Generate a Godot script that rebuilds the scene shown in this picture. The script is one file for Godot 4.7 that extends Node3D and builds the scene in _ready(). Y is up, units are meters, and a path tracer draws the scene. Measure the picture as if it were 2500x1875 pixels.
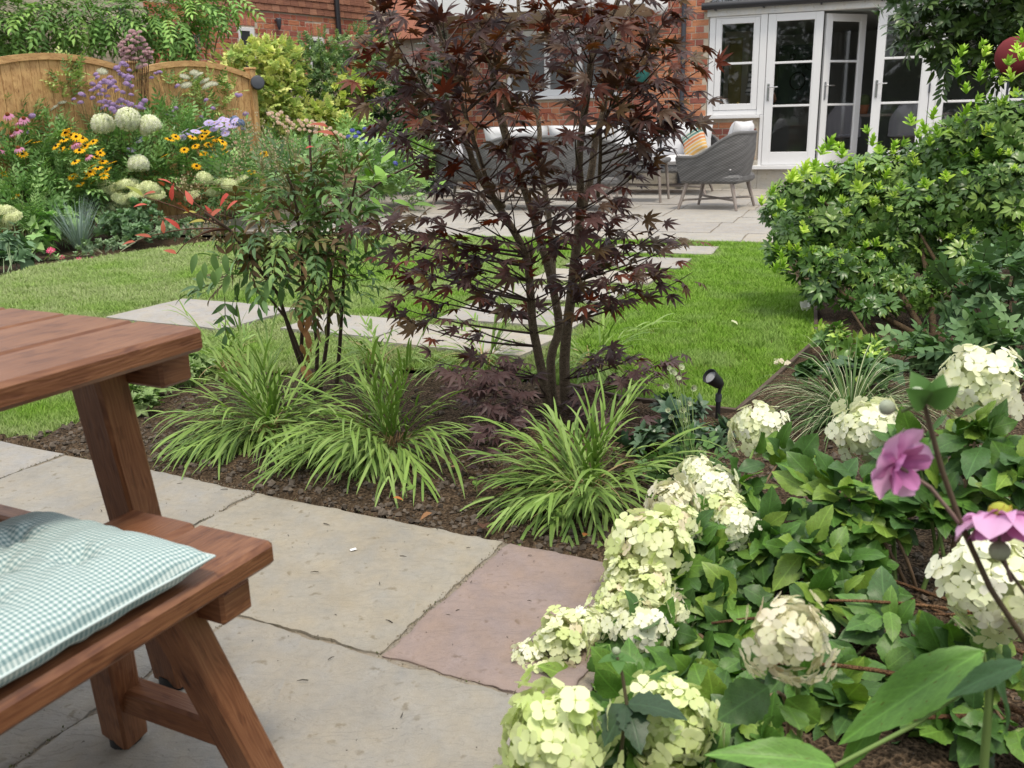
extends Node3D
# A garden seen across a paved terrace: a purple maple in its bed, lawn, patio with wicker seats, brick house.
# All coordinates in metres; x right, y up, -z away from the terrace.

var rng := RandomNumberGenerator.new()
var used := {}
var cache := {}
var M := {}
const TO := Vector3(0.233, 0, -2.05)      # corner of the terrace where paving meets the planting bed
const TA := -0.46775                       # the terrace grid is turned by 26.8 degrees
const HO := Vector3(3.73, 0, -13.87)      # foot of the house wall, left jamb of the garden doors
const HA := -0.35256                       # the house is turned by 20.2 degrees

func rf(a: float, b: float) -> float:
	return rng.randf_range(a, b)

func tw(s: float, h: float, t: float) -> Vector3:   # terrace grid -> world
	return TO + Vector3(s * 0.8926 + t * 0.4509, h, s * 0.4509 - t * 0.8926)

func hw(u: float, y: float, n: float) -> Vector3:   # house grid -> world
	return HO + Vector3(u * 0.93849 - n * 0.3453, y, u * 0.3453 + n * 0.93849)

# ---------------------------------------------------------------- mesh buffer
class MB:
	var v := PackedVector3Array()
	var n := PackedVector3Array()
	var c := PackedColorArray()
	var u := PackedVector2Array()
	var f := PackedInt32Array()
	func vert(p: Vector3, nn: Vector3, col := Color.WHITE, uv := Vector2.ZERO) -> int:
		v.append(p); n.append(nn); c.append(col); u.append(uv)
		return v.size() - 1
	func tri(a: int, b: int, d: int) -> void:
		var g := (v[d] - v[a]).cross(v[b] - v[a])
		if g.dot(n[a] + n[b] + n[d]) < 0.0:
			f.append(a); f.append(d); f.append(b)
		else:
			f.append(a); f.append(b); f.append(d)
	func quad(a: int, b: int, d: int, e: int) -> void:
		tri(a, b, d); tri(a, d, e)
	func face(pts: Array, col := Color.WHITE, uvs := []) -> void:   # flat polygon, any order; normal by first three points
		var g: Vector3 = (pts[2] - pts[0]).cross(pts[1] - pts[0]).normalized()
		var k := v.size()
		for i in pts.size():
			vert(pts[i], g, col, uvs[i] if uvs.size() else Vector2(pts[i].x + pts[i].z, pts[i].y))
		for i in range(1, pts.size() - 1):
			tri(k, k + i, k + i + 1)
	func add(t: MB, x: Transform3D, tint := Color.WHITE) -> void:
		var k := v.size()
		var b := x.basis.orthonormalized()
		for i in t.v.size():
			v.append(x * t.v[i]); n.append(b * t.n[i]); c.append(t.c[i] * tint); u.append(t.u[i])
		for i in t.f.size():
			f.append(t.f[i] + k)
	func smooth(flip := false) -> void:
		for i in n.size():
			n[i] = Vector3.ZERO
		for i in range(0, f.size(), 3):
			var g := (v[f[i + 2]] - v[f[i]]).cross(v[f[i + 1]] - v[f[i]])
			for k in 3:
				n[f[i + k]] += g
		for i in n.size():
			n[i] = n[i].normalized() * (-1.0 if flip else 1.0)
	func mesh(mat: Material = null) -> ArrayMesh:
		var a := []
		a.resize(Mesh.ARRAY_MAX)
		a[Mesh.ARRAY_VERTEX] = v
		a[Mesh.ARRAY_NORMAL] = n
		a[Mesh.ARRAY_COLOR] = c
		a[Mesh.ARRAY_TEX_UV] = u
		a[Mesh.ARRAY_INDEX] = f
		var m := ArrayMesh.new()
		m.add_surface_from_arrays(Mesh.PRIMITIVE_TRIANGLES, a)
		if mat:
			m.surface_set_material(0, mat)
		return m

func tube(b: MB, pts: Array, radii: Array, sides := 6, col := Color.WHITE, cap := true) -> void:
	var n := pts.size()
	var prev := Vector3.ZERO
	var start := b.v.size()
	var run := 0.0
	for i in n:
		var t: Vector3 = (pts[mini(i + 1, n - 1)] - pts[maxi(i - 1, 0)]).normalized()
		if prev == Vector3.ZERO:
			prev = t.cross(Vector3(0.31, 0.17, 0.93)).normalized()
		var x: Vector3 = (prev - t * prev.dot(t)).normalized()
		prev = x
		var y := t.cross(x)
		var r: float = radii[i] if i < radii.size() else radii[-1]
		if i > 0:
			run += (pts[i] - pts[i - 1]).length()
		for k in sides:
			var a := TAU * k / sides
			var d := x * cos(a) + y * sin(a)
			b.vert(pts[i] + d * r, d, col, Vector2(run, float(k) / sides))
	for i in n - 1:
		for k in sides:
			var p := start + i * sides + k
			var q := start + i * sides + (k + 1) % sides
			b.quad(p, q, q + sides, p + sides)
	if cap:
		for e in [0, n - 1]:
			var d: Vector3 = (pts[e] - pts[1 if e == 0 else n - 2]).normalized()
			var m := b.vert(pts[e], d, col)
			var k0 := b.v.size()
			for k in sides:
				b.vert(b.v[start + e * sides + k], d, col)
			for k in sides:
				b.tri(m, k0 + k, k0 + (k + 1) % sides)

func lathe(b: MB, prof: Array, sides := 16, col := Color.WHITE, at := Vector3.ZERO) -> void:
	var s := b.v.size()
	for i in prof.size():
		var p: Vector2 = prof[i]
		var q: Vector2 = prof[mini(i + 1, prof.size() - 1)] - prof[maxi(i - 1, 0)]
		var nr := Vector2(q.y, -q.x).normalized()
		for k in sides:
			var a := TAU * k / sides
			b.vert(at + Vector3(cos(a) * p.x, p.y, sin(a) * p.x), Vector3(cos(a) * nr.x, nr.y, sin(a) * nr.x), col, Vector2(float(k) / sides, p.y))
	for i in prof.size() - 1:
		for k in sides:
			var p := s + i * sides + k
			var q := s + i * sides + (k + 1) % sides
			b.quad(p, q, q + sides, p + sides)

func grid(nu: int, nv: int, fn: Callable, closed_u := false) -> MB:   # fn(i/nu, j/nv) -> Vector3; smooth normals
	var b := MB.new()
	for j in nv + 1:
		for i in nu + 1:
			b.vert(fn.call(float(i) / nu, float(j) / nv), Vector3.UP, Color.WHITE, Vector2(float(i) / nu, float(j) / nv))
	for j in nv:
		for i in nu:
			var a := j * (nu + 1) + i
			b.f.append_array([a, a + 1, a + nu + 2, a, a + nu + 2, a + nu + 1])
	b.smooth()
	if closed_u:
		for j in nv + 1:
			var p := j * (nu + 1)
			var g := (b.n[p] + b.n[p + nu]).normalized()
			b.n[p] = g
			b.n[p + nu] = g
	return b

func cbox_b(size: Vector3, bev: float, uo := Vector2.ZERO) -> MB:   # box with chamfered edges; u runs along its longest side, in metres
	var b := MB.new()
	var h := size * 0.5
	bev = minf(bev, minf(h.x, minf(h.y, h.z)) * 0.6)
	var lng := 0 if size.x >= size.y and size.x >= size.z else (1 if size.y >= size.z else 2)
	var uvf := func(p: Vector3, ax: int) -> Vector2:
		var o := [0, 1, 2]
		o.erase(ax)
		if o[1] == lng:
			o.reverse()
		return Vector2(p[o[0]], p[o[1]] + ax * 0.13) + uo
	var corner := func(sx: int, sy: int, sz: int, ax: int) -> Vector3:
		var s := Vector3(sx, sy, sz)
		var p := Vector3(sx * h.x, sy * h.y, sz * h.z)
		for k in 3:
			if k != ax:
				p[k] -= s[k] * bev
		return p
	for ax in 3:
		for sg in [-1, 1]:
			var pts := []
			for q in [[-1, -1], [1, -1], [1, 1], [-1, 1]]:
				var s := [0, 0, 0]
				s[ax] = sg
				s[(ax + 1) % 3] = q[0]
				s[(ax + 2) % 3] = q[1]
				pts.append(corner.call(s[0], s[1], s[2], ax))
			var nn := Vector3.ZERO
			nn[ax] = sg
			var k0 := b.v.size()
			for p in pts:
				b.vert(p, nn, Color.WHITE, uvf.call(p, ax))
			b.quad(k0, k0 + 1, k0 + 2, k0 + 3)
	for ax in 3:      # edge strips, along axis ax
		var a1 := (ax + 1) % 3
		var a2 := (ax + 2) % 3
		for s1 in [-1, 1]:
			for s2 in [-1, 1]:
				var nn := Vector3.ZERO
				nn[a1] = s1
				nn[a2] = s2
				nn = nn.normalized()
				var k0 := b.v.size()
				for q in [[-1, a1], [1, a1], [1, a2], [-1, a2]]:
					var s := [0, 0, 0]
					s[ax] = q[0]
					s[a1] = s1
					s[a2] = s2
					var p: Vector3 = corner.call(s[0], s[1], s[2], q[1])
					b.vert(p, nn, Color.WHITE, uvf.call(p, a1 if ax == lng or a1 != lng else a2))
				b.quad(k0, k0 + 1, k0 + 2, k0 + 3)
	for sx in [-1, 1]:
		for sy in [-1, 1]:
			for sz in [-1, 1]:
				var nn := Vector3(sx, sy, sz).normalized()
				var k0 := b.v.size()
				for ax in 3:
					var p: Vector3 = corner.call(sx, sy, sz, ax)
					b.vert(p, nn, Color.WHITE, uvf.call(p, ax))
				b.tri(k0, k0 + 1, k0 + 2)
	return b

func cbox(size: Vector3, bev := 0.004, uo := Vector2.ZERO) -> ArrayMesh:
	var key := [size, bev, uo]
	if not cache.has(key):
		cache[key] = cbox_b(size, bev, uo).mesh()
	return cache[key]

func aim(dir: Vector3, up := Vector3.UP, s := 1.0) -> Basis:
	var z := dir.normalized()
	var x := up.cross(z)
	if x.length() < 0.01:
		x = Vector3(0.9, 0.1, 0.3).cross(z)
	x = x.normalized()
	return Basis(x * s, z.cross(x) * s, z * s)

func rdir() -> Vector3:
	var y := rf(-1, 1)
	var a := rf(0, TAU)
	return Vector3(sqrt(1 - y * y) * cos(a), y, sqrt(1 - y * y) * sin(a))

func curve(a: Vector3, m: Vector3, b: Vector3, n := 6) -> Array:   # quadratic curve through control m
	var out := []
	for i in n + 1:
		var t := float(i) / n
		out.append(a.lerp(m, t).lerp(m.lerp(b, t), t))
	return out

func taper(r0: float, r1: float, n: int) -> Array:
	var out := []
	for i in n:
		out.append(lerpf(r0, r1, float(i) / (n - 1)))
	return out

# ---------------------------------------------------------------- nodes
func numbered(called: String) -> String:
	var k: int = used.get(called, 0)
	used[called] = k + 1
	return called if k == 0 else "%s_%03d" % [called, k]

func tag(o: Node, label: String, category := "", group := "", kind := "") -> Node:
	if label: o.set_meta("label", label)
	if category: o.set_meta("category", category)
	if group: o.set_meta("group", group)
	if kind: o.set_meta("kind", kind)
	return o

func thing(called: String, label: String, category: String, at := Vector3.ZERO, turn := 0.0, group := "") -> Node3D:
	var o := Node3D.new()
	o.name = numbered(called)
	add_child(o)
	o.position = at
	o.rotation.y = turn
	tag(o, label, category, group)
	return o

func part(parent: Node, called: String, m: Mesh, mt: Material = null, xf := Transform3D()) -> MeshInstance3D:
	var o := MeshInstance3D.new()
	o.name = called
	o.mesh = m
	if mt:
		o.material_override = mt
	o.transform = xf
	parent.add_child(o, true)
	return o

func struct(called: String, m: Mesh = null, mt: Material = null) -> Node3D:
	var o: Node3D
	if m:
		o = MeshInstance3D.new()
		o.mesh = m
		if mt:
			o.material_override = mt
	else:
		o = Node3D.new()
	o.name = numbered(called)
	add_child(o)
	o.set_meta("kind", "structure")
	return o

func many(parent: Node, called: String, m: Mesh, mt: Material, xfs: Array, cols := [], kind := "stuff") -> MultiMeshInstance3D:
	var mm := MultiMesh.new()
	mm.transform_format = MultiMesh.TRANSFORM_3D
	mm.use_colors = cols.size() > 0
	mm.mesh = m
	mm.instance_count = xfs.size()
	for i in xfs.size():
		mm.set_instance_transform(i, xfs[i])
		if cols.size():
			mm.set_instance_color(i, cols[i])
	var o := MultiMeshInstance3D.new()
	o.name = called
	o.multimesh = mm
	o.material_override = mt
	parent.add_child(o, true)
	if kind:
		o.set_meta("kind", kind)
	return o

func box(parent: Node, called: String, lo: Vector3, hi: Vector3, mt: Material, bev := 0.004) -> MeshInstance3D:
	return part(parent, called, cbox((hi - lo).abs(), bev), mt, Transform3D(Basis(), (lo + hi) * 0.5))

func rod(parent: Node, called: String, pts: Array, radii: Array, mt: Material, sides := 6, col := Color.WHITE) -> MeshInstance3D:
	var b := MB.new()
	tube(b, pts, radii, sides, col)
	return part(parent, called, b.mesh(), mt)

# ---------------------------------------------------------------- materials
func mat(col: Color, rough := 0.8, spec := 0.5) -> StandardMaterial3D:    # col is a linear base colour
	var m := StandardMaterial3D.new()
	m.albedo_color = col.linear_to_srgb()
	m.roughness = rough
	m.metallic_specular = spec
	return m

func tinted(rough := 0.6, back := Color.BLACK, spec := 0.5) -> StandardMaterial3D:   # colour from the vertices
	var m := StandardMaterial3D.new()
	m.vertex_color_use_as_albedo = true
	m.roughness = rough
	m.metallic_specular = spec
	if back != Color.BLACK:
		m.backlight_enabled = true
		m.backlight = back.linear_to_srgb()
	return m

func noise_image(w: int, h: int, fn: Callable) -> ImageTexture:
	var im := Image.create(w, h, false, Image.FORMAT_RGB8)
	for y in h:
		for x in w:
			im.set_pixel(x, y, fn.call(x, y))
	return ImageTexture.create_from_image(im)

func fnl(sd: int, freq: float, oct := 4) -> FastNoiseLite:
	var n := FastNoiseLite.new()
	n.seed = sd
	n.frequency = freq
	n.fractal_octaves = oct
	n.noise_type = FastNoiseLite.TYPE_SIMPLEX_SMOOTH
	return n

func torus(n: FastNoiseLite, x: float, y: float, w: float, h: float) -> float:   # noise that repeats over w by h
	var a := n.get_noise_2d(x, y)
	var b := n.get_noise_2d(x - w, y)
	var c := n.get_noise_2d(x, y - h)
	var d := n.get_noise_2d(x - w, y - h)
	var fx := x / w
	var fy := y / h
	var r := lerpf(lerpf(a, b, fx), lerpf(c, d, fx), fy)
	return r / sqrt((fx * fx + (1 - fx) * (1 - fx)) * (fy * fy + (1 - fy) * (1 - fy)))

func tri_map(m: StandardMaterial3D, tex: Texture2D, bump: Texture2D, scale: float, depth: float, off := Vector3.ZERO) -> StandardMaterial3D:
	m.albedo_texture = tex
	m.uv1_triplanar = true
	m.uv1_world_triplanar = true
	m.uv1_scale = Vector3.ONE * scale
	m.uv1_offset = off
	if bump:
		m.heightmap_enabled = true
		m.heightmap_texture = bump
		m.heightmap_scale = depth
	return m


func _ready() -> void:
	rng.seed = 20240817
	# ---- camera, sky, sun, exposure
	var cam := Camera3D.new()
	cam.name = "camera"
	cam.fov = 45.55
	cam.near = 0.05
	cam.far = 200.0
	cam.transform = Transform3D(Basis(Vector3.RIGHT, deg_to_rad(-16.03)) * Basis(Vector3.BACK, deg_to_rad(-1.34)), Vector3(0, 1.05, 0))
	add_child(cam)
	cam.current = true
	var lens := CameraAttributesPhysical.new()
	lens.frustum_focal_length = 28.58
	lens.frustum_focus_distance = 3.6
	lens.frustum_near = 0.05
	lens.frustum_far = 200.0
	lens.exposure_aperture = 7.5
	cam.attributes = lens
	cam.fov = 45.55
	var env := Environment.new()
	env.background_mode = Environment.BG_SKY
	var sky := Sky.new()
	var sm := ProceduralSkyMaterial.new()
	sm.sky_top_color = Color(0.95, 0.965, 0.99)
	sm.sky_horizon_color = Color(0.70, 0.71, 0.72)
	sm.sky_curve = 0.45
	sm.sky_energy_multiplier = 1.0
	sm.ground_bottom_color = Color(0.30, 0.30, 0.26)
	sm.ground_horizon_color = Color(0.45, 0.46, 0.42)
	sm.sun_angle_max = 1.0
	sky.sky_material = sm
	env.sky = sky
	env.background_energy_multiplier = 1.0
	env.tonemap_mode = Environment.TONE_MAPPER_LINEAR
	env.tonemap_exposure = 1.8
	env.sdfgi_enabled = true
	env.ssao_enabled = true
	env.ssil_enabled = true
	var we := WorldEnvironment.new()
	we.name = "world_environment"
	we.environment = env
	add_child(we)
	var sun := DirectionalLight3D.new()
	sun.name = "sun"
	sun.light_energy = 0.5
	sun.light_angular_distance = 10.0
	sun.light_color = Color(1.0, 0.955, 0.88)
	sun.shadow_enabled = true
	add_child(sun)
	sun.look_at_from_position(Vector3(1.2, 9.0, 3.2), Vector3.ZERO)
	make_materials()
	make_ground()
	make_terrace()
	make_patio()
	make_stepping_stones()
	make_lawn()
	make_house()
	make_neighbour()
	make_fence()
	make_wicker()
	make_patio_things()
	make_picnic_set()
	make_maple()
	make_bed_plants()
	make_nandina()
	make_choisya()
	make_right_bed()
	make_hydrangeas()
	make_anemones()
	make_climbers()
	make_border()
	make_litter()
	make_surroundings()

func make_materials() -> void:
	var n1 := fnl(3, 0.012, 5)
	var n2 := fnl(9, 0.05, 4)
	var n3 := fnl(14, 0.004, 3)
	var n4 := fnl(19, 0.35, 2)
	# riven stone: a near-grey mottle, tinted per slab, and its layered relief
	M.stone_tex = noise_image(512, 512, func(x: int, y: int):
		var a := torus(n1, x, y, 512, 512)
		var b := torus(n2, x, y, 512, 512)
		var d := torus(n3, x, y * 0.6, 512, 307.2)
		var k := 0.88 + 0.03 * a + 0.03 * b + 0.055 * d + 0.06 * torus(n4, x, y, 512, 512)
		var w := 0.03 * torus(n1, x + 200, y * 0.7, 712, 358.4)
		var st := smoothstep(0.30, 0.62, torus(n2, x * 0.6 + 90, y * 0.6, 397.2, 307.2)) * smoothstep(-0.1, 0.4, a)
		k -= 0.16 * st
		return Color(clampf(k + w + 0.02 * st, 0, 1), clampf(k + 0.3 * w, 0, 1), clampf(k - w - 0.04 * st, 0, 1)))
	M.stone_bump = noise_image(512, 512, func(x: int, y: int):
		var a := torus(n1, x * 0.45, y * 1.3, 230.4, 665.6) * 1.7 + 0.25 * torus(n3, x, y, 512, 512)
		var st := floorf(a * 2.5) / 2.5 + smoothstep(0.9, 1.0, a * 2.5 - floorf(a * 2.5)) / 2.5
		var k := clampf(0.5 + 0.34 * st + 0.05 * torus(n2, x, y, 512, 512) + 0.04 * torus(n4, x, y, 512, 512), 0, 1)
		return Color(k, k, k))
	var stones := {tan = Color(0.368, 0.335, 0.275), grey = Color(0.343, 0.318, 0.275), buff = Color(0.387, 0.343, 0.279), pink = Color(0.325, 0.252, 0.225), blue = Color(0.352, 0.331, 0.301), pale = Color(0.439, 0.413, 0.374), pale_b = Color(0.409, 0.383, 0.353), pale_c = Color(0.457, 0.418, 0.365)}
	var k := 0
	for key in stones:
		var m := mat(stones[key], 0.82, 0.4)
		k += 1
		M["stone_" + key] = tri_map(m, M.stone_tex, M.stone_bump, 1.6, 0.75, Vector3(k * 0.37, k * 0.21, k * 0.53))
	M.mortar = tri_map(mat(Color(0.34, 0.295, 0.235), 0.95, 0.2), M.stone_tex, M.stone_bump, 6.0, 0.8)
	M.plinth = tri_map(mat(Color(0.58, 0.54, 0.47), 0.9, 0.3), M.stone_tex, M.stone_bump, 1.1, 1.0)
	# soil
	var s1 := fnl(21, 0.09, 4)
	var s2 := fnl(22, 0.02, 3)
	M.soil_tex = noise_image(512, 512, func(x: int, y: int):
		var k2 := clampf(0.70 + 0.50 * torus(s1, x, y, 512, 512) + 0.2 * torus(s2, x, y, 512, 512), 0.12, 1.0)
		return Color(k2, k2 * 0.93, k2 * 0.84))
	M.soil = tri_map(mat(Color(0.165, 0.136, 0.11), 0.97, 0.2), M.soil_tex, M.soil_tex, 1.6, 2.0)
	M.clod = tinted(0.98, Color.BLACK, 0.15)
	# timber: grain runs along u
	var g1 := fnl(31, 0.02, 3)
	var g2 := fnl(33, 0.16, 2)
	M.grain = noise_image(512, 256, func(x: int, y: int):
		var warp := torus(g1, x * 0.35, y, 179.2, 256) * 16.0
		for q in [[90.0, 60.0], [330.0, 190.0], [430.0, 100.0]]:
			var dx: float = (x - q[0]) / 34.0
			var dy: float = (y - q[1]) / 13.0
			warp += 9.0 * exp(-dx * dx - dy * dy) * signf(dy + 0.01)
		var yy := y + warp
		var ring := 0.5 + 0.5 * sin(yy * 0.98)
		var fine := torus(g2, x * 0.06, y * 1.4, 30.72, 358.4)
		var k3 := 0.82 + 0.10 * ring + 0.11 * fine + 0.10 * torus(g1, x * 0.5, y * 0.5, 256, 128)
		for q in [[90.0, 60.0], [330.0, 190.0], [430.0, 100.0]]:
			var dx: float = (x - q[0]) / 7.0
			var dy: float = (y - q[1]) / 4.5
			k3 -= 0.35 * exp(-dx * dx - dy * dy)
		k3 -= 0.10 * smoothstep(0.15, 0.5, torus(g1, x * 1.3 + 60, y * 1.6, 725.6, 409.6))
		k3 = clampf(k3, 0.15, 1.0)
		return Color(k3, k3 * k3 * 0.35 + k3 * 0.65, k3 * k3 * 0.5 + k3 * 0.5))
	for w in [["wood", Color(0.235, 0.104, 0.047), 0.45, 0.18], ["fence_wood", Color(0.70, 0.46, 0.21), 0.75, 0.2], ["grey_wood", Color(0.36, 0.34, 0.32), 0.7, 0.2], ["edge_wood", Color(0.11, 0.085, 0.065), 0.9, 0.3]]:
		var m := mat(w[1], w[2], 0.45)
		m.albedo_texture = M.grain
		m.uv1_scale = Vector3(1.0, 4.0, 1)
		m.heightmap_enabled = true
		m.heightmap_texture = M.grain
		m.heightmap_scale = w[3]
		M[w[0]] = m
	# brick
	M.brick = tri_map(tinted(0.9, Color.BLACK, 0.3), M.stone_tex, M.stone_bump, 3.1, 0.8)
	M.brick_mortar = tri_map(mat(Color(0.66, 0.57, 0.46), 0.95, 0.2), M.stone_tex, M.stone_bump, 4.0, 0.6)
	M.render_wall = tri_map(mat(Color(0.75, 0.70, 0.62), 0.9, 0.3), M.stone_tex, null, 0.8, 0.0)
	M.white = mat(Color(0.72, 0.72, 0.73), 0.38)
	M.white_old = tri_map(mat(Color(0.84, 0.83, 0.81), 0.5), M.stone_tex, null, 0.9, 0.0)
	M.tan_soffit = mat(Color(0.42, 0.33, 0.24), 0.8)
	M.black = mat(Color(0.018, 0.018, 0.022), 0.38)
	M.rubber = mat(Color(0.015, 0.015, 0.015), 0.7)
	M.charcoal = mat(Color(0.045, 0.05, 0.065), 0.5)
	M.steel = mat(Color(0.55, 0.55, 0.56), 0.25)
	M.steel.metallic = 1.0
	M.glass = mat(Color(0.9, 0.95, 0.95), 0.02)
	M.glass.transparency = BaseMaterial3D.TRANSPARENCY_ALPHA
	M.glass.albedo_color = Color(0.02, 0.03, 0.03, 0.03)
	M.cushion_grey = mat(Color(0.62, 0.62, 0.64), 0.95, 0.2)
	M.chair_grey = mat(Color(0.20, 0.20, 0.225), 0.95, 0.2)
	M.terracotta = tri_map(mat(Color(0.45, 0.19, 0.10), 0.85, 0.3), M.stone_tex, null, 3.0, 0.0)
	M.teal = mat(Color(0.02, 0.17, 0.15), 0.35)
	M.room = mat(Color(0.27, 0.29, 0.28), 0.9)
	M.floor_wood = mat(Color(0.20, 0.13, 0.08), 0.5)
	# wicker: flat strands over and under round stakes
	M.wicker_tex = noise_image(128, 128, func(x: int, y: int):
		var row := int(y / 8.0)
		var ph := (x / 16.0 + (row % 2)) * PI
		var over := 0.5 + 0.5 * cos(ph)
		var edge := 1.0 - absf((int(y) % 8) - 3.5) / 4.0
		var k4 := clampf(0.66 + 0.27 * over * edge + 0.05 * sin(row * 7.3 + x * 0.05), 0, 1)
		return Color(k4, k4, k4 * 1.02))
	M.wicker = mat(Color(0.235, 0.23, 0.222), 0.6)
	M.wicker.albedo_texture = M.wicker_tex
	M.wicker.heightmap_enabled = true
	M.wicker.heightmap_texture = M.wicker_tex
	M.wicker.heightmap_scale = 0.4
	M.wicker.uv1_scale = Vector3(4, 4, 1)
	# gingham cloth
	M.gingham_tex = noise_image(128, 128, func(x: int, y: int):
		var hx := 1.0 if (int(x) / 32) % 2 == 0 else 0.0
		var hy := 1.0 if (int(y) / 32) % 2 == 0 else 0.0
		var thread := 0.03 * sin(x * PI / 2.0) * sin(y * PI / 2.0) + 0.02 * sin(x * 12.9 + y * 78.2)
		var a := (hx + hy) * 0.5
		var base := Color(0.90, 0.93, 0.915).lerp(Color(0.52, 0.625, 0.635), a)
		return Color(base.r + thread, base.g + thread, base.b + thread))
	M.gingham = mat(Color(0.70, 0.74, 0.74), 0.95, 0.15)
	M.gingham.albedo_texture = M.gingham_tex
	M.gingham.rim_enabled = true
	M.gingham.rim = 0.2
	M.gingham.uv1_scale = Vector3(29, 29, 1)
	M.stripe_tex = noise_image(64, 64, func(_x: int, y: int):
		if y % 8 < 3:
			return Color(0.85, 0.82, 0.76)
		return Color(0.88, 0.70, 0.42) if y < 24 else (Color(0.84, 0.55, 0.38) if y < 40 else Color(0.38, 0.56, 0.54)))
	M.stripe = mat(Color(0.8, 0.8, 0.8), 0.95, 0.15)
	M.stripe.albedo_texture = M.stripe_tex
	# plants
	M.leaf = tinted(0.55, Color(0.28, 0.38, 0.11), 0.36)
	M.gloss = tinted(0.33, Color(0.22, 0.30, 0.08), 0.45)
	M.matt = tinted(0.75, Color(0.32, 0.42, 0.17), 0.25)
	M.maple_leaf = tinted(0.45, Color(0.60, 0.26, 0.10), 0.4)
	M.petal = tinted(0.7, Color(0.55, 0.55, 0.46), 0.25)
	M.stem = tinted(0.75, Color.BLACK, 0.3)
	M.bark = tri_map(tinted(0.85, Color.BLACK, 0.3), M.soil_tex, M.soil_tex, 5.0, 0.5)
	var vn := fnl(41, 0.02, 3)
	var vein := noise_image(128, 128, func(x: int, y: int):
		var sx: float = (x - 64.0) / 64.0
		var cx := absf(sx)
		var ty: float = y / 128.0
		var q := fposmod(ty * 6.5 - cx * 1.5 - cx * cx * 1.2 + (0.4 if sx > 0 else 0.0) + 0.12 * vn.get_noise_2d(x, y), 1.0)
		var line := exp(-pow((q - 0.5) / 0.07, 2.0)) * (1.0 - 0.75 * cx)
		var mid := exp(-pow(cx / 0.045, 2.0))
		var net := vn.get_noise_2d(x * 9.0, y * 9.0)
		var k5 := clampf(0.83 + 0.17 * maxf(line * 0.55, mid) + 0.07 * net + 0.06 * vn.get_noise_2d(x * 2.0 + 300, y * 2.0), 0, 1)
		var spot := smoothstep(0.52, 0.62, vn.get_noise_2d(x * 5.0 + 900, y * 5.0))
		return Color(k5, k5, k5 * 0.95).lerp(Color(0.75, 0.5, 0.3), spot * 0.7))
	M.veined = tinted(0.42, Color(0.28, 0.38, 0.11), 0.42)
	M.veined.albedo_texture = vein
	M.veined.heightmap_enabled = true
	M.veined.heightmap_texture = vein
	M.veined.heightmap_scale = 0.12


# ---------------------------------------------------------------- ground
var bed_noise: FastNoiseLite
var lawn_poly := PackedVector2Array([Vector2(-1.72, -3.12), Vector2(-1.66, -3.36), Vector2(-1.50, -3.66), Vector2(-1.22, -4.0), Vector2(-0.55, -4.02), Vector2(-0.10, -3.92), Vector2(0.16, -3.72), Vector2(0.42, -3.44), Vector2(0.821, -3.241),
	Vector2(1.14, -3.77), Vector2(1.462, -4.304), Vector2(1.75, -5.2), Vector2(1.95, -6.4), Vector2(2.09, -7.19), Vector2(2.243, -7.855), Vector2(0.60, -8.46), Vector2(-0.72, -8.93), Vector2(-1.6, -9.3), Vector2(-2.35, -9.2),
	Vector2(-2.96, -8.73), Vector2(-3.45, -8.12), Vector2(-3.86, -7.47), Vector2(-3.90, -6.85), Vector2(-4.3, -6.3), Vector2(-5.2, -5.6), Vector2(-4.64, -4.48)])

func in_lawn(p: Vector3) -> bool:
	return Geometry2D.is_point_in_polygon(Vector2(p.x, p.z), lawn_poly)

func st(p: Vector3) -> Vector2:
	var q := p - TO
	return Vector2(q.x * 0.8926 + q.z * 0.4509, q.x * 0.4509 - q.z * 0.8926)

func on_paving(p: Vector3) -> bool:
	var q := st(p)
	return q.y < 0.0 and q.x < 0.13

func soil_h(p: Vector3) -> float:
	return -0.012 + 0.022 * bed_noise.get_noise_2d(p.x * 60, p.z * 60) + 0.02 * bed_noise.get_noise_2d(p.x * 9 + 50, p.z * 9)

func poly_sheet(poly: PackedVector2Array, y: float) -> MB:
	var b := MB.new()
	for p in poly:
		b.vert(Vector3(p.x, y, p.y), Vector3.UP, Color.WHITE, p)
	var ids := Geometry2D.triangulate_polygon(poly)
	for i in range(0, ids.size(), 3):
		b.tri(ids[i], ids[i + 1], ids[i + 2])
	return b

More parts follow.
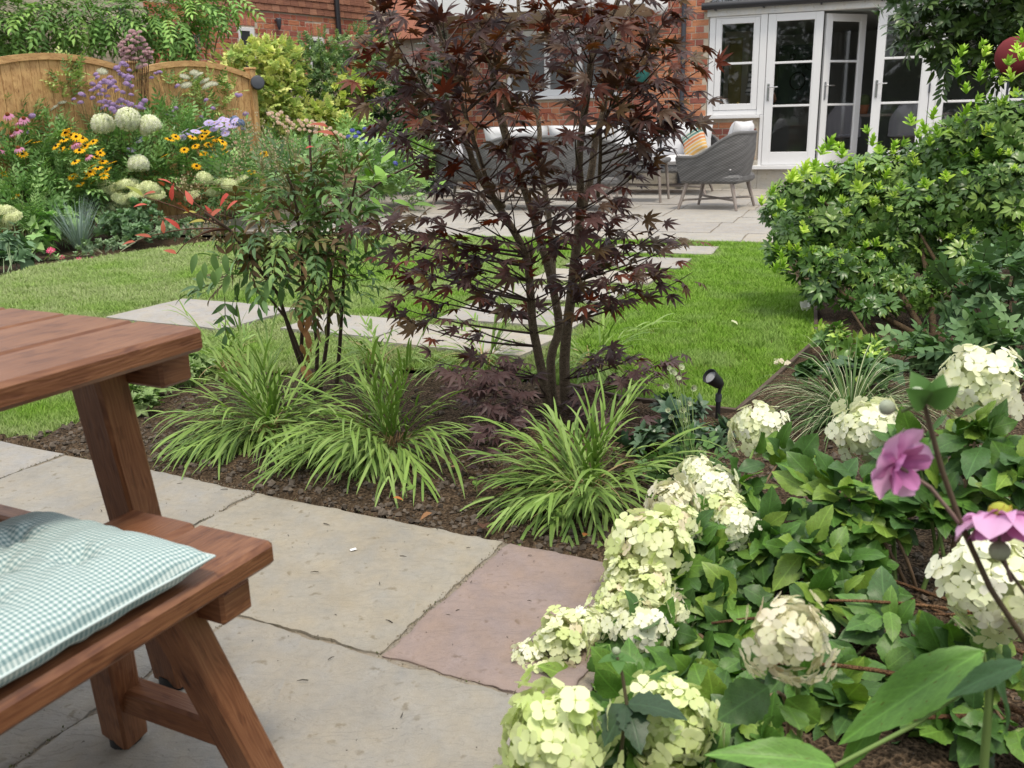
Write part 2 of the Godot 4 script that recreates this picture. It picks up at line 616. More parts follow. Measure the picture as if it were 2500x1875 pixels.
func make_ground() -> void:
	bed_noise = fnl(77, 0.05, 4)
	var b := MB.new()
	for q in [[-60, 30], [60, 30], [60, -80], [-60, -80]]:
		b.vert(Vector3(q[0], -0.09, q[1]), Vector3.UP)
	b.quad(0, 1, 2, 3)
	struct("ground", b.mesh(), M.soil)
	# soil of the planting bed round the maple and down the right-hand side
	var nx := 190
	var nz := 170
	var s := grid(nx, nz, func(a: float, c: float):
		var p := Vector3(lerpf(-2.4, 4.4, a), 0, lerpf(0.6, -8.2, c))
		p.y = soil_h(p)
		if on_paving(p) or in_lawn(p):
			p.y = -0.07
		return p)
	var flip := s.n[nx * 40 + 20].y < 0
	if flip:
		for i in range(0, s.f.size(), 3):
			var t := s.f[i + 1]
			s.f[i + 1] = s.f[i + 2]
			s.f[i + 2] = t
		s.smooth()
	struct("flower_bed_soil", s.mesh(), M.soil)
	# crumbs of earth
	var cl := MB.new()
	for i in 12:
		var d := rdir()
		cl.vert(d * rf(0.75, 1.2), d)
	var hull := [Vector3(0, 1, 0), Vector3(1, 0.1, 0), Vector3(0.2, -0.1, 1), Vector3(-0.95, 0.15, 0.3), Vector3(-0.3, 0, -0.9), Vector3(0.75, 0.2, -0.7), Vector3(0.1, -0.8, 0)]
	cl = MB.new()
	for tr in [[0, 1, 2], [0, 2, 3], [0, 3, 4], [0, 4, 5], [0, 5, 1], [6, 1, 2], [6, 2, 3], [6, 3, 4], [6, 4, 5], [6, 5, 1]]:
		var ps := []
		for k in tr:
			ps.append(hull[k])
		var g: Vector3 = (ps[2] - ps[0]).cross(ps[1] - ps[0])
		if g.dot(ps[0] + ps[1] + ps[2]) < 0:
			ps = [ps[0], ps[2], ps[1]]
		cl.face(ps)
	var xs := []
	var cs := []
	while xs.size() < 14000:
		var p := tw(rf(-2.3, 1.6), 0, absf(rng.randfn(0.0, 0.6)) + 0.015)
		if rng.randf() < 0.3:
			p = tw(rf(0.2, 2.2), 0, rf(-1.2, 2.6))
		if in_lawn(p) or on_paving(p):
			continue
		var r := pow(rng.randf(), 5.0) * 0.014 + 0.0018
		p.y = soil_h(p) + r * 0.3
		xs.append(Transform3D(Basis.from_euler(Vector3(rf(0, 6), rf(0, 6), rf(0, 6))).scaled(Vector3(r, r * rf(0.6, 1), r * rf(0.7, 1.2))), p))
		var k := rf(0.6, 1.25)
		cs.append(Color(0.12 * k, 0.099 * k, 0.08 * k))
	var o := many(self, "soil_crumbs", cl.mesh(), M.clod, xs, cs)
	tag(o, "loose crumbs of dark earth on the planting bed", "soil")

func slab(w: float, h: float, cells: int, relief: float, thick := 0.04) -> ArrayMesh:   # riven slab lying in xz, top near y = 0, ragged edges
	var nu := maxi(3, int(w / maxf(w, h) * cells))
	var nv := maxi(3, int(h / maxf(w, h) * cells))
	var ns := fnl(rng.randi() % 10000, 0.8, 4)
	var b := MB.new()
	var jit := minf(0.0045, 0.02 * w)
	for j in nv + 1:
		for i in nu + 1:
			var x := (float(i) / nu - 0.5) * w
			var z := (float(j) / nv - 0.5) * h
			var edge := i == 0 or j == 0 or i == nu or j == nv
			if i == 0 or i == nu: x += jit * 2.4 * ns.get_noise_2d(z * 14.0, i * 7.0)
			if j == 0 or j == nv: z += jit * 2.4 * ns.get_noise_2d(x * 14.0, j * 7.0 + 50.0)
			var e := ns.get_noise_2d(x * 2.2, z * 4.5)
			var y := relief * (0.55 * (floorf(e * 4.0) + smoothstep(0.75, 1.0, e * 4.0 - floorf(e * 4.0))) / 4.0 + e * 0.6) - (0.004 if edge else 0.0)
			b.vert(Vector3(x, y, z), Vector3.UP, Color.WHITE, Vector2(x, z))
	for j in nv:
		for i in nu:
			var a := j * (nu + 1) + i
			b.quad(a, a + 1, a + nu + 2, a + nu + 1)
	b.smooth()
	var ring := []
	for i in nu: ring.append(i)
	for j in nv: ring.append(j * (nu + 1) + nu)
	for i in nu: ring.append(nv * (nu + 1) + nu - i)
	for j in nv: ring.append((nv - j) * (nu + 1))
	for i in ring.size():
		var p: Vector3 = b.v[ring[i]]
		var q: Vector3 = b.v[ring[(i + 1) % ring.size()]]
		var dn := Vector3(0, -thick, 0)
		var mid := (p + q) * 0.5
		var out := Vector3(q.z - p.z, 0, p.x - q.x).normalized()
		if out.dot(mid) < 0: out = -out
		var k := b.v.size()
		for r in [p, q, q + dn, p + dn]:
			b.vert(r, out, Color.WHITE, Vector2(r.x, r.z))
		b.quad(k, k + 1, k + 2, k + 3)
	return b.mesh()

func make_terrace() -> void:
	var root := struct("terrace")
	root.position = TO
	root.rotation.y = TA
	var jb := cbox(Vector3(7.2, 0.05, 5.0), 0.001)
	part(root, "joint_mortar", jb, M.mortar, Transform3D(Basis(), Vector3(-3.45, -0.0335, 2.50)))
	# rows run along the bed edge; [t from, t to, joints along s, stone of each slab]
	var rows := [
		[0.0, 0.583, [-6.0, -5.2, -4.35, -3.6, -2.83, -1.967, -1.125, -0.288, 0.13], ["tan", "grey", "pink", "buff", "tan", "blue", "grey", "tan", "pink"]],
		[0.583, 1.18, [-6.4, -5.5, -4.7, -3.9, -3.05, -2.2, -1.5, -0.675, 0.13], ["buff", "grey", "tan", "blue", "pink", "tan", "pink", "grey", "grey"]],
		[1.18, 1.78, [-6.1, -5.2, -4.4, -3.6, -2.7, -1.9, -1.05, -0.25, 0.13], ["grey", "tan", "buff", "pink", "grey", "tan", "pink", "tan", "buff"]],
		[1.78, 2.38, [-6.1, -4.4, -2.8, -1.3, 0.13], ["grey", "tan", "pink", "grey"]],
		[2.38, 3.2, [-6.1, -4.6, -3.0, -1.6, 0.13], ["tan", "grey", "buff", "blue"]],
		[3.2, 4.2, [-6.1, -4.6, -3.0, -1.6, 0.13], ["tan", "buff", "pink", "grey"]],
	]
	var gap := 0.013
	for r in rows:
		var js: Array = r[2]
		for i in js.size() - 1:
			var w: float = js[i + 1] - js[i] - gap
			var h: float = r[1] - r[0] - gap
			var m := slab(w, h, 72 if r[0] < 1.2 and js[i] > -2.5 else 8, 0.0055)
			var kind: String = r[3][i + 1 if r[3].size() > js.size() - 1 else i]
			part(root, "paving_slab", m, M["stone_" + kind], Transform3D(Basis.from_euler(Vector3(rf(-0.003, 0.003), rf(-0.003, 0.003), rf(-0.003, 0.003))), Vector3((js[i] + js[i + 1]) * 0.5, rf(-0.002, 0.001), (r[0] + r[1]) * 0.5)))

func make_patio() -> void:
	var root := struct("patio")
	root.position = HO
	root.rotation.y = HA
	part(root, "joint_mortar", cbox(Vector3(11.6, 0.05, 6.1), 0.001), M.mortar, Transform3D(Basis(), Vector3(0.2, -0.034, 3.04)))
	var n := 6.08
	var kinds := ["pale", "pale_b", "pale_c", "pale"]
	var depths := [0.58, 0.86, 0.58, 0.86, 0.58, 0.86, 0.58, 0.86, 0.4]
	for di in depths.size():
		var h: float = depths[di]
		var u := -5.6 + rf(-0.4, 0)
		while u < 5.9:
			var w: float = [0.58, 0.86, 0.86, 1.15][rng.randi() % 4]
			part(root, "paving_slab", slab(w - 0.014, h - 0.014, 7, 0.003), M["stone_" + kinds[rng.randi() % 4]], Transform3D(Basis.from_euler(Vector3(rf(-0.003, 0.003), 0, rf(-0.003, 0.003))), Vector3(u + w * 0.5, rf(-0.003, 0.003), n - h * 0.5)))
			u += w
		n -= h

var stones := []
func make_stepping_stones() -> void:
	var root := struct("stepping_stone_path")
	# [middle x, z, width, depth, turn, stone]
	stones = [[-1.83, -5.35, 0.92, 0.62, -0.47, "pale_b"], [-0.88, -4.92, 0.62, 0.42, -0.47, "pale"], [-0.24, -4.52, 0.86, 0.44, -0.47, "pale_c"], [0.06, -5.10, 0.80, 0.50, -0.42, "pale_b"], [0.30, -5.75, 0.84, 0.48, -0.40, "pale"], [0.62, -6.35, 0.82, 0.46, -0.38, "pale_c"], [0.92, -6.98, 0.86, 0.50, -0.36, "pale_b"], [1.28, -7.62, 0.86, 0.46, -0.35, "pale"]]
	for q in stones:
		part(root, "stepping_stone", slab(q[2], q[3], 10, 0.003), M["stone_" + q[5]], Transform3D(Basis(Vector3.UP, q[4]), Vector3(q[0], 0.004, q[1])))

func on_stone(p: Vector3, grow: float) -> bool:
	for q in stones:
		var d := Basis(Vector3.UP, -q[4]) * (p - Vector3(q[0], 0, q[1]))
		if absf(d.x) < q[2] * 0.5 + grow and absf(d.z) < q[3] * 0.5 + grow:
			return true
	return false

func blade(b: MB, base: Vector3, dir: Vector3, length: float, width: float, sag: float, col: Color, seg := 3, tip := Color(-1, 0, 0)) -> void:   # one arching blade of grass
	var flat := Vector3(dir.x, 0, dir.z)
	flat = flat.normalized() if flat.length() > 0.001 else Vector3.RIGHT
	var side := flat.cross(Vector3.UP).normalized()
	side = (side + Vector3(0, rf(-0.35, 0.35), 0)).normalized()
	var p := base
	var d := dir.normalized()
	var k := b.v.size()
	var step := length / seg
	for i in seg + 1:
		var t := float(i) / seg
		var w := width * 0.5 * (0.55 + 0.9 * t - 1.4 * t * t) if i < seg else 0.0
		var nn := side.cross(d).normalized()
		if nn.y < 0: nn = -nn
		var c := col if tip.r < 0 else col.lerp(tip, t * t)
		b.vert(p - side * w, nn, c)
		b.vert(p + side * w, nn, c)
		d = (d + Vector3.DOWN * sag * step / length * 1.5 * (0.3 + t)).normalized()
		p += d * step
	for i in seg:
		var a := k + i * 2
		if i == seg - 1:
			b.tri(a, a + 1, a + 2)
		else:
			b.quad(a, a + 1, a + 3, a + 2)

func make_lawn() -> void:
	var lm := tri_map(mat(Color(0.16, 0.17, 0.07), 0.95, 0.15), M.soil_tex, null, 1.3, 0.0)
	struct("lawn", poly_sheet(lawn_poly, -0.022).mesh(), lm)
	var tufts := []
	for v in 3:
		var b := MB.new()
		for i in 9:
			var a := rf(0, TAU)
			var d := Vector3(cos(a) * rf(0.1, 0.8), 1, sin(a) * rf(0.1, 0.8))
			blade(b, Vector3(rf(-0.012, 0.012), 0, rf(-0.012, 0.012)), d, rf(0.018, 0.036), 0.0027, 0.5, Color(1, 1, 1) * rf(0.75, 1.15), 2)
		tufts.append(b.mesh())
	var xs := [[], [], []]
	var cs := [[], [], []]
	var pn := fnl(5, 0.9, 3)
	var made := 0
	var tries := 0
	while made < 92000 and tries < 600000:
		tries += 1
		var z := -3.1 - 6.2 * pow(rng.randf(), 1.55)
		var p := Vector3(rf(-4.6, 2.3), -0.024, z)
		if not in_lawn(p) or on_stone(p, -0.012):
			continue
		var far := clampf((-z - 3.0) / 6.0, 0, 1)
		var patch := pn.get_noise_2d(p.x, p.z)
		var near_stone := on_stone(p, 0.10)
		var dry := clampf(0.24 - 0.18 * p.x + patch * 0.9 + (0.45 if near_stone else 0.0) - (0.25 if p.x > 0.5 else 0.0), 0, 0.85)
		var g := Color(0.205, 0.37, 0.045) if rng.randf() > 0.35 else Color(0.29, 0.45, 0.085)
		g = g.lerp(Color(0.30, 0.42, 0.14), clampf(pn.get_noise_2d(p.x * 3.1 + 40, p.z * 3.1) * 1.3, 0, 0.6))
		var c := g.lerp(Color(0.47, 0.49, 0.29), dry * rf(0.3, 1.0)) * rf(0.75, 1.2)
		var sc := rf(0.75, 1.25) * (1.0 + far * 0.55) * (0.75 if near_stone else 1.0)
		var k := rng.randi() % 3
		xs[k].append(Transform3D(Basis(Vector3.UP, rf(0, TAU)).scaled(Vector3(sc * (1 + far), sc, sc * (1 + far))), p))
		cs[k].append(c)
		made += 1
	var lt := [["lawn_grass", "short green turf filling the lawn up to the stepping stones"], ["lawn_grass", "fine blades of mown grass across the lawn"], ["lawn_grass", "paler blades mixed through the mown lawn"]]
	for k in 3:
		var o := many(self, numbered(lt[k][0]), tufts[k], M.matt, xs[k], cs[k])
		tag(o, lt[k][1], "grass")
	# timber edging of the lawn
	var e := thing("lawn_edging", "thin dark timber edging strip round the near right corner of the lawn", "edging")
	var pts := [Vector3(0.20, 0, -3.66), Vector3(0.44, 0, -3.42), Vector3(0.832, 0, -3.228), Vector3(1.15, 0, -3.76), Vector3(1.475, 0, -4.30), Vector3(1.765, 0, -5.2), Vector3(1.965, 0, -6.4), Vector3(2.11, 0, -7.19), Vector3(2.26, 0, -7.83)]
	for i in pts.size() - 1:
		var a: Vector3 = pts[i]
		var c: Vector3 = pts[i + 1]
		part(e, "board", cbox(Vector3(0.018, 0.07, a.distance_to(c) - 0.004), 0.002, Vector2(i * 0.3, 0)), M.edge_wood, Transform3D(aim(c - a), (a + c) * 0.5 + Vector3(0, -0.028, 0)))


# ---------------------------------------------------------------- house
func brick_meshes() -> Dictionary:
	if not cache.has("bricks"):
		var cols := [Color(0.53, 0.18, 0.11), Color(0.60, 0.24, 0.135), Color(0.45, 0.15, 0.10), Color(0.66, 0.29, 0.16), Color(0.39, 0.145, 0.11), Color(0.56, 0.21, 0.15)]
		var d := {}
		for k in ["stretcher", "header", "soldier"]:
			var sz := Vector3(0.233, 0.078, 0.05) if k == "stretcher" else (Vector3(0.111, 0.078, 0.05) if k == "header" else Vector3(0.070, 0.20, 0.05))
			var plain := cbox_b(sz, 0.003)
			d[k] = plain.mesh()
			for i in cols.size():
				var b := MB.new()
				b.add(plain, Transform3D(), cols[i])
				d[k + str(i)] = b.mesh()
		d.cols = cols
		cache.bricks = d
	return cache.bricks

func brickwork(zones: Array, holes: Array, y0: float, y1: float) -> Array:   # Flemish bond; [kind, position]
	var out := []
	var row := 0
	var y := y0
	while y < y1:
		for z in zones:      # z: [u0, u1, ylo, yhi]
			if y + 0.04 < z[2] or y + 0.08 > z[3] + 0.04:
				continue
			var u: float = z[0] - (0.0 if row % 2 == 0 else 0.18)
			var k := 0
			while u < z[1] - 0.03:
				var w := 0.245 if k % 2 == 0 else 0.123
				var c := u + w * 0.5
				var hit: bool = c - w * 0.5 < z[0] - 0.02 or c + w * 0.5 > z[1] + 0.025
				for h in holes:
					if c > h[0] - 0.04 and c < h[1] + 0.04 and y + 0.045 > h[2] and y + 0.045 < h[3]:
						hit = true
				if not hit:
					out.append(["stretcher" if k % 2 == 0 else "header", Vector3(c, y + 0.045, -0.018)])
				u += w
				k += 1
		row += 1
		y += 0.09
	return out

func lay_bricks(parent: Node, wall: Node, list: Array, score: Callable) -> void:
	var bm := brick_meshes()
	list.sort_custom(func(a, b): return score.call(a[1]) > score.call(b[1]))
	var rest := {stretcher = [], header = []}
	var rc := {stretcher = [], header = []}
	for i in list.size():
		var q: Array = list[i]
		var x := Transform3D(Basis.from_euler(Vector3(rf(-0.01, 0.01), rf(-0.012, 0.012), rf(-0.006, 0.006))), q[1] + Vector3(0, rf(-0.001, 0.001), rf(-0.003, 0.003)))
		var ci := rng.randi() % 6
		if i < 290:
			part(wall, "brick", bm[q[0] + str(ci)], M.brick, x)
		else:
			rest[q[0]].append(x)
			rc[q[0]].append(bm.cols[ci])
	for k in rest:
		if rest[k].size():
			many(wall, "bricks_beyond", bm[k], M.brick, rest[k], rc[k])

func leaf_door(root: Node, called: String, x: Transform3D, w: float, h: float, stile: float, top: float, bottom: float, bars: Array, handle_side: int, hinge := false) -> Node3D:
	var d := Node3D.new()
	d.name = called
	root.add_child(d, true)
	d.transform = x
	box(d, "stile", Vector3(0, 0, -0.022), Vector3(stile, h, 0.022), M.white)
	box(d, "stile", Vector3(w - stile, 0, -0.022), Vector3(w, h, 0.022), M.white)
	box(d, "rail", Vector3(stile, 0, -0.0205), Vector3(w - stile, bottom, 0.0205), M.white)
	box(d, "rail", Vector3(stile, h - top, -0.0205), Vector3(w - stile, h, 0.0205), M.white)
	for y in bars:
		box(d, "glazing_bar", Vector3(stile, y - 0.015, -0.014), Vector3(w - stile, y + 0.015, 0.014), M.white)
	box(d, "glazing_bead", Vector3(stile, bottom, 0.006), Vector3(stile + 0.014, h - top, 0.019), M.white, 0.002)
	box(d, "glazing_bead", Vector3(w - stile - 0.014, bottom, 0.006), Vector3(w - stile, h - top, 0.019), M.white, 0.002)
	var edges: Array = [bottom] + bars + [h - top]
	for i in edges.size() - 1:
		box(d, "pane", Vector3(stile - 0.004, edges[i] + (0.0 if i == 0 else 0.015), -0.003), Vector3(w - stile + 0.004, edges[i + 1] - (0.0 if i == edges.size() - 2 else 0.015), 0.003), M.glass, 0.0005)
	if handle_side:
		var hx := stile * 0.45 if handle_side < 0 else w - stile * 0.45
		var b := MB.new()
		b.add(cbox_b(Vector3(0.034, 0.24, 0.012), 0.004), Transform3D(Basis(), Vector3(hx, 1.02, 0.028)))
		tube(b, [Vector3(hx, 1.09, 0.03), Vector3(hx, 1.09, 0.07), Vector3(hx - handle_side * 0.02, 1.09, 0.078), Vector3(hx - handle_side * 0.13, 1.09, 0.076)], [0.009, 0.009, 0.009, 0.008], 8)
		part(d, "handle", b.mesh(), M.steel)
	if hinge:
		var b2 := MB.new()
		tube(b2, [Vector3(w + 0.004, 0.95, 0.03), Vector3(w + 0.004, 1.07, 0.03)], [0.012, 0.012], 8)
		part(d, "hinge", b2.mesh(), M.charcoal)
	return d

func make_house() -> void:
	var root := thing("brick_house", "red brick house with white garden doors, casement window and black gutter", "house", HO, HA)
	var wall := MeshInstance3D.new()
	var wb := MB.new()
	for q in [[-4.92, -3.96, 0.42, 3.05], [-2.12, -0.80, 0.42, 3.05], [-3.96, -2.12, 0.42, 1.36], [-3.96, -2.12, 2.40, 3.05], [-0.80, -0.03, 0.42, 1.02]]:
		wb.add(cbox_b(Vector3(q[1] - q[0], q[3] - q[2], 0.22), 0.001), Transform3D(Basis(), Vector3((q[0] + q[1]) * 0.5, (q[2] + q[3]) * 0.5, -0.11)))
	wall.name = "wall"
	wall.mesh = wb.mesh()
	wall.material_override = M.brick_mortar
	root.add_child(wall)
	var list := brickwork([[-4.92, -0.80, 0.42, 3.05], [-0.80, -0.03, 0.42, 1.0]], [[-3.96, -2.12, 1.36, 2.40]], 0.425, 3.0)
	lay_bricks(root, wall, list, func(p): return (3.0 if p.x > -2.15 else (1.2 if p.x < -3.9 else 0.0)) + p.x * 0.1 - (1.0 if p.y > 2.7 else 0.0) - (1.5 if p.y < 0.7 and p.x < -0.8 else 0.0))
	box(root, "plinth", Vector3(-4.94, -0.05, -0.22), Vector3(-0.02, 0.415, 0.03), M.plinth)
	box(root, "plinth", Vector3(-0.018, -0.05, -0.22), Vector3(4.4, 0.285, 0.035), M.plinth)
	box(root, "upper_wall", Vector3(-4.92, 3.053, -0.3), Vector3(-0.8, 5.4, -0.02), M.render_wall)
	box(root, "upper_wall", Vector3(-0.798, 3.3, -3.2), Vector3(5.0, 5.4, -2.9), M.render_wall)
	box(root, "side_wall", Vector3(-5.16, -0.05, -5.0), Vector3(-4.923, 5.4, 0.0), M.render_wall)
	# soffit and white board along the first floor
	var cb := MB.new()
	cb.face([Vector3(-5.1, 2.50, 0.01), Vector3(-1.62, 2.50, 0.01), Vector3(-1.62, 2.60, 0.62), Vector3(-5.1, 2.60, 0.62)])
	cb.face([Vector3(-5.1, 2.53, 0.0), Vector3(-1.62, 2.53, 0.0), Vector3(-1.62, 2.64, 0.62), Vector3(-5.1, 2.64, 0.62)])
	part(root, "soffit", cb.mesh(), M.tan_soffit)
	box(root, "fascia", Vector3(-5.15, 2.595, 0.625), Vector3(-1.60, 3.1, 0.66), M.white)
	box(root, "fascia", Vector3(-1.618, 2.56, 0.02), Vector3(-1.60, 3.1, 0.623), M.white)
	# kitchen window behind the maple
	var kw := Node3D.new()
	kw.name = "window"
	root.add_child(kw)
	kw.position = Vector3(-3.95, 1.42, -0.06)
	box(kw, "frame", Vector3(0, 0, -0.03), Vector3(0.07, 0.97, 0.03), M.white)
	box(kw, "frame", Vector3(1.75, 0, -0.03), Vector3(1.82, 0.97, 0.03), M.white)
	box(kw, "frame", Vector3(0.07, 0, -0.029), Vector3(1.75, 0.09, 0.029), M.white)
	box(kw, "frame", Vector3(0.07, 0.89, -0.029), Vector3(1.75, 0.97, 0.029), M.white)
	for x in [0.62, 1.14]:
		box(kw, "mullion", Vector3(x, 0.09, -0.028), Vector3(x + 0.09, 0.89, 0.028), M.white)
	for q in [[0.07, 0.62], [0.71, 1.14], [1.23, 1.75]]:
		box(kw, "pane", Vector3(q[0], 0.09, -0.004), Vector3(q[1], 0.89, 0.004), M.glass, 0.0005)
	box(kw, "sill", Vector3(-0.06, -0.055, -0.06), Vector3(1.88, -0.003, 0.13), M.white)
	box(root, "kitchen_back", Vector3(-4.9, -0.05, -1.6), Vector3(-0.83, 2.6, -1.5), M.room)
	box(root, "kitchen_ceiling", Vector3(-4.9, 2.602, -1.6), Vector3(-0.83, 2.65, -0.23), M.room)
	# casement window left of the doors
	var cw := leaf_door(root, "casement_window", Transform3D(Basis(), Vector3(-0.70, 1.135, 0.0)), 0.62, 1.26, 0.075, 0.075, 0.085, [0.645], 0)
	box(root, "window_frame", Vector3(-0.79, 1.06, -0.05), Vector3(-0.705, 2.425, 0.015), M.white)
	box(root, "window_frame", Vector3(-0.075, 1.06, -0.05), Vector3(0.022, 2.425, 0.03), M.white)
	box(root, "window_frame", Vector3(-0.704, 1.06, -0.05), Vector3(-0.076, 1.132, 0.014), M.white)
	box(root, "window_frame", Vector3(-0.704, 2.398, -0.05), Vector3(-0.076, 2.425, 0.014), M.white)
	box(root, "sill", Vector3(-0.86, 1.015, -0.05), Vector3(-0.025, 1.057, 0.11), M.white)
	box(root, "door_jamb", Vector3(-0.024, 0.29, -0.05), Vector3(0.024, 1.058, 0.028), M.white)
	# garden doors
	leaf_door(root, "door", Transform3D(Basis(), Vector3(0.03, 0.345, 0.012)), 0.745, 2.075, 0.105, 0.10, 0.185, [0.83, 1.42], -1)
	leaf_door(root, "door", Transform3D(Basis(Vector3.UP, deg_to_rad(43)), Vector3(0.80, 0.345, -0.05)), 0.72, 2.05, 0.10, 0.10, 0.185, [0.83, 1.42], -1)
	leaf_door(root, "door", Transform3D(Basis(), Vector3(1.485, 0.345, 0.012)), 0.72, 2.075, 0.105, 0.10, 0.185, [0.83, 1.42], -1, true)
	leaf_door(root, "door", Transform3D(Basis(), Vector3(2.30, 0.345, 0.0)), 0.72, 2.075, 0.085, 0.10, 0.185, [0.83, 1.42], 0)
	leaf_door(root, "door", Transform3D(Basis(), Vector3(3.10, 0.345, 0.0)), 0.72, 2.075, 0.085, 0.10, 0.185, [0.83, 1.42], 0)
	box(root, "mullion", Vector3(2.215, 0.345, -0.05), Vector3(2.296, 2.42, 0.03), M.white)
	box(root, "mullion", Vector3(3.024, 0.345, -0.05), Vector3(3.096, 2.42, 0.03), M.white)
	box(root, "mullion", Vector3(3.824, 0.345, -0.05), Vector3(4.4, 2.42, 0.03), M.white)
	box(root, "door_sill", Vector3(-0.09, 0.288, -0.08), Vector3(4.4, 0.340, 0.12), M.white)
	box(root, "fascia", Vector3(-0.83, 2.428, -0.08), Vector3(4.4, 2.535, 0.045), M.white_old)
	# roof of the garden room, mossy, with a black gutter
	var gb := MB.new()
	tube(gb, [Vector3(-0.90, 2.565, 0.11), Vector3(4.4, 2.575, 0.11)], [0.052, 0.052], 12)
	part(root, "gutter", gb.mesh(), M.black)
	for x in [-0.72, -0.05, 0.72, 1.5, 2.3]:
		box(root, "gutter_bracket", Vector3(x, 2.50, 0.046), Vector3(x + 0.025, 2.545, 0.13), M.black)
	var rb := MB.new()
	rb.face([Vector3(-0.86, 2.60, 0.13), Vector3(4.4, 2.60, 0.13), Vector3(4.4, 3.35, -2.95), Vector3(-0.86, 3.35, -2.95)])
	rb.face([Vector3(-0.86, 2.555, 0.08), Vector3(4.4, 2.555, 0.08), Vector3(4.4, 3.28, -2.95), Vector3(-0.86, 3.28, -2.95)])
	part(root, "roof", rb.mesh(), M.charcoal)
	var moss := MB.new()
	for i in 900:
		var p := Vector3(rf(-0.8, 1.6), 0, rf(-0.1, 0.12))
		p.y = 2.602 - (p.z - 0.13) * 0.243
		blade(moss, p, rdir() + Vector3.UP, rf(0.02, 0.05), 0.012, 0.4, Color(0.03, 0.033, 0.025) * rf(0.5, 2.0), 2)
	tag(part(root, "moss", moss.mesh(), M.matt), "", "", "", "stuff")
	# downpipe, vent dish
	rod(root, "downpipe", [Vector3(-1.16, 0.05, 0.06), Vector3(-1.16, 2.75, 0.06)], [0.036, 0.036], M.charcoal, 12)
	for y in [0.7, 1.9]:
		box(root, "pipe_bracket", Vector3(-1.21, y, 0.007), Vector3(-1.11, y + 0.05, 0.055), M.charcoal)
	var vb := MB.new()
	lathe(vb, [Vector2(0.001, 0.05), Vector2(0.09, 0.045), Vector2(0.115, 0.02), Vector2(0.118, 0.0)], 20)
	part(root, "vent_cover", vb.mesh(), M.white, Transform3D(Basis(Vector3.RIGHT, PI / 2), Vector3(-1.52, 2.62, 0.006)))
	# rear wing beyond the corner: white gable wall under red tiles
	box(root, "rear_wing", Vector3(-8.2, -0.05, -3.6), Vector3(-5.165, 2.72, -3.4), M.render_wall)
	var tb := MB.new()
	tb.add(cbox_b(Vector3(0.20, 0.03, 0.26), 0.004), Transform3D(Basis(Vector3.RIGHT, 0.7), Vector3.ZERO), Color(0.36, 0.15, 0.10))
	var tbm := tb.mesh()
	for r in 9:
		for i in 15:
			part(root, "roof_tile", tbm, M.brick, Transform3D(Basis(), Vector3(-8.1 + i * 0.205 + (0.1 if r % 2 else 0.0), 2.74 + r * 0.125, -3.25 - r * 0.15)))
	box(root, "roof_underlay", Vector3(-8.2, 2.722, -5.0), Vector3(-5.165, 3.9, -4.75), M.brick_mortar)
	make_room(root)

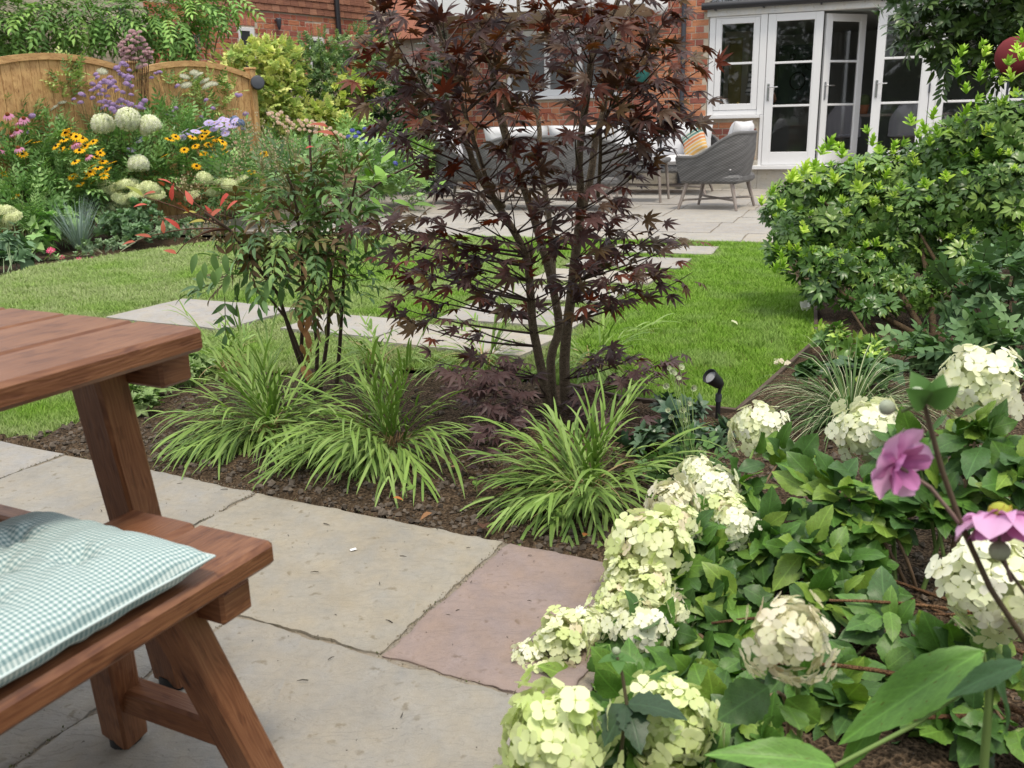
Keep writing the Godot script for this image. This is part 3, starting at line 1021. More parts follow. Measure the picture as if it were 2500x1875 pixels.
func make_room(root: Node3D) -> void:
	# the room behind the doors, closed on all sides but the glass
	box(root, "room_floor", Vector3(-0.78, 0.22, -3.9), Vector3(4.4, 0.282, -0.09), M.floor_wood)
	box(root, "room_ceiling", Vector3(-0.78, 2.43, -3.9), Vector3(4.4, 2.49, -0.085), M.room)
	box(root, "room_wall", Vector3(-0.8, 0.22, -4.0), Vector3(4.4, 2.5, -3.91), M.room)
	box(root, "room_wall", Vector3(-0.82, 0.25, -3.9), Vector3(-0.781, 2.5, -0.225), M.room)
	box(root, "room_wall", Vector3(4.35, 0.25, -3.9), Vector3(4.4, 2.5, -0.1), M.room)
	var bl := MB.new()
	bl.add(cbox_b(Vector3(0.9, 1.0, 0.03), 0.01), Transform3D())
	var pic := part(root, "wall_picture", bl.mesh(), mat(Color(0.09, 0.15, 0.15), 0.5), Transform3D(Basis(), Vector3(0.35, 1.75, -3.88)))
	var ring := MB.new()
	for q in [[-0.1, -0.12, 0.13], [0.12, 0.18, 0.1], [-0.05, 0.2, 0.05], [-0.2, 0.3, 0.04]]:
		var pts := []
		for k in 17:
			pts.append(Vector3(q[0] + cos(TAU * k / 16) * q[2], q[1] + sin(TAU * k / 16) * q[2] * 1.15, 0.02))
		tube(ring, pts, [0.012], 6, Color.WHITE, false)
	part(pic, "printed_rings", ring.mesh(), M.black)
	# dining set
	var dt := thing("dining_table", "wooden dining table inside the dark room behind the garden doors", "table", hw(1.75, 0.282, -1.75), HA)
	box(dt, "tabletop", Vector3(-0.9, 0.71, -0.42), Vector3(0.9, 0.75, 0.42), M.grey_wood)
	for sx in [-1, 1]:
		for sz in [-1, 1]:
			box(dt, "leg", Vector3(sx * 0.82 - 0.03, 0, sz * 0.36 - 0.03), Vector3(sx * 0.82 + 0.03, 0.708, sz * 0.36 + 0.03), M.white)
	var spots := [[1.12, -1.05, PI, "grey upholstered dining chair seen in the open garden doorway"], [2.02, -1.05, PI, "grey upholstered dining chair behind the glass of the right-hand garden door"]]
	for q in spots:
		var c := thing("dining_chair", q[3], "chair", hw(q[0], 0.282, q[1]), HA + q[2], "dining chairs in the garden room")
		var bk := grid(14, 10, func(a: float, t: float):
			var ang := lerpf(-1.15, 1.15, a)
			var y := 0.42 + 0.50 * t
			var w := 0.27 * (1.0 - 0.42 * pow(maxf(0.0, t - 0.45) / 0.55, 2.4))
			return Vector3(sin(ang) * w * 1.05, y - 0.10 * pow(absf(ang) / 1.15, 3.0) * t, -0.24 + 0.17 * (1 - cos(ang)) - 0.05 * t))
		part(c, "backrest", bk.mesh(), M.chair_grey)
		var seat := MB.new()
		lathe(seat, [Vector2(0.001, 0.40), Vector2(0.22, 0.40), Vector2(0.265, 0.43), Vector2(0.25, 0.47), Vector2(0.001, 0.48)], 20)
		part(c, "seat", seat.mesh(), M.chair_grey)
		for sx in [-1, 1]:
			for sz in [-1, 1]:
				rod(c, "leg", [Vector3(sx * 0.15, 0.41, sz * 0.15), Vector3(sx * 0.22, 0, sz * 0.22)], [0.016, 0.011], M.grey_wood, 8)
	var cp := thing("cactus_pot", "small round cactus in a terracotta pot inside the doorway", "pot plant", hw(1.40, 1.034, -1.5), HA)
	var pb := MB.new()
	lathe(pb, [Vector2(0.001, 0), Vector2(0.055, 0), Vector2(0.072, 0.11), Vector2(0.078, 0.11), Vector2(0.078, 0.135), Vector2(0.066, 0.135), Vector2(0.066, 0.12), Vector2(0.001, 0.12)], 16)
	part(cp, "pot", pb.mesh(), M.terracotta)
	var cb := MB.new()
	lathe(cb, [Vector2(0.05, 0.12), Vector2(0.075, 0.17), Vector2(0.078, 0.22), Vector2(0.055, 0.275), Vector2(0.001, 0.295)], 16, Color(0.10, 0.13, 0.06))
	for i in cb.v.size():
		var r := 1.0 + 0.10 * cos(atan2(cb.v[i].z, cb.v[i].x) * 8.0)
		cb.v[i] = Vector3(cb.v[i].x * r, cb.v[i].y, cb.v[i].z * r)
	part(cp, "cactus", cb.mesh(), M.stem)
	var fr := thing("photo_frame", "small pale photo frame leaning on the inside window ledge", "photo frame", hw(-0.52, 1.075, -0.14), HA)
	part(fr, "frame", cbox(Vector3(0.035, 0.24, 0.19), 0.004), M.white, Transform3D(Basis(Vector3.BACK, 0.42), Vector3(0, 0.115, 0)))
	part(fr, "strut", cbox(Vector3(0.012, 0.18, 0.05), 0.002), M.black, Transform3D(Basis(Vector3.BACK, -0.5), Vector3(-0.075, 0.082, 0)))
	box(root, "window_ledge", Vector3(-0.78, 1.03, -0.22), Vector3(-0.03, 1.073, -0.052), M.white)
	var pk := thing("yellow_bottle", "small amber bottle standing on the inside window ledge", "bottle", hw(-0.36, 1.075, -0.14), HA)
	var bb := MB.new()
	lathe(bb, [Vector2(0.001, 0), Vector2(0.03, 0), Vector2(0.032, 0.09), Vector2(0.012, 0.13), Vector2(0.012, 0.17), Vector2(0.001, 0.17)], 12)
	part(pk, "body", bb.mesh(), mat(Color(0.5, 0.32, 0.05), 0.3))
	var cab := thing("wall_cabinet", "tall pale cabinet with yellow and blue book spines left of the window inside", "cabinet", hw(-0.55, 0.282, -1.5), HA)
	box(cab, "case", Vector3(-0.2, 0, -0.3), Vector3(0.18, 2.05, 0.1), mat(Color(0.35, 0.32, 0.26), 0.7))
	box(cab, "door_panel", Vector3(-0.12, 0.8, 0.101), Vector3(0.08, 1.95, 0.115), mat(Color(0.30, 0.24, 0.08), 0.6))
	make_person()

# ---------------------------------------------------------------- the figure inside: one continuous surface from tapered bones
func sdf_at(p: Vector3, bones: Array, k: float) -> float:
	var d := 1e9
	for q in bones:
		var a: Vector3 = q[0]
		var ab: Vector3 = q[1] - a
		var t := clampf((p - a).dot(ab) / maxf(ab.length_squared(), 1e-9), 0, 1)
		var e: float = (p - a - ab * t).length() - lerpf(q[2], q[3], t)
		var h := clampf(0.5 + 0.5 * (d - e) / k, 0, 1)
		d = lerpf(d, e, h) - k * h * (1 - h)
	return d

func sdf_mesh(b: MB, bones: Array, lo: Vector3, hi: Vector3, cell: float, k: float, col: Callable) -> void:
	var nx := int((hi.x - lo.x) / cell) + 2
	var ny := int((hi.y - lo.y) / cell) + 2
	var nz := int((hi.z - lo.z) / cell) + 2
	var val := PackedFloat32Array()
	val.resize(nx * ny * nz)
	for z in nz:
		for y in ny:
			for x in nx:
				val[(z * ny + y) * nx + x] = sdf_at(lo + Vector3(x, y, z) * cell, bones, k)
	var idx := {}
	for z in nz - 1:
		for y in ny - 1:
			for x in nx - 1:
				var sum := Vector3.ZERO
				var cnt := 0
				for e in [[0, 0, 0, 1, 0, 0], [0, 1, 0, 1, 1, 0], [0, 0, 1, 1, 0, 1], [0, 1, 1, 1, 1, 1], [0, 0, 0, 0, 1, 0], [1, 0, 0, 1, 1, 0], [0, 0, 1, 0, 1, 1], [1, 0, 1, 1, 1, 1], [0, 0, 0, 0, 0, 1], [1, 0, 0, 1, 0, 1], [0, 1, 0, 0, 1, 1], [1, 1, 0, 1, 1, 1]]:
					var va := val[((z + e[2]) * ny + y + e[1]) * nx + x + e[0]]
					var vb := val[((z + e[5]) * ny + y + e[4]) * nx + x + e[3]]
					if (va < 0) != (vb < 0):
						var t := va / (va - vb)
						sum += Vector3(x + lerpf(e[0], e[3], t), y + lerpf(e[1], e[4], t), z + lerpf(e[2], e[5], t))
						cnt += 1
				if cnt:
					var p := lo + sum / cnt * cell
					var h := cell * 0.5
					var g := Vector3(sdf_at(p + Vector3(h, 0, 0), bones, k) - sdf_at(p - Vector3(h, 0, 0), bones, k), sdf_at(p + Vector3(0, h, 0), bones, k) - sdf_at(p - Vector3(0, h, 0), bones, k), sdf_at(p + Vector3(0, 0, h), bones, k) - sdf_at(p - Vector3(0, 0, h), bones, k)).normalized()
					idx[(z * ny + y) * nx + x] = b.vert(p, g, col.call(p))
	for z in range(1, nz - 1):
		for y in range(1, ny - 1):
			for x in range(1, nx - 1):
				var i := (z * ny + y) * nx + x
				for q in [[1, nx, nx * ny], [nx, 1, nx * ny], [nx * ny, 1, nx]]:
					if (val[i] < 0) != (val[i + q[0]] < 0):
						var c := [i, i - q[1], i - q[1] - q[2], i - q[2]]
						if idx.has(c[0]) and idx.has(c[1]) and idx.has(c[2]) and idx.has(c[3]):
							b.quad(idx[c[0]], idx[c[1]], idx[c[2]], idx[c[3]])

func make_person() -> void:
	var t := thing("person", "person in a black and white striped top and jeans standing inside behind the window", "person", hw(-0.10, 0.282, -0.75), HA + 2.4)
	var bones := [
		[Vector3(0, 0.98, 0), Vector3(0, 1.18, 0), 0.135, 0.125], [Vector3(0, 1.18, 0), Vector3(0, 1.38, 0), 0.13, 0.12], [Vector3(-0.15, 1.40, 0), Vector3(0.15, 1.40, 0), 0.065, 0.065], [Vector3(0, 1.40, 0), Vector3(0, 1.52, 0.01), 0.06, 0.05],
		[Vector3(0, 1.58, 0.015), Vector3(0, 1.63, 0.005), 0.085, 0.095],
		[Vector3(-0.09, 0.94, 0), Vector3(-0.10, 0.50, 0.02), 0.105, 0.065], [Vector3(-0.10, 0.50, 0.02), Vector3(-0.105, 0.09, -0.01), 0.06, 0.043], [Vector3(-0.105, 0.045, -0.03), Vector3(-0.12, 0.035, 0.14), 0.045, 0.035],
		[Vector3(0.09, 0.94, 0), Vector3(0.10, 0.50, 0.02), 0.105, 0.065], [Vector3(0.10, 0.50, 0.02), Vector3(0.105, 0.09, -0.01), 0.06, 0.043], [Vector3(0.105, 0.045, -0.03), Vector3(0.12, 0.035, 0.14), 0.045, 0.035],
		[Vector3(-0.19, 1.39, 0), Vector3(-0.25, 1.11, -0.02), 0.055, 0.042], [Vector3(-0.25, 1.11, -0.02), Vector3(-0.13, 1.0, 0.17), 0.042, 0.028],
		[Vector3(0.19, 1.39, 0), Vector3(0.25, 1.11, -0.02), 0.055, 0.042], [Vector3(0.25, 1.11, -0.02), Vector3(0.13, 1.0, 0.17), 0.042, 0.028]]
	var skin := Color(0.42, 0.24, 0.17)
	var b := MB.new()
	sdf_mesh(b, bones, Vector3(-0.36, -0.02, -0.2), Vector3(0.36, 1.8, 0.26), 0.022, 0.03, func(p):
		if p.y > 1.46: return skin
		if p.y < 0.07: return Color(0.5, 0.5, 0.5)
		if p.y < 0.98 and absf(p.x) < 0.22 and p.z < 0.12: return Color(0.07, 0.11, 0.17)
		if p.z > 0.02 and absf(p.x) > 0.09 and p.y < 1.14: return skin
		return Color(0.75, 0.73, 0.70) if fposmod(p.y * 1.0, 0.075) < 0.045 else Color(0.02, 0.02, 0.025))
	for s in [-1, 1]:      # hands with five fingers, resting together at the waist
		var w := Vector3(s * 0.13, 1.0, 0.17)
		var hb := [[w, w + Vector3(-s * 0.055, -0.01, 0.035), 0.026, 0.03]]
		var root := w + Vector3(-s * 0.055, -0.01, 0.035)
		for f in 4:
			var o := Vector3(0, 0.03 - 0.02 * f, 0.004)
			var ln: float = [0.028, 0.033, 0.031, 0.024][f]
			hb.append([root + o, root + o + Vector3(-s * ln, 0, 0.012), 0.0095, 0.009])
			hb.append([root + o + Vector3(-s * ln, 0, 0.012), root + o + Vector3(-s * ln * 1.7, -0.004, -0.008), 0.009, 0.008])
		hb.append([w + Vector3(-s * 0.02, 0.02, 0.01), w + Vector3(-s * 0.05, 0.055, 0.03), 0.012, 0.009])
		sdf_mesh(b, hb, w - Vector3(0.15, 0.09, 0.08), w + Vector3(0.15, 0.1, 0.12), 0.007, 0.008, func(_p): return skin)
	var head := [[Vector3(0, 1.60, -0.01), Vector3(0, 1.655, -0.01), 0.088, 0.096], [Vector3(0, 1.54, 0.035), Vector3(0, 1.60, 0.035), 0.05, 0.062], [Vector3(0, 1.615, 0.085), Vector3(0, 1.585, 0.112), 0.010, 0.014], [Vector3(-0.03, 1.553, 0.078), Vector3(0.03, 1.553, 0.078), 0.012, 0.012], [Vector3(-0.096, 1.60, -0.005), Vector3(-0.096, 1.62, -0.012), 0.014, 0.02], [Vector3(0.096, 1.60, -0.005), Vector3(0.096, 1.62, -0.012), 0.014, 0.02]]
	sdf_mesh(b, head, Vector3(-0.13, 1.46, -0.13), Vector3(0.13, 1.77, 0.15), 0.009, 0.02, func(p):
		if absf(p.y - 1.617) < 0.008 and absf(absf(p.x) - 0.035) < 0.013 and p.z > 0.05: return Color(0.03, 0.02, 0.02)
		if absf(p.y - 1.553) < 0.008 and absf(p.x) < 0.03 and p.z > 0.06: return Color(0.35, 0.12, 0.10)
		return skin)
	part(t, "body", b.mesh(), M.stem)
	var hair := MB.new()
	sdf_mesh(hair, [[Vector3(0, 1.64, -0.035), Vector3(0, 1.675, -0.02), 0.097, 0.098], [Vector3(0, 1.62, -0.07), Vector3(0, 1.45, -0.08), 0.075, 0.05]], Vector3(-0.14, 1.36, -0.18), Vector3(0.14, 1.80, 0.12), 0.012, 0.03, func(_p): return Color(0.05, 0.03, 0.02))
	part(t, "hair", hair.mesh(), M.stem)

# ---------------------------------------------------------------- the house next door, fence
func make_neighbour() -> void:
	var root := thing("neighbouring_house", "red brick side wall of the house next door with hung tiles above", "house", Vector3(-3.857, 0, -17.0), deg_to_rad(52.0))
	var wall := part(root, "wall", cbox(Vector3(8.3, 2.96, 0.3), 0.001), M.brick_mortar, Transform3D(Basis(), Vector3(-1.55, 1.48, -0.15)))
	var list := brickwork([[-2.6, 2.5, 1.95, 2.95]], [[-0.95, -0.58, 1.9, 2.70], [-0.95, -0.58, 2.68, 2.86], [0.55, 0.95, 1.9, 2.62], [0.52, 0.98, 2.6, 2.8]], 1.94, 2.93)
	for q in list:
		q[1] -= Vector3(-1.55, 1.48, -0.15)
	lay_bricks(root, wall, list, func(p): return -absf(p.x - 1.6))
	var bm := brick_meshes()
	for i in 5:
		part(wall, "arch_brick", bm["soldier" + str(rng.randi() % 6)], M.brick, Transform3D(Basis(Vector3.BACK, (i - 2) * -0.05), Vector3(-0.925 + i * 0.082 + 1.55, 2.79 - 1.48, 0.134)))
	for i in 5:
		part(wall, "arch_brick", bm["soldier" + str(rng.randi() % 6)], M.brick, Transform3D(Basis(Vector3.BACK, (i - 2) * -0.05), Vector3(0.585 + i * 0.082 + 1.55, 2.71 - 1.48, 0.134)))
	for q in [[-0.92, -0.60, 2.0, 2.66], [0.58, 0.92, 2.0, 2.58]]:
		var w := Node3D.new()
		w.name = "window"
		root.add_child(w, true)
		w.position = Vector3(q[0], q[2], 0.0)
		var ww: float = q[1] - q[0]
		var hh: float = q[3] - q[2]
		box(w, "frame", Vector3(ww - 0.09, 0, -0.02), Vector3(ww, hh, 0.02), M.white)
		box(w, "frame", Vector3(0, 0, -0.02), Vector3(0.04, hh, 0.02), M.white)
		box(w, "frame", Vector3(0.04, hh - 0.06, -0.019), Vector3(ww - 0.09, hh, 0.019), M.white)
		box(w, "pane", Vector3(0.04, 0, -0.005), Vector3(ww - 0.09, hh - 0.06, 0.012), mat(Color(0.03, 0.035, 0.04), 0.1), 0.001)
	# hung clay tiles, course over course
	var tiles := part(root, "tile_backing", cbox(Vector3(8.3, 1.6, 0.28), 0.001), M.brick_mortar, Transform3D(Basis(), Vector3(-1.55, 3.76, -0.15)))
	var tm := []
	for c in [Color(0.36, 0.17, 0.11), Color(0.30, 0.14, 0.095), Color(0.42, 0.21, 0.14)]:
		var b := MB.new()
		b.add(cbox_b(Vector3(0.162, 0.16, 0.016), 0.003), Transform3D(), c)
		tm.append(b.mesh())
	for r in 3:
		for i in 26:
			part(tiles, "tile", tm[rng.randi() % 3], M.brick, Transform3D(Basis(Vector3.RIGHT, -0.13), Vector3(-0.55 + i * 0.166 + (0.083 if r % 2 else 0.0), 3.03 + r * 0.115 - 3.76, 0.168 + rf(-0.002, 0.002))))
	var gm := MB.new()
	tube(gm, [Vector3(1.24, 0.1, 0.09), Vector3(1.24, 3.3, 0.09)], [0.05, 0.05], 10)
	part(root, "downpipe", gm.mesh(), M.black)
	var lamp := thing("wall_lamp", "small dark lamp fixed to the neighbouring brick wall", "lamp", Vector3(-3.857, 0, -17.0) + Basis(Vector3.UP, deg_to_rad(52.0)) * Vector3(-0.13, 2.72, 0.01), deg_to_rad(52.0))
	var lb := MB.new()
	lathe(lb, [Vector2(0.001, 0.12), Vector2(0.045, 0.12), Vector2(0.05, 0.09), Vector2(0.035, 0.0), Vector2(0.02, -0.06), Vector2(0.001, -0.07)], 12)
	part(lamp, "shade", lb.mesh(), M.charcoal, Transform3D(Basis(), Vector3(0, 0, 0.09)))
	part(lamp, "bracket", cbox(Vector3(0.03, 0.03, 0.1), 0.004), M.charcoal, Transform3D(Basis(), Vector3(0, 0.09, 0.045)))

func make_fence() -> void:
	var A := Vector3(-5.119, 0, -9.33)
	var D := Vector3(0.5, 0, -0.866)
	var turn := atan2(-D.z, D.x)
	var labels := ["arched tan timber fence panel at the left edge behind the purple verbena", "arched tan timber fence panel beside the yellow climber", "arched tan timber fence panel just outside the left edge"]
	for k in 2:
		var root := thing("timber_fence", labels[k], "fence", A + D * 1.83 * k, turn, "fence panels along the boundary")
		var n := 16
		for i in n:
			var x0 := 0.06 + i * 1.71 / n
			var xm := x0 + 0.053
			var top := 1.69 + 0.125 * (1.0 - pow((xm - 0.915) / 0.87, 2.0))
			part(root, "board", cbox(Vector3(0.1035, top - 0.05, 0.02), 0.004, Vector2(i * 0.37 + k, i * 0.061)), M.fence_wood, Transform3D(Basis(), Vector3(xm, (top + 0.05) * 0.5, rf(-0.0015, 0.0015))))
		var cap := MB.new()
		for side in [[0.0, 0.03, 0.06]]:
			var pts := []
			for i in 21:
				var x := 0.05 + i * 1.73 / 20
				pts.append(Vector3(x, 1.69 + 0.125 * (1.0 - pow((x - 0.915) / 0.87, 2.0)), 0))
			for i in 20:
				var a: Vector3 = pts[i]
				var c: Vector3 = pts[i + 1]
				var lo := Vector3(0, -0.045, 0)
				var hi := Vector3(0, 0.02, 0)
				for z in [[0.034, 1.0], [-0.034, -1.0]]:
					var zz := Vector3(0, 0, z[0])
					var k0 := cap.v.size()
					for p in [a + lo + zz, c + lo + zz, c + hi + zz, a + hi + zz]:
						cap.vert(p, Vector3(0, 0, z[1]), Color.WHITE, Vector2(p.x, p.y))
					cap.quad(k0, k0 + 1, k0 + 2, k0 + 3)
				for yy in [[hi, Vector3.UP], [lo, Vector3.DOWN]]:
					var k1 := cap.v.size()
					for p in [a + yy[0] + Vector3(0, 0, 0.034), c + yy[0] + Vector3(0, 0, 0.034), c + yy[0] - Vector3(0, 0, 0.034), a + yy[0] - Vector3(0, 0, 0.034)]:
						cap.vert(p, yy[1], Color.WHITE, Vector2(p.x, p.z))
					cap.quad(k1, k1 + 1, k1 + 2, k1 + 3)
		part(root, "capping_rail", cap.mesh(), M.fence_wood)
	for k in 3:
		var post := thing("fence_post", ["timber fence post at the far left end of the fence", "timber fence post between the two arched panels behind the pink plume flower", "timber fence post carrying the round dark disc at the end of the fence"][k], "post", A + D * 1.83 * k, turn, "fence posts")
		part(post, "shaft", cbox(Vector3(0.095, 1.76, 0.095), 0.006, Vector2(k, 0)), M.fence_wood, Transform3D(Basis(), Vector3(0, 0.88, 0)))
		part(post, "cap", cbox(Vector3(0.12, 0.03, 0.12), 0.008), M.fence_wood, Transform3D(Basis(), Vector3(0, 1.777, 0)))
	var sp := thing("garden_speaker", "round dark grey disc fixed near the top of the end fence post", "speaker", A + D * 3.66 + Vector3(0.10, 1.60, 0.07), 0.35)
	var sb := MB.new()
	lathe(sb, [Vector2(0.001, 0.035), Vector2(0.075, 0.033), Vector2(0.088, 0.02), Vector2(0.09, -0.03), Vector2(0.06, -0.045), Vector2(0.001, -0.045)], 24)
	part(sp, "disc", sb.mesh(), M.charcoal, Transform3D(Basis(Vector3.RIGHT, PI / 2 - 0.15), Vector3.ZERO))
	part(sp, "bracket", cbox(Vector3(0.03, 0.05, 0.12), 0.004), M.charcoal, Transform3D(Basis(), Vector3(-0.05, 0, -0.05)))


# ---------------------------------------------------------------- wicker seats on the patio
func pillow(w: float, h: float, t: float, seed_: int, lumps := 0.0) -> MB:   # a stuffed cushion lying in xy, thickness along z
	var ns := fnl(seed_, 1.0, 3)
	var b := MB.new()
	for side in [1.0, -1.0]:
		var g := grid(14, 14, func(a: float, c: float):
			var x: float = (a - 0.5) * 2.0
			var y: float = (c - 0.5) * 2.0
			var puff := pow(maxf(0.0, (1.0 - pow(absf(x), 2.6)) * (1.0 - pow(absf(y), 2.6))), 0.42)
			var pin := 1.0 - 0.045 * (1.0 - absf(x)) * absf(y) - 0.045 * (1.0 - absf(y)) * absf(x)
			var wob := lumps * ns.get_noise_2d(x * 2.0 + side * 5, y * 2.0)
			return Vector3(x * w * 0.5 * pin, y * h * 0.5 * pin, side * (puff * t * 0.5 * (1.0 + wob) + 0.001)))
		var mid := g.n[7 * 15 + 7]
		if mid.z * side < 0:
			for i in range(0, g.f.size(), 3):
				var k := g.f[i + 1]
				g.f[i + 1] = g.f[i + 2]
				g.f[i + 2] = k
			g.smooth()
		b.add(g, Transform3D())
	return b

func wicker_shell(w: float, dp: float, arm: float, back: float, base: float) -> MB:   # tub of woven cane: open to +z, back at -z
	var plan := func(a: float, r: float) -> Vector2:     # a 0..1 runs from one arm front round the back to the other
		var hw2 := w * 0.5 * r
		var hd := dp * 0.5 * r
		var rad := minf(hw2, hd) * 0.75
		var straight := dp * r - rad
		var arc := rad * PI * 0.5
		var flat := w * r - 2.0 * rad
		var total := 2.0 * straight + 2.0 * arc + flat
		var q := a * total
		if q < straight: return Vector2(-hw2, hd - q)
		q -= straight
		if q < arc:
			var an := q / rad
			return Vector2(-hw2 + rad - rad * cos(an), -hd + rad - rad * sin(an))
		q -= arc
		if q < flat: return Vector2(-hw2 + rad + q, -hd)
		q -= flat
		if q < arc:
			var an2 := q / rad
			return Vector2(hw2 - rad + rad * sin(an2), -hd + rad - rad * cos(an2))
		q -= arc
		return Vector2(hw2, -hd + rad + q)
	var top := func(a: float) -> float:
		var m := 1.0 - absf(a - 0.5) * 2.0
		return lerpf(arm, back, smoothstep(0.18, 0.72, m))
	var b := MB.new()
	for skin in [1.0, 0.93]:
		var g := grid(48, 8, func(a: float, t: float):
			var y: float = lerpf(base, top.call(a), t)
			var flare: float = (0.86 + 0.16 * sin(minf(1.0, (y - base) / 0.42) * PI * 0.5)) * skin
			var p: Vector2 = plan.call(a, flare)
			return Vector3(p.x, y, p.y))
		for i in g.u.size():
			g.u[i] = Vector2(g.u[i].x * (w + 2 * dp), g.v[i].y)
		var c := g.v[4 * 49 + 24]
		if (g.n[4 * 49 + 24].z > 0) == (skin == 1.0):
			for i in range(0, g.f.size(), 3):
				var k := g.f[i + 1]
				g.f[i + 1] = g.f[i + 2]
				g.f[i + 2] = k
			g.smooth()
		b.add(g, Transform3D())
	var rim := []
	for i in 49:
		var a := i / 48.0
		var y: float = top.call(a)
		var fl := (0.86 + 0.16 * sin(minf(1.0, (y - base) / 0.42) * PI * 0.5)) * 0.965
		var p: Vector2 = plan.call(a, fl)
		rim.append(Vector3(p.x, y, p.y))
	tube(b, rim, [0.024], 8)
	return b

func wicker_seat(label: String, at: Vector3, turn: float, w: float, dp: float, n_cush: int, called: String, cat: String) -> Node3D:
	var t := thing(called, label, cat, at, turn, "grey wicker patio seats")
	part(t, "shell", wicker_shell(w, dp, 0.60, 0.86, 0.33).mesh(), M.wicker)
	var fr := MB.new()
	fr.add(cbox_b(Vector3(w * 0.86, 0.10, dp * 0.9), 0.03), Transform3D(Basis(), Vector3(0, 0.35, 0)))
	part(t, "seat_frame", fr.mesh(), M.wicker)
	for sx in [-1, 1]:
		for sz in [-1, 1]:
			rod(t, "leg", [Vector3(sx * w * 0.36, 0.33, sz * dp * 0.34), Vector3(sx * w * 0.43, 0.0, sz * dp * 0.45)], [0.026, 0.016], M.grey_wood, 8)
	var x1 := Vector3(w * 0.405, 0.11, dp * 0.41)
	rod(t, "stretcher", [-x1 + Vector3(0, 0.22, 0), x1], [0.013, 0.013], M.grey_wood, 6)
	rod(t, "stretcher", [Vector3(-x1.x, 0.115, x1.z), Vector3(x1.x, 0.115, -x1.z)], [0.013, 0.013], M.grey_wood, 6)
	var cw := (w * 0.84) / n_cush
	for i in n_cush:
		var cx := (i - (n_cush - 1) * 0.5) * cw
		part(t, "seat_cushion", pillow(cw * 0.99, dp * 0.84, 0.15, i + 3, 0.15).mesh(), M.cushion_grey, Transform3D(Basis(Vector3.RIGHT, -PI / 2), Vector3(cx, 0.46, 0.06)))
		part(t, "back_cushion", pillow(cw * 0.99, 0.52, 0.19, i + 9, 0.3).mesh(), M.cushion_grey, Transform3D(Basis(Vector3.RIGHT, -0.24 + rf(-0.05, 0.05)), Vector3(cx, 0.74, -dp * 0.30)))
	return t

func make_wicker() -> void:
	wicker_seat("grey wicker armchair with one grey cushion near the garden doors", Vector3(2.50, 0, -11.10), -2.12 + PI * 0.0, 0.80, 0.78, 1, "wicker_armchair", "armchair")
	wicker_seat("long grey wicker sofa seen from behind through the maple stems", Vector3(0.60, 0, -11.45), HA + PI, 1.95, 0.82, 2, "wicker_sofa", "sofa")
	wicker_seat("grey wicker sofa with pale cushions against the brick wall", hw(-1.35, 0, 0.85), HA, 1.75, 0.82, 2, "wicker_sofa", "sofa")
	wicker_seat("grey wicker armchair behind the left stems of the maple", Vector3(-0.55, 0, -12.6), HA + PI * 0.5, 0.80, 0.78, 1, "wicker_armchair", "armchair")
	var st := thing("striped_cushion", "orange and green striped cushion leaning in the corner of the wicker sofa", "cushion", hw(-0.82, 0.70, 0.90), HA - 0.5)
	part(st, "cover", pillow(0.42, 0.42, 0.13, 4, 0.1).mesh(), M.stripe, Transform3D(Basis(Vector3.BACK, 0.5) * Basis(Vector3.RIGHT, -0.3), Vector3.ZERO))
	var ct := thing("coffee_table", "low grey wicker coffee table with slim wooden legs between the sofas", "table", Vector3(1.78, 0, -12.25), HA)
	var tp := MB.new()
	tp.add(cbox_b(Vector3(0.62, 0.06, 0.62), 0.02), Transform3D(Basis(), Vector3(0, 0.52, 0)))
	part(ct, "tabletop", tp.mesh(), M.wicker)
	for sx in [-1, 1]:
		for sz in [-1, 1]:
			rod(ct, "leg", [Vector3(sx * 0.25, 0.49, sz * 0.25), Vector3(sx * 0.29, 0, sz * 0.29)], [0.022, 0.016], M.grey_wood, 8)

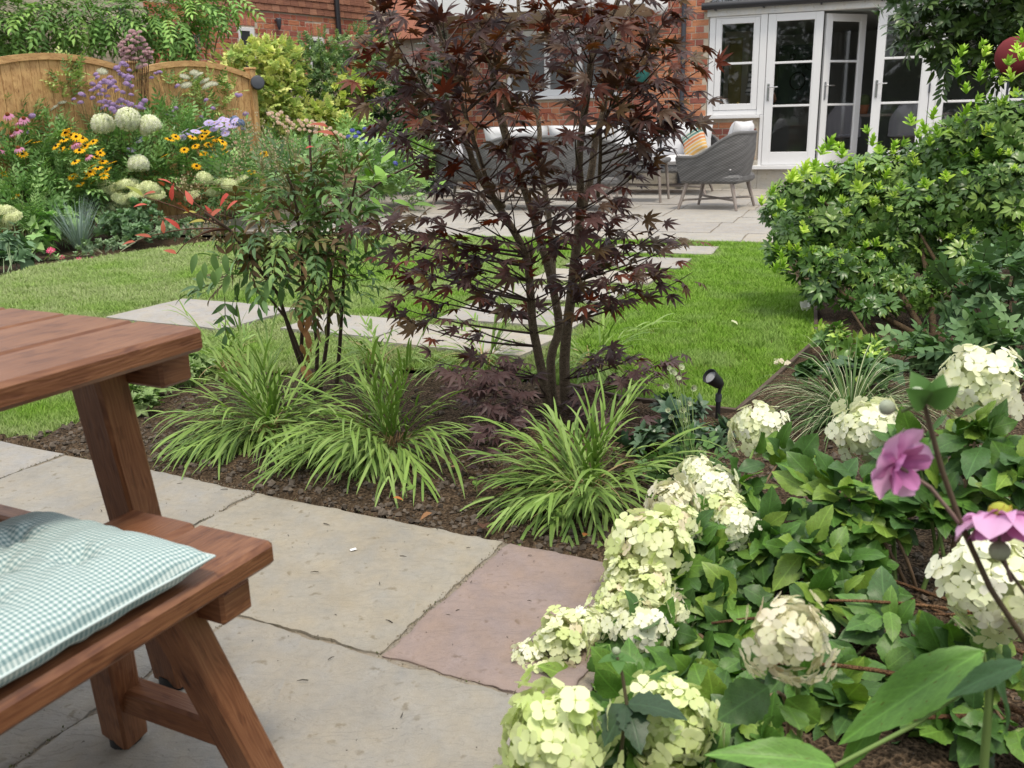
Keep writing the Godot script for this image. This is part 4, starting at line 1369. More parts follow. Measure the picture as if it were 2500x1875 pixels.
func make_patio_things() -> void:
	var pot := thing("terracotta_pot", "terracotta plant pot in a saucer on the patio by the house corner", "pot", hw(-4.45, 0, 0.45))
	var b := MB.new()
	lathe(b, [Vector2(0.001, 0.03), Vector2(0.10, 0.03), Vector2(0.135, 0.24), Vector2(0.15, 0.24), Vector2(0.15, 0.29), Vector2(0.13, 0.29), Vector2(0.125, 0.24), Vector2(0.001, 0.23)], 20)
	part(pot, "body", b.mesh(), M.terracotta)
	var sc := MB.new()
	lathe(sc, [Vector2(0.001, 0.0), Vector2(0.14, 0.0), Vector2(0.165, 0.04), Vector2(0.155, 0.04), Vector2(0.135, 0.015), Vector2(0.001, 0.012)], 20)
	part(pot, "saucer", sc.mesh(), M.terracotta)
	var soil := MB.new()
	lathe(soil, [Vector2(0.126, 0.236), Vector2(0.001, 0.25)], 16)
	part(pot, "compost", soil.mesh(), M.soil)
	var p2 := thing("terracotta_pot", "tall terracotta pot standing behind the left maple stems", "pot", hw(-3.75, 0, 0.75))
	var b2 := MB.new()
	lathe(b2, [Vector2(0.001, 0.0), Vector2(0.14, 0.0), Vector2(0.19, 0.40), Vector2(0.205, 0.40), Vector2(0.205, 0.46), Vector2(0.18, 0.46), Vector2(0.17, 0.40), Vector2(0.001, 0.39)], 20)
	part(p2, "body", b2.mesh(), M.terracotta)
	var wp := thing("wall_pot", "glossy teal half pot hung on the brick wall above the sofa", "pot", hw(-1.74, 1.56, 0.01), HA)
	var b3 := MB.new()
	lathe(b3, [Vector2(0.001, 0.0), Vector2(0.07, 0.0), Vector2(0.115, 0.12), Vector2(0.13, 0.17), Vector2(0.12, 0.17), Vector2(0.10, 0.10), Vector2(0.001, 0.08)], 20)
	part(wp, "bowl", b3.mesh(), M.teal, Transform3D(Basis(), Vector3(0, 0, 0.135)))
	part(wp, "hook", cbox(Vector3(0.03, 0.10, 0.03), 0.004), M.charcoal, Transform3D(Basis(), Vector3(0, 0.16, 0.012)))
	var hr := thing("hose_reel", "grey hose wound on a wall reel by the corner of the house", "hose reel", hw(-4.98, 0, 0.35), HA)
	var hm := mat(Color(0.5, 0.5, 0.48), 0.45)
	for s in [-1, 1]:
		var d := MB.new()
		lathe(d, [Vector2(0.001, -0.008), Vector2(0.24, -0.008), Vector2(0.25, 0.0), Vector2(0.24, 0.008), Vector2(0.001, 0.008)], 24)
		part(hr, "flange", d.mesh(), M.charcoal, Transform3D(Basis(Vector3.BACK, PI / 2), Vector3(s * 0.17, 0.27, 0)))
	var coil := MB.new()
	var pts := []
	for i in 260:
		var a := i * TAU / 20.0
		pts.append(Vector3(-0.15 + fposmod(i / 258.0 * 2.0, 1.0) * 0.30 + 0.008 * sin(i * 1.7), 0.27 + sin(a) * (0.19 + 0.02 * (i / 130)), cos(a) * (0.19 + 0.02 * (i / 130))))
	tube(coil, pts, [0.011], 5)
	part(hr, "wound_hose", coil.mesh(), hm)
	rod(hr, "loose_hose", [Vector3(0.15, 0.06, 0.1), Vector3(0.25, 0.015, 0.25), Vector3(0.55, 0.012, 0.40), Vector3(0.85, 0.012, 0.30), Vector3(0.95, 0.012, 0.45), Vector3(0.55, 0.012, 0.62), Vector3(0.35, 0.012, 0.50)], [0.012], hm, 6)
	for s in [-1, 1]:
		part(hr, "bracket", cbox(Vector3(0.02, 0.3, 0.04), 0.004), M.charcoal, Transform3D(Basis(), Vector3(s * 0.19, 0.15, 0.0)))
	var lo := thing("garden_ornament", "dark red rounded woven disc on a stake rising above the choisya", "ornament", Vector3(2.938, 0.547, -5.6))
	lo.position.y = 0
	var ob := MB.new()
	var top := Vector3(2.842, 1.332, -5.6)
	var od := grid(18, 12, func(a: float, t: float):
		var an: float = a * TAU
		var r: float = 0.098 * sin(t * PI) * (1.0 - 0.18 * cos(an + 2.3)) + 0.003 * sin(t * 40.0)
		return Vector3(cos(an) * r, sin(an) * r * 1.08, -cos(t * PI) * 0.045))
	if od.n[6 * 19].dot(od.v[6 * 19]) < 0:
		od.smooth(true)
		for i in range(0, od.f.size(), 3):
			var k := od.f[i + 1]
			od.f[i + 1] = od.f[i + 2]
			od.f[i + 2] = k
	part(lo, "disc", od.mesh(), mat(Color(0.16, 0.012, 0.018), 0.8), Transform3D(Basis(Vector3.UP, -0.35), Vector3(0, top.y, 0)))
	rod(lo, "stake", [Vector3(0, 0, 0), Vector3(0, top.y - 0.1, 0)], [0.009, 0.007], M.charcoal, 6)

# ---------------------------------------------------------------- picnic table, bench, cushion
func beam(parent: Node, called: String, a: Vector3, b: Vector3, sx: float, sy: float, mt: Material, uo := Vector2.ZERO, up := Vector3.UP) -> MeshInstance3D:
	var m := cbox(Vector3(sx, sy, a.distance_to(b)), 0.005, uo)
	return part(parent, called, m, mt, Transform3D(aim(b - a, up), (a + b) * 0.5))

func make_picnic_set() -> void:
	# children are placed in the terrace grid: x = along the bed edge, z = towards the seat side (-t)
	var t := thing("picnic_table", "red-brown stained timber garden table with plank top at the left edge", "table", TO, TA)
	var s1 := [-0.347, -0.497, -0.657, -0.812, -0.967, -1.12, -1.275, -1.43]
	for i in 7:
		var w: float = s1[i] - s1[i + 1] - (0.006 if i > 0 else 0.008)
		part(t, "plank", cbox(Vector3(w, 0.038, 1.85), 0.007, Vector2(i * 0.71, i * 0.045)), M.wood, Transform3D(Basis.from_euler(Vector3(0, 0, rf(-0.004, 0.004))), Vector3((s1[i] + s1[i + 1]) * 0.5, 0.731, 0.893 + 0.925)))
	beam(t, "batten", Vector3(-1.39, 0.683, 0.917), Vector3(-0.395, 0.683, 0.917), 0.065, 0.052, M.wood, Vector2(0.4, 0.1))
	beam(t, "batten", Vector3(-1.39, 0.683, 2.667), Vector3(-0.375, 0.683, 2.667), 0.065, 0.052, M.wood, Vector2(0.4, 0.3))
	for q in [[-0.503, 0.982, -0.600, 0.825], [-1.27, 0.982, -1.18, 0.825], [-0.503, 2.602, -0.600, 2.757], [-1.27, 2.602, -1.18, 2.757]]:
		var a := Vector3(q[0], 0.70, q[1])
		var b := Vector3(q[2], 0.014, q[3])
		beam(t, "leg", b, a, 0.070, 0.060, M.wood, Vector2(q[0] * 3, q[1]), Vector3(0, 0, 1))
		var bp := a.lerp(b, 0.80) + Vector3(0.0, 0.0, -0.036 if q[1] < 2 else 0.036)
		rod(t, "bolt", [bp, bp + Vector3(0, 0, -0.008 if q[1] < 2 else 0.008)], [0.008, 0.0065], M.charcoal, 10)
		rod(t, "foot_pad", [b + Vector3(0, -0.014, 0), b + Vector3(0, 0.012, 0)], [0.036, 0.036], M.rubber, 14)
	beam(t, "stretcher", Vector3(-1.20, 0.30, 0.89), Vector3(-0.59, 0.30, 0.89), 0.045, 0.06, M.wood, Vector2(0.2, 0.2))
	beam(t, "stretcher", Vector3(-1.20, 0.30, 2.69), Vector3(-0.59, 0.30, 2.69), 0.045, 0.06, M.wood, Vector2(0.2, 0.2))

	var s := thing("picnic_bench", "red-brown stained timber bench with splayed legs under the gingham cushion", "bench", TO, TA)
	for q in [[-0.479, -0.338, 0], [-0.332, -0.180, 1]]:
		part(s, "seat_plank", cbox(Vector3(q[1] - q[0], 0.040, 1.70), 0.008, Vector2(q[2] * 0.53 + 0.2, q[2] * 0.07)), M.wood, Transform3D(Basis(), Vector3((q[0] + q[1]) * 0.5, 0.430, 0.967 + 0.85)))
	for z in [1.045, 2.45]:
		beam(s, "batten", Vector3(-0.47, 0.382, z), Vector3(-0.192, 0.382, z), 0.062, 0.052, M.wood, Vector2(z, 0.2))
		var dz := 0.055 if z < 2 else -0.055
		for q in [[-0.425, -0.545], [-0.282, -0.222]]:
			var a := Vector3(q[0], 0.405, z + 0.055 * signf(dz))
			var b := Vector3(q[1], 0.016, z - dz * 0.8)
			beam(s, "leg", b, a, 0.064, 0.052, M.wood, Vector2(q[0] * 5, z), Vector3(0, 0, 1))
			rod(s, "foot_pad", [b + Vector3(0, -0.016, 0), b + Vector3(0, 0.012, 0)], [0.028, 0.028], M.rubber, 14)
			for k in 2:
				var pg := a.lerp(b, 0.70 + 0.03 * k) + Vector3(0.013 - 0.026 * k, 0, -0.0275 * signf(dz))
				part(s, "dowel", cbox(Vector3(0.009, 0.009, 0.003), 0.0012), M.wood, Transform3D(Basis(), pg))
		beam(s, "stretcher", Vector3(-0.515, 0.125, z - dz * 0.42), Vector3(-0.245, 0.125, z - dz * 0.42), 0.045, 0.048, M.wood, Vector2(z * 2, 0.4))
	# tufted gingham cushion on the bench
	var c := thing("seat_cushion", "pale green and white gingham seat cushion, tufted, lying on the bench", "cushion", TO, TA)
	var tufts := [Vector2(-0.36, -0.36), Vector2(0.36, -0.36), Vector2(-0.36, 0.36), Vector2(0.36, 0.36), Vector2(0, 0)]
	var ns := fnl(8, 1.1, 3)
	var cb := MB.new()
	for side in [1.0, -1.0]:
		var g := grid(72, 72, func(a: float, d: float):
			var x: float = (a - 0.5) * 2.0
			var y: float = (d - 0.5) * 2.0
			var puff := pow(maxf(0.0, (1.0 - pow(absf(x), 4.0)) * (1.0 - pow(absf(y), 4.0))), 0.5)
			var hgt := 0.040 * puff
			for q in tufts:
				var r: float = (Vector2(x, y) - q).length()
				hgt -= 0.019 * exp(-pow(r / 0.13, 2.0)) * puff
				hgt += 0.0025 * sin(atan2(y - q.y, x - q.x) * 7.0 + q.x * 3.0) * exp(-pow((r - 0.16) / 0.12, 2.0)) * puff
			hgt += 0.0035 * ns.get_noise_2d(x * 2.2, y * 2.2) * puff
			for e in [[x, y], [y, x]]:      # seams pucker at intervals along the edge
				hgt += 0.0022 * sin(e[1] * 19.0 + 2.0 * sin(e[1] * 7.0)) * smoothstep(0.72, 0.95, absf(e[0])) * puff
			var pin := 1.0 - 0.035 * (1.0 - y * y) * absf(x) - 0.035 * (1.0 - x * x) * absf(y) + 0.008 * sin(x * 9.0 + y * 11.0) * (absf(x) + absf(y)) * 0.3
			var yy := 0.481 + (hgt if side > 0 else -minf(0.029, hgt))
			return Vector3(-0.355 + x * 0.180 * pin, yy, 1.288 + y * 0.195 * pin))
		for i in g.u.size():
			g.u[i] = Vector2(g.v[i].x, g.v[i].z) * 2.5
		if g.n[36 * 73 + 30].y * side < 0:
			for i in range(0, g.f.size(), 3):
				var k := g.f[i + 1]
				g.f[i + 1] = g.f[i + 2]
				g.f[i + 2] = k
			g.smooth()
		cb.add(g, Transform3D())
	part(c, "cover", cb.mesh(), M.gingham)
	var pipe := []
	for e in 4:
		for i in 24:
			var f := (i / 24.0 - 0.5) * 2.0
			var q: Vector2 = [Vector2(f, -1), Vector2(1, f), Vector2(-f, 1), Vector2(-1, -f)][e]
			var pin := 1.0 - 0.035 * (1.0 - q.y * q.y) * absf(q.x) - 0.035 * (1.0 - q.x * q.x) * absf(q.y) + 0.008 * sin(q.x * 9.0 + q.y * 11.0) * (absf(q.x) + absf(q.y)) * 0.3
			pipe.append(Vector3(-0.355 + q.x * 0.180 * pin, 0.481, 1.288 + q.y * 0.195 * pin))
	pipe.append(pipe[0])
	var pb := MB.new()
	tube(pb, pipe, [0.0022], 6, Color.WHITE, false)
	part(c, "piping", pb.mesh(), mat(Color(0.50, 0.58, 0.57), 0.9, 0.2))
	var bt := MB.new()
	lathe(bt, [Vector2(0.007, 0.0), Vector2(0.006, 0.003), Vector2(0.001, 0.004)], 10)
	for q in tufts:
		part(c, "tuft", bt.mesh(), M.gingham, Transform3D(Basis(), Vector3(-0.355 + q.x * 0.180, 0.494, 1.288 + q.y * 0.195)))


# ---------------------------------------------------------------- leaves and flowers
func leaf_t(L: float, W: float, seg := 4, fold := 0.25, droop := 0.25, wide := 0.75, col := Color.WHITE, tip := Color(-1, 0, 0), serr := 0.0, edge := Color(-1, 0, 0), cross := 1, wave := 0.0) -> MB:   # one leaf from the origin along +z, upper side +y
	var b := MB.new()
	var nc := cross * 2 + 1
	var ph := rf(0, 6)
	for i in seg + 1:
		var t := float(i) / seg
		var w := W * 0.5 * pow(maxf(0.0, sin(PI * pow(t, absf(wide)))), 0.85)
		if wide < 0:      # rounded petal, broadest at -wide
			var e := (t + wide) / (-wide if t < -wide else 1.0 + wide)
			w = W * 0.5 * sqrt(maxf(0.0, 1.0 - e * e))
		if serr > 0 and i > 0 and i < seg:
			w *= 1.0 + (serr if i % 2 == 0 else -serr)
		if i == 0: w = maxf(w, W * 0.04)
		var y := -droop * L * t * t + 0.1 * droop * L * t
		var z := L * t * (1.0 - 0.12 * droop * t)
		var c := col if tip.r < 0 else col.lerp(tip, t)
		var ce := c if edge.r < 0 else c.lerp(edge, smoothstep(0.2, 0.6, t) * 0.8 + 0.2)
		for j in nc:
			var q := float(j - cross) / cross
			var aq := absf(q)
			var yy := y + fold * w * (aq if cross == 1 else 1.5 * aq - 0.75 * aq * aq) + wave * W * aq * aq * sin(t * 8.0 + ph + signf(q) * 1.3) * sin(PI * t)
			b.vert(Vector3(w * q, yy, z), Vector3.UP, c.lerp(ce, aq), Vector2(0.5 + w * q / W, t))
	for i in seg:
		for j in nc - 1:
			var a := i * nc + j
			b.quad(a, a + 1, a + nc + 1, a + nc)
	b.smooth()
	return b

func stem_t(b: MB, a: Vector3, c: Vector3, r: float, col: Color) -> void:
	tube(b, [a, c], [r, r * 0.7], 3, col, false)

func sprig_pairs(lf: MB, pairs: int, length: float, open: float, stem_col: Color, sc0 := 1.0, sc1 := 0.7, droop := 0.2) -> MB:   # leaves in pairs along a stalk on +z, one at the end
	var b := MB.new()
	stem_t(b, Vector3.ZERO, Vector3(0, -droop * length * 0.5, length), length * 0.012 + 0.0006, stem_col)
	for i in pairs:
		var t := (i + 0.6) / (pairs + 0.2)
		var p := Vector3(0, -droop * length * 0.5 * t * t, length * t)
		var s := lerpf(sc0, sc1, t)
		for sd in [-1, 1]:
			var d := Vector3(sd * sin(open), rf(-0.15, 0.2), cos(open))
			b.add(lf, Transform3D(aim(d, Vector3(rf(-0.2, 0.2), 1, rf(-0.2, 0.2)), s * rf(0.85, 1.15)), p))
	b.add(lf, Transform3D(aim(Vector3(rf(-0.2, 0.2), -0.15, 1), Vector3.UP, sc1 * 1.1), Vector3(0, -droop * length * 0.5, length)))
	return b

func rosette(lf: MB, n: int, tilt: float, spread := 0.3, tiers := 1) -> MB:   # leaves fanning round the +z axis
	var b := MB.new()
	for k in tiers:
		for i in n:
			var a := TAU * (i + 0.5 * k) / n + rf(-spread, spread)
			var tl := tilt * (1.0 - 0.32 * k) + rf(-0.2, 0.2)
			var d := Vector3(cos(a) * sin(tl), sin(a) * sin(tl), cos(tl))
			b.add(lf, Transform3D(aim(d, Vector3(0, 0, 1), rf(0.8, 1.15) * (1.0 - 0.12 * k)), Vector3(0, 0, 0.015 * k)))
	return b

func blob_points(blobs: Array, count: int, shell := 0.55) -> Array:   # [position, outward] spread through ellipsoids, more towards their skin
	var vols := []
	var total := 0.0
	for q in blobs:
		var r: Vector3 = q[1]
		var v := pow(r.x * r.y * r.z, 0.72)
		vols.append(v)
		total += v
	var out := []
	for i in blobs.size():
		var n := int(ceil(count * vols[i] / total))
		for k in n:
			var d := rdir()
			var r := lerpf(shell, 1.05, pow(rng.randf(), 0.7))
			out.append([blobs[i][0] + d * r * blobs[i][1], (d / (blobs[i][1] as Vector3)).normalized()])
	return out

func palette(p: Array) -> Color:
	var c: Color = p[rng.randi() % p.size()]
	return c * rf(0.8, 1.2)

# leaves of a plant: the ones nearest the terrace as single parts, the rest as one mass
func dress(root: Node3D, called: String, shapes: Array, mt: Material, places: Array, pal: Array, n_parts: int, rest_name := "foliage") -> void:   # places: [Transform3D in world]
	var base := root.position
	places.sort_custom(func(a, b): return a.origin.length_squared() < b.origin.length_squared())
	var variants := {}
	var xs := []
	var cs := []
	for s in shapes:
		xs.append([])
		cs.append([])
	var white := []
	for i in places.size():
		var x: Transform3D = places[i]
		x.origin -= base
		var k := rng.randi() % shapes.size()
		if i < n_parts:
			var ci := rng.randi() % pal.size()
			var key := k * 100 + ci
			if not variants.has(key):
				var b := MB.new()
				b.add(shapes[k], Transform3D(), pal[ci])
				variants[key] = b.mesh()
			part(root, called, variants[key], mt, x)
		else:
			xs[k].append(x)
			cs[k].append(palette(pal))
	for k in shapes.size():
		if xs[k].size():
			many(root, rest_name, shapes[k].mesh(), mt, xs[k], cs[k])

func toward(d: Vector3, bias: Vector3, amount: float, s0: float, s1: float, up := Vector3.UP) -> Basis:
	var dir := (d * (1.0 - amount) + bias * amount + rdir() * 0.45).normalized()
	return aim(dir, (up + rdir() * 0.5).normalized(), rf(s0, s1))

func shrub(called: String, label: String, cat: String, base: Vector3, blobs: Array, count: int, shapes: Array, mt: Material, pal: Array, s0: float, s1: float, stem_col: Color, stem_r := 0.008, up_bias := 0.35, shell := 0.5, n_parts := 0, part_name := "sprig", group := "") -> Node3D:
	var root := thing(called, label, cat, base, 0.0, group)
	var places := []
	for q in blob_points(blobs, count, shell):
		if q[0].y < 0.01:
			continue
		places.append(Transform3D(toward(q[1], Vector3.UP, up_bias, s0, s1), q[0]))
	dress(root, part_name, shapes, mt, places, pal, n_parts)
	for q in blobs:
		var top: Vector3 = q[0] - base
		var r: Vector3 = q[1]
		var foot := Vector3(rf(-0.06, 0.06), 0, rf(-0.06, 0.06)) + Vector3(top.x, 0, top.z) * 0.25
		for k in 2:
			var e := top + Vector3(rf(-0.5, 0.5) * r.x, rf(0.0, 0.6) * r.y, rf(-0.5, 0.5) * r.z)
			var pts := curve(foot, foot.lerp(e, 0.5) + Vector3(0, 0.12 * e.y, 0), e, 5)
			rod(root, "stem", pts, taper(stem_r, stem_r * 0.35, 6), M.stem, 5, stem_col)
	return root

# ---------------------------------------------------------------- the purple maple
func maple_leaf_t(curl: float) -> MB:
	var b := MB.new()
	for q in [[0.0, 1.1], [0.62, 1.03], [-0.62, 1.03], [1.22, 0.82], [-1.22, 0.82], [1.95, 0.44], [-1.95, 0.44]]:
		var L: float = q[1]
		var k := b.v.size()
		var ax := Vector3(sin(q[0]), 0, cos(q[0]))
		var sd := Vector3(cos(q[0]), 0, -sin(q[0]))
		var w := 0.128 * (0.5 + 0.5 * L)
		var pts := [Vector3.ZERO, ax * L * 0.24, ax * L * 0.5, ax * L]
		var ws := [0.02, w * 0.72, w, 0.0]
		for i in 4:
			var y: float = -curl * pow(L * [0, 0.24, 0.5, 1.0][i], 2.0)
			var p: Vector3 = pts[i] + Vector3(0, y, 0)
			b.vert(p - sd * ws[i] + Vector3(0, 0.25 * ws[i], 0), Vector3.UP)
			b.vert(p, Vector3.UP)
			b.vert(p + sd * ws[i] + Vector3(0, 0.25 * ws[i], 0), Vector3.UP)
		for i in 3:
			var a := k + i * 3
			b.quad(a, a + 1, a + 4, a + 3)
			b.quad(a + 1, a + 2, a + 5, a + 4)
	b.smooth()
	tube(b, [Vector3(0, 0, 0.02), Vector3(0, 0.03, -0.38)], [0.013, 0.011], 3, Color(1.2, 0.8, 0.8), false)
	return b

func make_maple() -> void:
	var base := Vector3(0.172, 0, -3.369)
	var root := thing("maple_tree", "purple-leaved maple with several slim grey stems in the planting bed", "tree", base)
	# stems, from the ground up: points and radii in world metres
	var stems := [
		[[Vector3(0.211, -0.026, -3.37), Vector3(0.202, 0.17, -3.37), Vector3(0.225, 0.389, -3.38), Vector3(0.252, 0.601, -3.4), Vector3(0.264, 0.681, -3.42), Vector3(0.305, 0.834, -3.45), Vector3(0.33, 0.979, -3.48), Vector3(0.361, 1.094, -3.5), Vector3(0.41, 1.309, -3.55), Vector3(0.496, 1.521, -3.6)], 0.022, 0.008],
		[[Vector3(0.264, 0.659, -3.42), Vector3(0.264, 0.783, -3.36), Vector3(0.256, 0.942, -3.32), Vector3(0.278, 1.12, -3.28), Vector3(0.301, 1.276, -3.26), Vector3(0.367, 1.401, -3.24), Vector3(0.404, 1.497, -3.22)], 0.016, 0.008],
		[[Vector3(0.14, -0.021, -3.36), Vector3(0.107, 0.181, -3.34), Vector3(0.081, 0.343, -3.32), Vector3(0.069, 0.544, -3.3), Vector3(0.047, 0.621, -3.28), Vector3(-0.037, 0.77, -3.25), Vector3(-0.109, 0.899, -3.22), Vector3(-0.131, 0.975, -3.2), Vector3(-0.191, 1.069, -3.18), Vector3(-0.259, 1.154, -3.15), Vector3(-0.331, 1.255, -3.12)], 0.019, 0.006],
		[[Vector3(0.16, -0.043, -3.4), Vector3(0.152, 0.159, -3.42), Vector3(0.187, 0.281, -3.45), Vector3(0.165, 0.439, -3.46), Vector3(0.12, 0.613, -3.45), Vector3(0.076, 0.767, -3.43), Vector3(0.03, 0.894, -3.4), Vector3(0.006, 0.988, -3.38), Vector3(-0.023, 1.101, -3.36), Vector3(-0.045, 1.223, -3.34), Vector3(-0.09, 1.368, -3.32), Vector3(-0.098, 1.494, -3.3)], 0.019, 0.008],
		[[Vector3(0.165, 0.431, -3.46), Vector3(0.165, 0.587, -3.52), Vector3(0.15, 0.754, -3.56), Vector3(0.126, 0.907, -3.58), Vector3(0.123, 1.057, -3.6), Vector3(0.088, 1.205, -3.62), Vector3(0.061, 1.338, -3.64), Vector3(0.057, 1.539, -3.66)], 0.013, 0.006],
		[[Vector3(0.025, 0.873, -3.4), Vector3(-0.035, 1.116, -3.4), Vector3(-0.046, 1.241, -3.42), Vector3(-0.05, 1.378, -3.44), Vector3(-0.053, 1.527, -3.46)], 0.010, 0.007],
		[[Vector3(0.332, 0.777, -3.42), Vector3(0.333, 0.896, -3.36), Vector3(0.332, 0.982, -3.32), Vector3(0.334, 1.037, -3.3), Vector3(0.413, 1.169, -3.26)], 0.008, 0.004],
		[[Vector3(-0.014, 0.763, -3.25), Vector3(-0.055, 0.818, -3.18), Vector3(-0.097, 0.956, -3.12), Vector3(-0.15, 1.138, -3.1), Vector3(-0.188, 1.285, -3.06), Vector3(-0.224, 1.401, -3.02)], 0.009, 0.005],
	]
	for s in stems:
		for i in s[0].size():
			s[0][i] -= base
		var pts: Array = s[0]
		var fine := []
		for i in pts.size() - 1:
			var p0: Vector3 = pts[maxi(i - 1, 0)]
			var p3: Vector3 = pts[mini(i + 2, pts.size() - 1)]
			for k in 3:
				fine.append((pts[i] as Vector3).cubic_interpolate(pts[i + 1], p0, p3, k / 3.0) + rdir() * 0.0015)
		fine.append(pts[-1])
		var b := MB.new()
		tube(b, fine, taper(s[1], s[2], fine.size()), 9, Color(0.33, 0.30, 0.26))
		part(root, "trunk", b.mesh(), M.bark)
		s.append(fine)
	# side branches that carry the sprays: each from a stem to a tip
	var tips := [Vector3(-0.451, 1.166, -3), Vector3(-0.375, 1.246, -2.95), Vector3(-0.446, 1.068, -3.1), Vector3(-0.381, 1.014, -3.2), Vector3(-0.477, 1.266, -3.05), Vector3(-0.284, 1.325, -2.95), Vector3(-0.218, 1.386, -3.1), Vector3(-0.374, 1.367, -3), Vector3(-0.283, 1.199, -3), Vector3(-0.315, 1.112, -2.9), Vector3(-0.251, 1.051, -3.15), Vector3(-0.319, 0.949, -3.1), Vector3(-0.205, 0.929, -3.2), Vector3(-0.265, 1.292, -3.3), Vector3(-0.123, 1.333, -2.95), Vector3(-0.063, 1.395, -3.1), Vector3(0.026, 1.358, -3), Vector3(0.122, 1.389, -3.2), Vector3(0.186, 1.327, -2.95), Vector3(0.072, 1.267, -2.9), Vector3(-0.039, 1.253, -3), Vector3(-0.119, 1.21, -3.05), Vector3(-0.184, 1.124, -3), Vector3(0.034, 1.177, -2.95), Vector3(0.15, 1.213, -3), Vector3(0.139, 1.335, -3.3), Vector3(0, 1.325, -3.3), Vector3(0.247, 1.376, -3.1), Vector3(0.31, 1.324, -2.95), Vector3(0.403, 1.372, -3.1), Vector3(0.268, 1.228, -2.9), Vector3(0.378, 1.268, -3), Vector3(0.469, 1.298, -3.1), Vector3(0.53, 1.265, -3), Vector3(0.604, 1.242, -3.05), Vector3(0.668, 1.22, -3.1), Vector3(0.577, 1.367, -3.2), Vector3(0.461, 1.192, -2.95), Vector3(0.432, 1.163, -3.1), Vector3(0.391, 1.193, -3.2), Vector3(0.508, 1.139, -3), Vector3(0.583, 1.108, -3.05), Vector3(0.646, 1.088, -3.1), Vector3(0.463, 1.084, -2.95), Vector3(0.434, 1.048, -3.1), Vector3(0.558, 1.045, -3.05), Vector3(0.502, 0.995, -3.1), Vector3(0.421, 0.973, -3), Vector3(0.434, 1.035, -3.3), Vector3(0.342, 1.1, -3), Vector3(0.347, 1.172, -3.3), Vector3(0.476, 0.918, -3.1), Vector3(0.45, 0.901, -3.2), Vector3(0.547, 1.033, -3.3), Vector3(0.226, 1.04, -3), Vector3(0.171, 1.005, -2.95), Vector3(0.108, 1.043, -2.95), Vector3(0.045, 1.092, -2.9), Vector3(0.018, 1.008, -2.95), Vector3(-0.035, 0.933, -3), Vector3(0.121, 0.93, -3), Vector3(0.199, 0.906, -3.2), Vector3(0.071, 0.887, -3.1), Vector3(0.002, 0.843, -3), Vector3(-0.108, 1.048, -2.95), Vector3(-0.174, 1.009, -3.2), Vector3(-0.105, 0.855, -3.05), Vector3(-0.158, 0.807, -3), Vector3(-0.25, 0.862, -3.2), Vector3(-0.054, 0.74, -3), Vector3(0.176, 0.835, -3.05), Vector3(0.248, 0.828, -2.95), Vector3(0.318, 0.81, -3), Vector3(0.383, 0.8, -3.1), Vector3(0.256, 0.768, -2.9), Vector3(0.212, 0.707, -3), Vector3(0.136, 0.698, -3.1), Vector3(0.34, 0.71, -3.2), Vector3(0.087, 0.734, -3.3), Vector3(-0.318, 0.772, -3), Vector3(-0.393, 0.742, -3.05), Vector3(-0.467, 0.752, -3.1), Vector3(-0.526, 0.723, -3.2), Vector3(-0.255, 0.718, -3), Vector3(-0.195, 0.678, -3.1), Vector3(-0.357, 0.661, -3.05), Vector3(-0.421, 0.6, -3.1), Vector3(-0.314, 0.599, -3), Vector3(-0.263, 0.582, -3.2), Vector3(-0.171, 0.594, -3.1), Vector3(-0.1, 0.648, -3.1), Vector3(-0.338, 0.495, -3.05), Vector3(-0.3, 0.527, -3.1), Vector3(-0.351, 0.421, -3), Vector3(-0.381, 0.444, -3.1), Vector3(-0.132, 0.509, -3.1), Vector3(-0.189, 0.421, -3.05), Vector3(-0.081, 0.488, -3.3), Vector3(-0.004, 0.605, -3), Vector3(0.07, 0.559, -3.3), Vector3(0.121, 0.56, -3.1), Vector3(-0.008, 0.449, -3.1), Vector3(0.085, 0.405, -3.4), Vector3(0.446, 0.713, -3.15), Vector3(0.525, 0.677, -3.2), Vector3(0.582, 0.662, -3.2), Vector3(0.65, 0.626, -3.25), Vector3(0.496, 0.607, -3.1), Vector3(0.571, 0.548, -3.2), Vector3(0.644, 0.524, -3.2), Vector3(0.427, 0.582, -3), Vector3(0.397, 0.623, -3.2), Vector3(0.346, 0.57, -3), Vector3(0.302, 0.611, -3.1), Vector3(0.252, 0.572, -3), Vector3(0.408, 0.505, -3.05), Vector3(0.33, 0.47, -3.1), Vector3(0.5, 0.477, -3.2), Vector3(0.265, 0.462, -3), Vector3(0.218, 0.515, -3.1), Vector3(0.346, 0.583, -3.4), Vector3(0.421, 0.702, -3.4), Vector3(-0.292, 1.459, -3.1), Vector3(-0.184, 1.421, -3), Vector3(-0.088, 1.461, -3.15), Vector3(0.003, 1.417, -3), Vector3(0.093, 1.451, -3.1), Vector3(0.177, 1.413, -3), Vector3(0.278, 1.453, -3.15), Vector3(0.352, 1.409, -3), Vector3(0.466, 1.431, -3.1), Vector3(0.553, 1.411, -3.15), Vector3(-0.371, 1.425, -3.1), Vector3(-0.154, 1.289, -3.3), Vector3(-0.07, 1.357, -3.35), Vector3(0.057, 1.367, -3.35), Vector3(0.171, 1.303, -3.4), Vector3(0.267, 1.323, -3.35), Vector3(0.386, 1.257, -3.4), Vector3(0.238, 1.177, -3.35), Vector3(0.097, 1.154, -3.4), Vector3(-0.061, 1.17, -3.35), Vector3(0.484, 1.366, -3.3), Vector3(0.332, 1.408, -3.3), Vector3(-0.468, 1.331, -3.1), Vector3(0.025, 1.249, -3.15)]
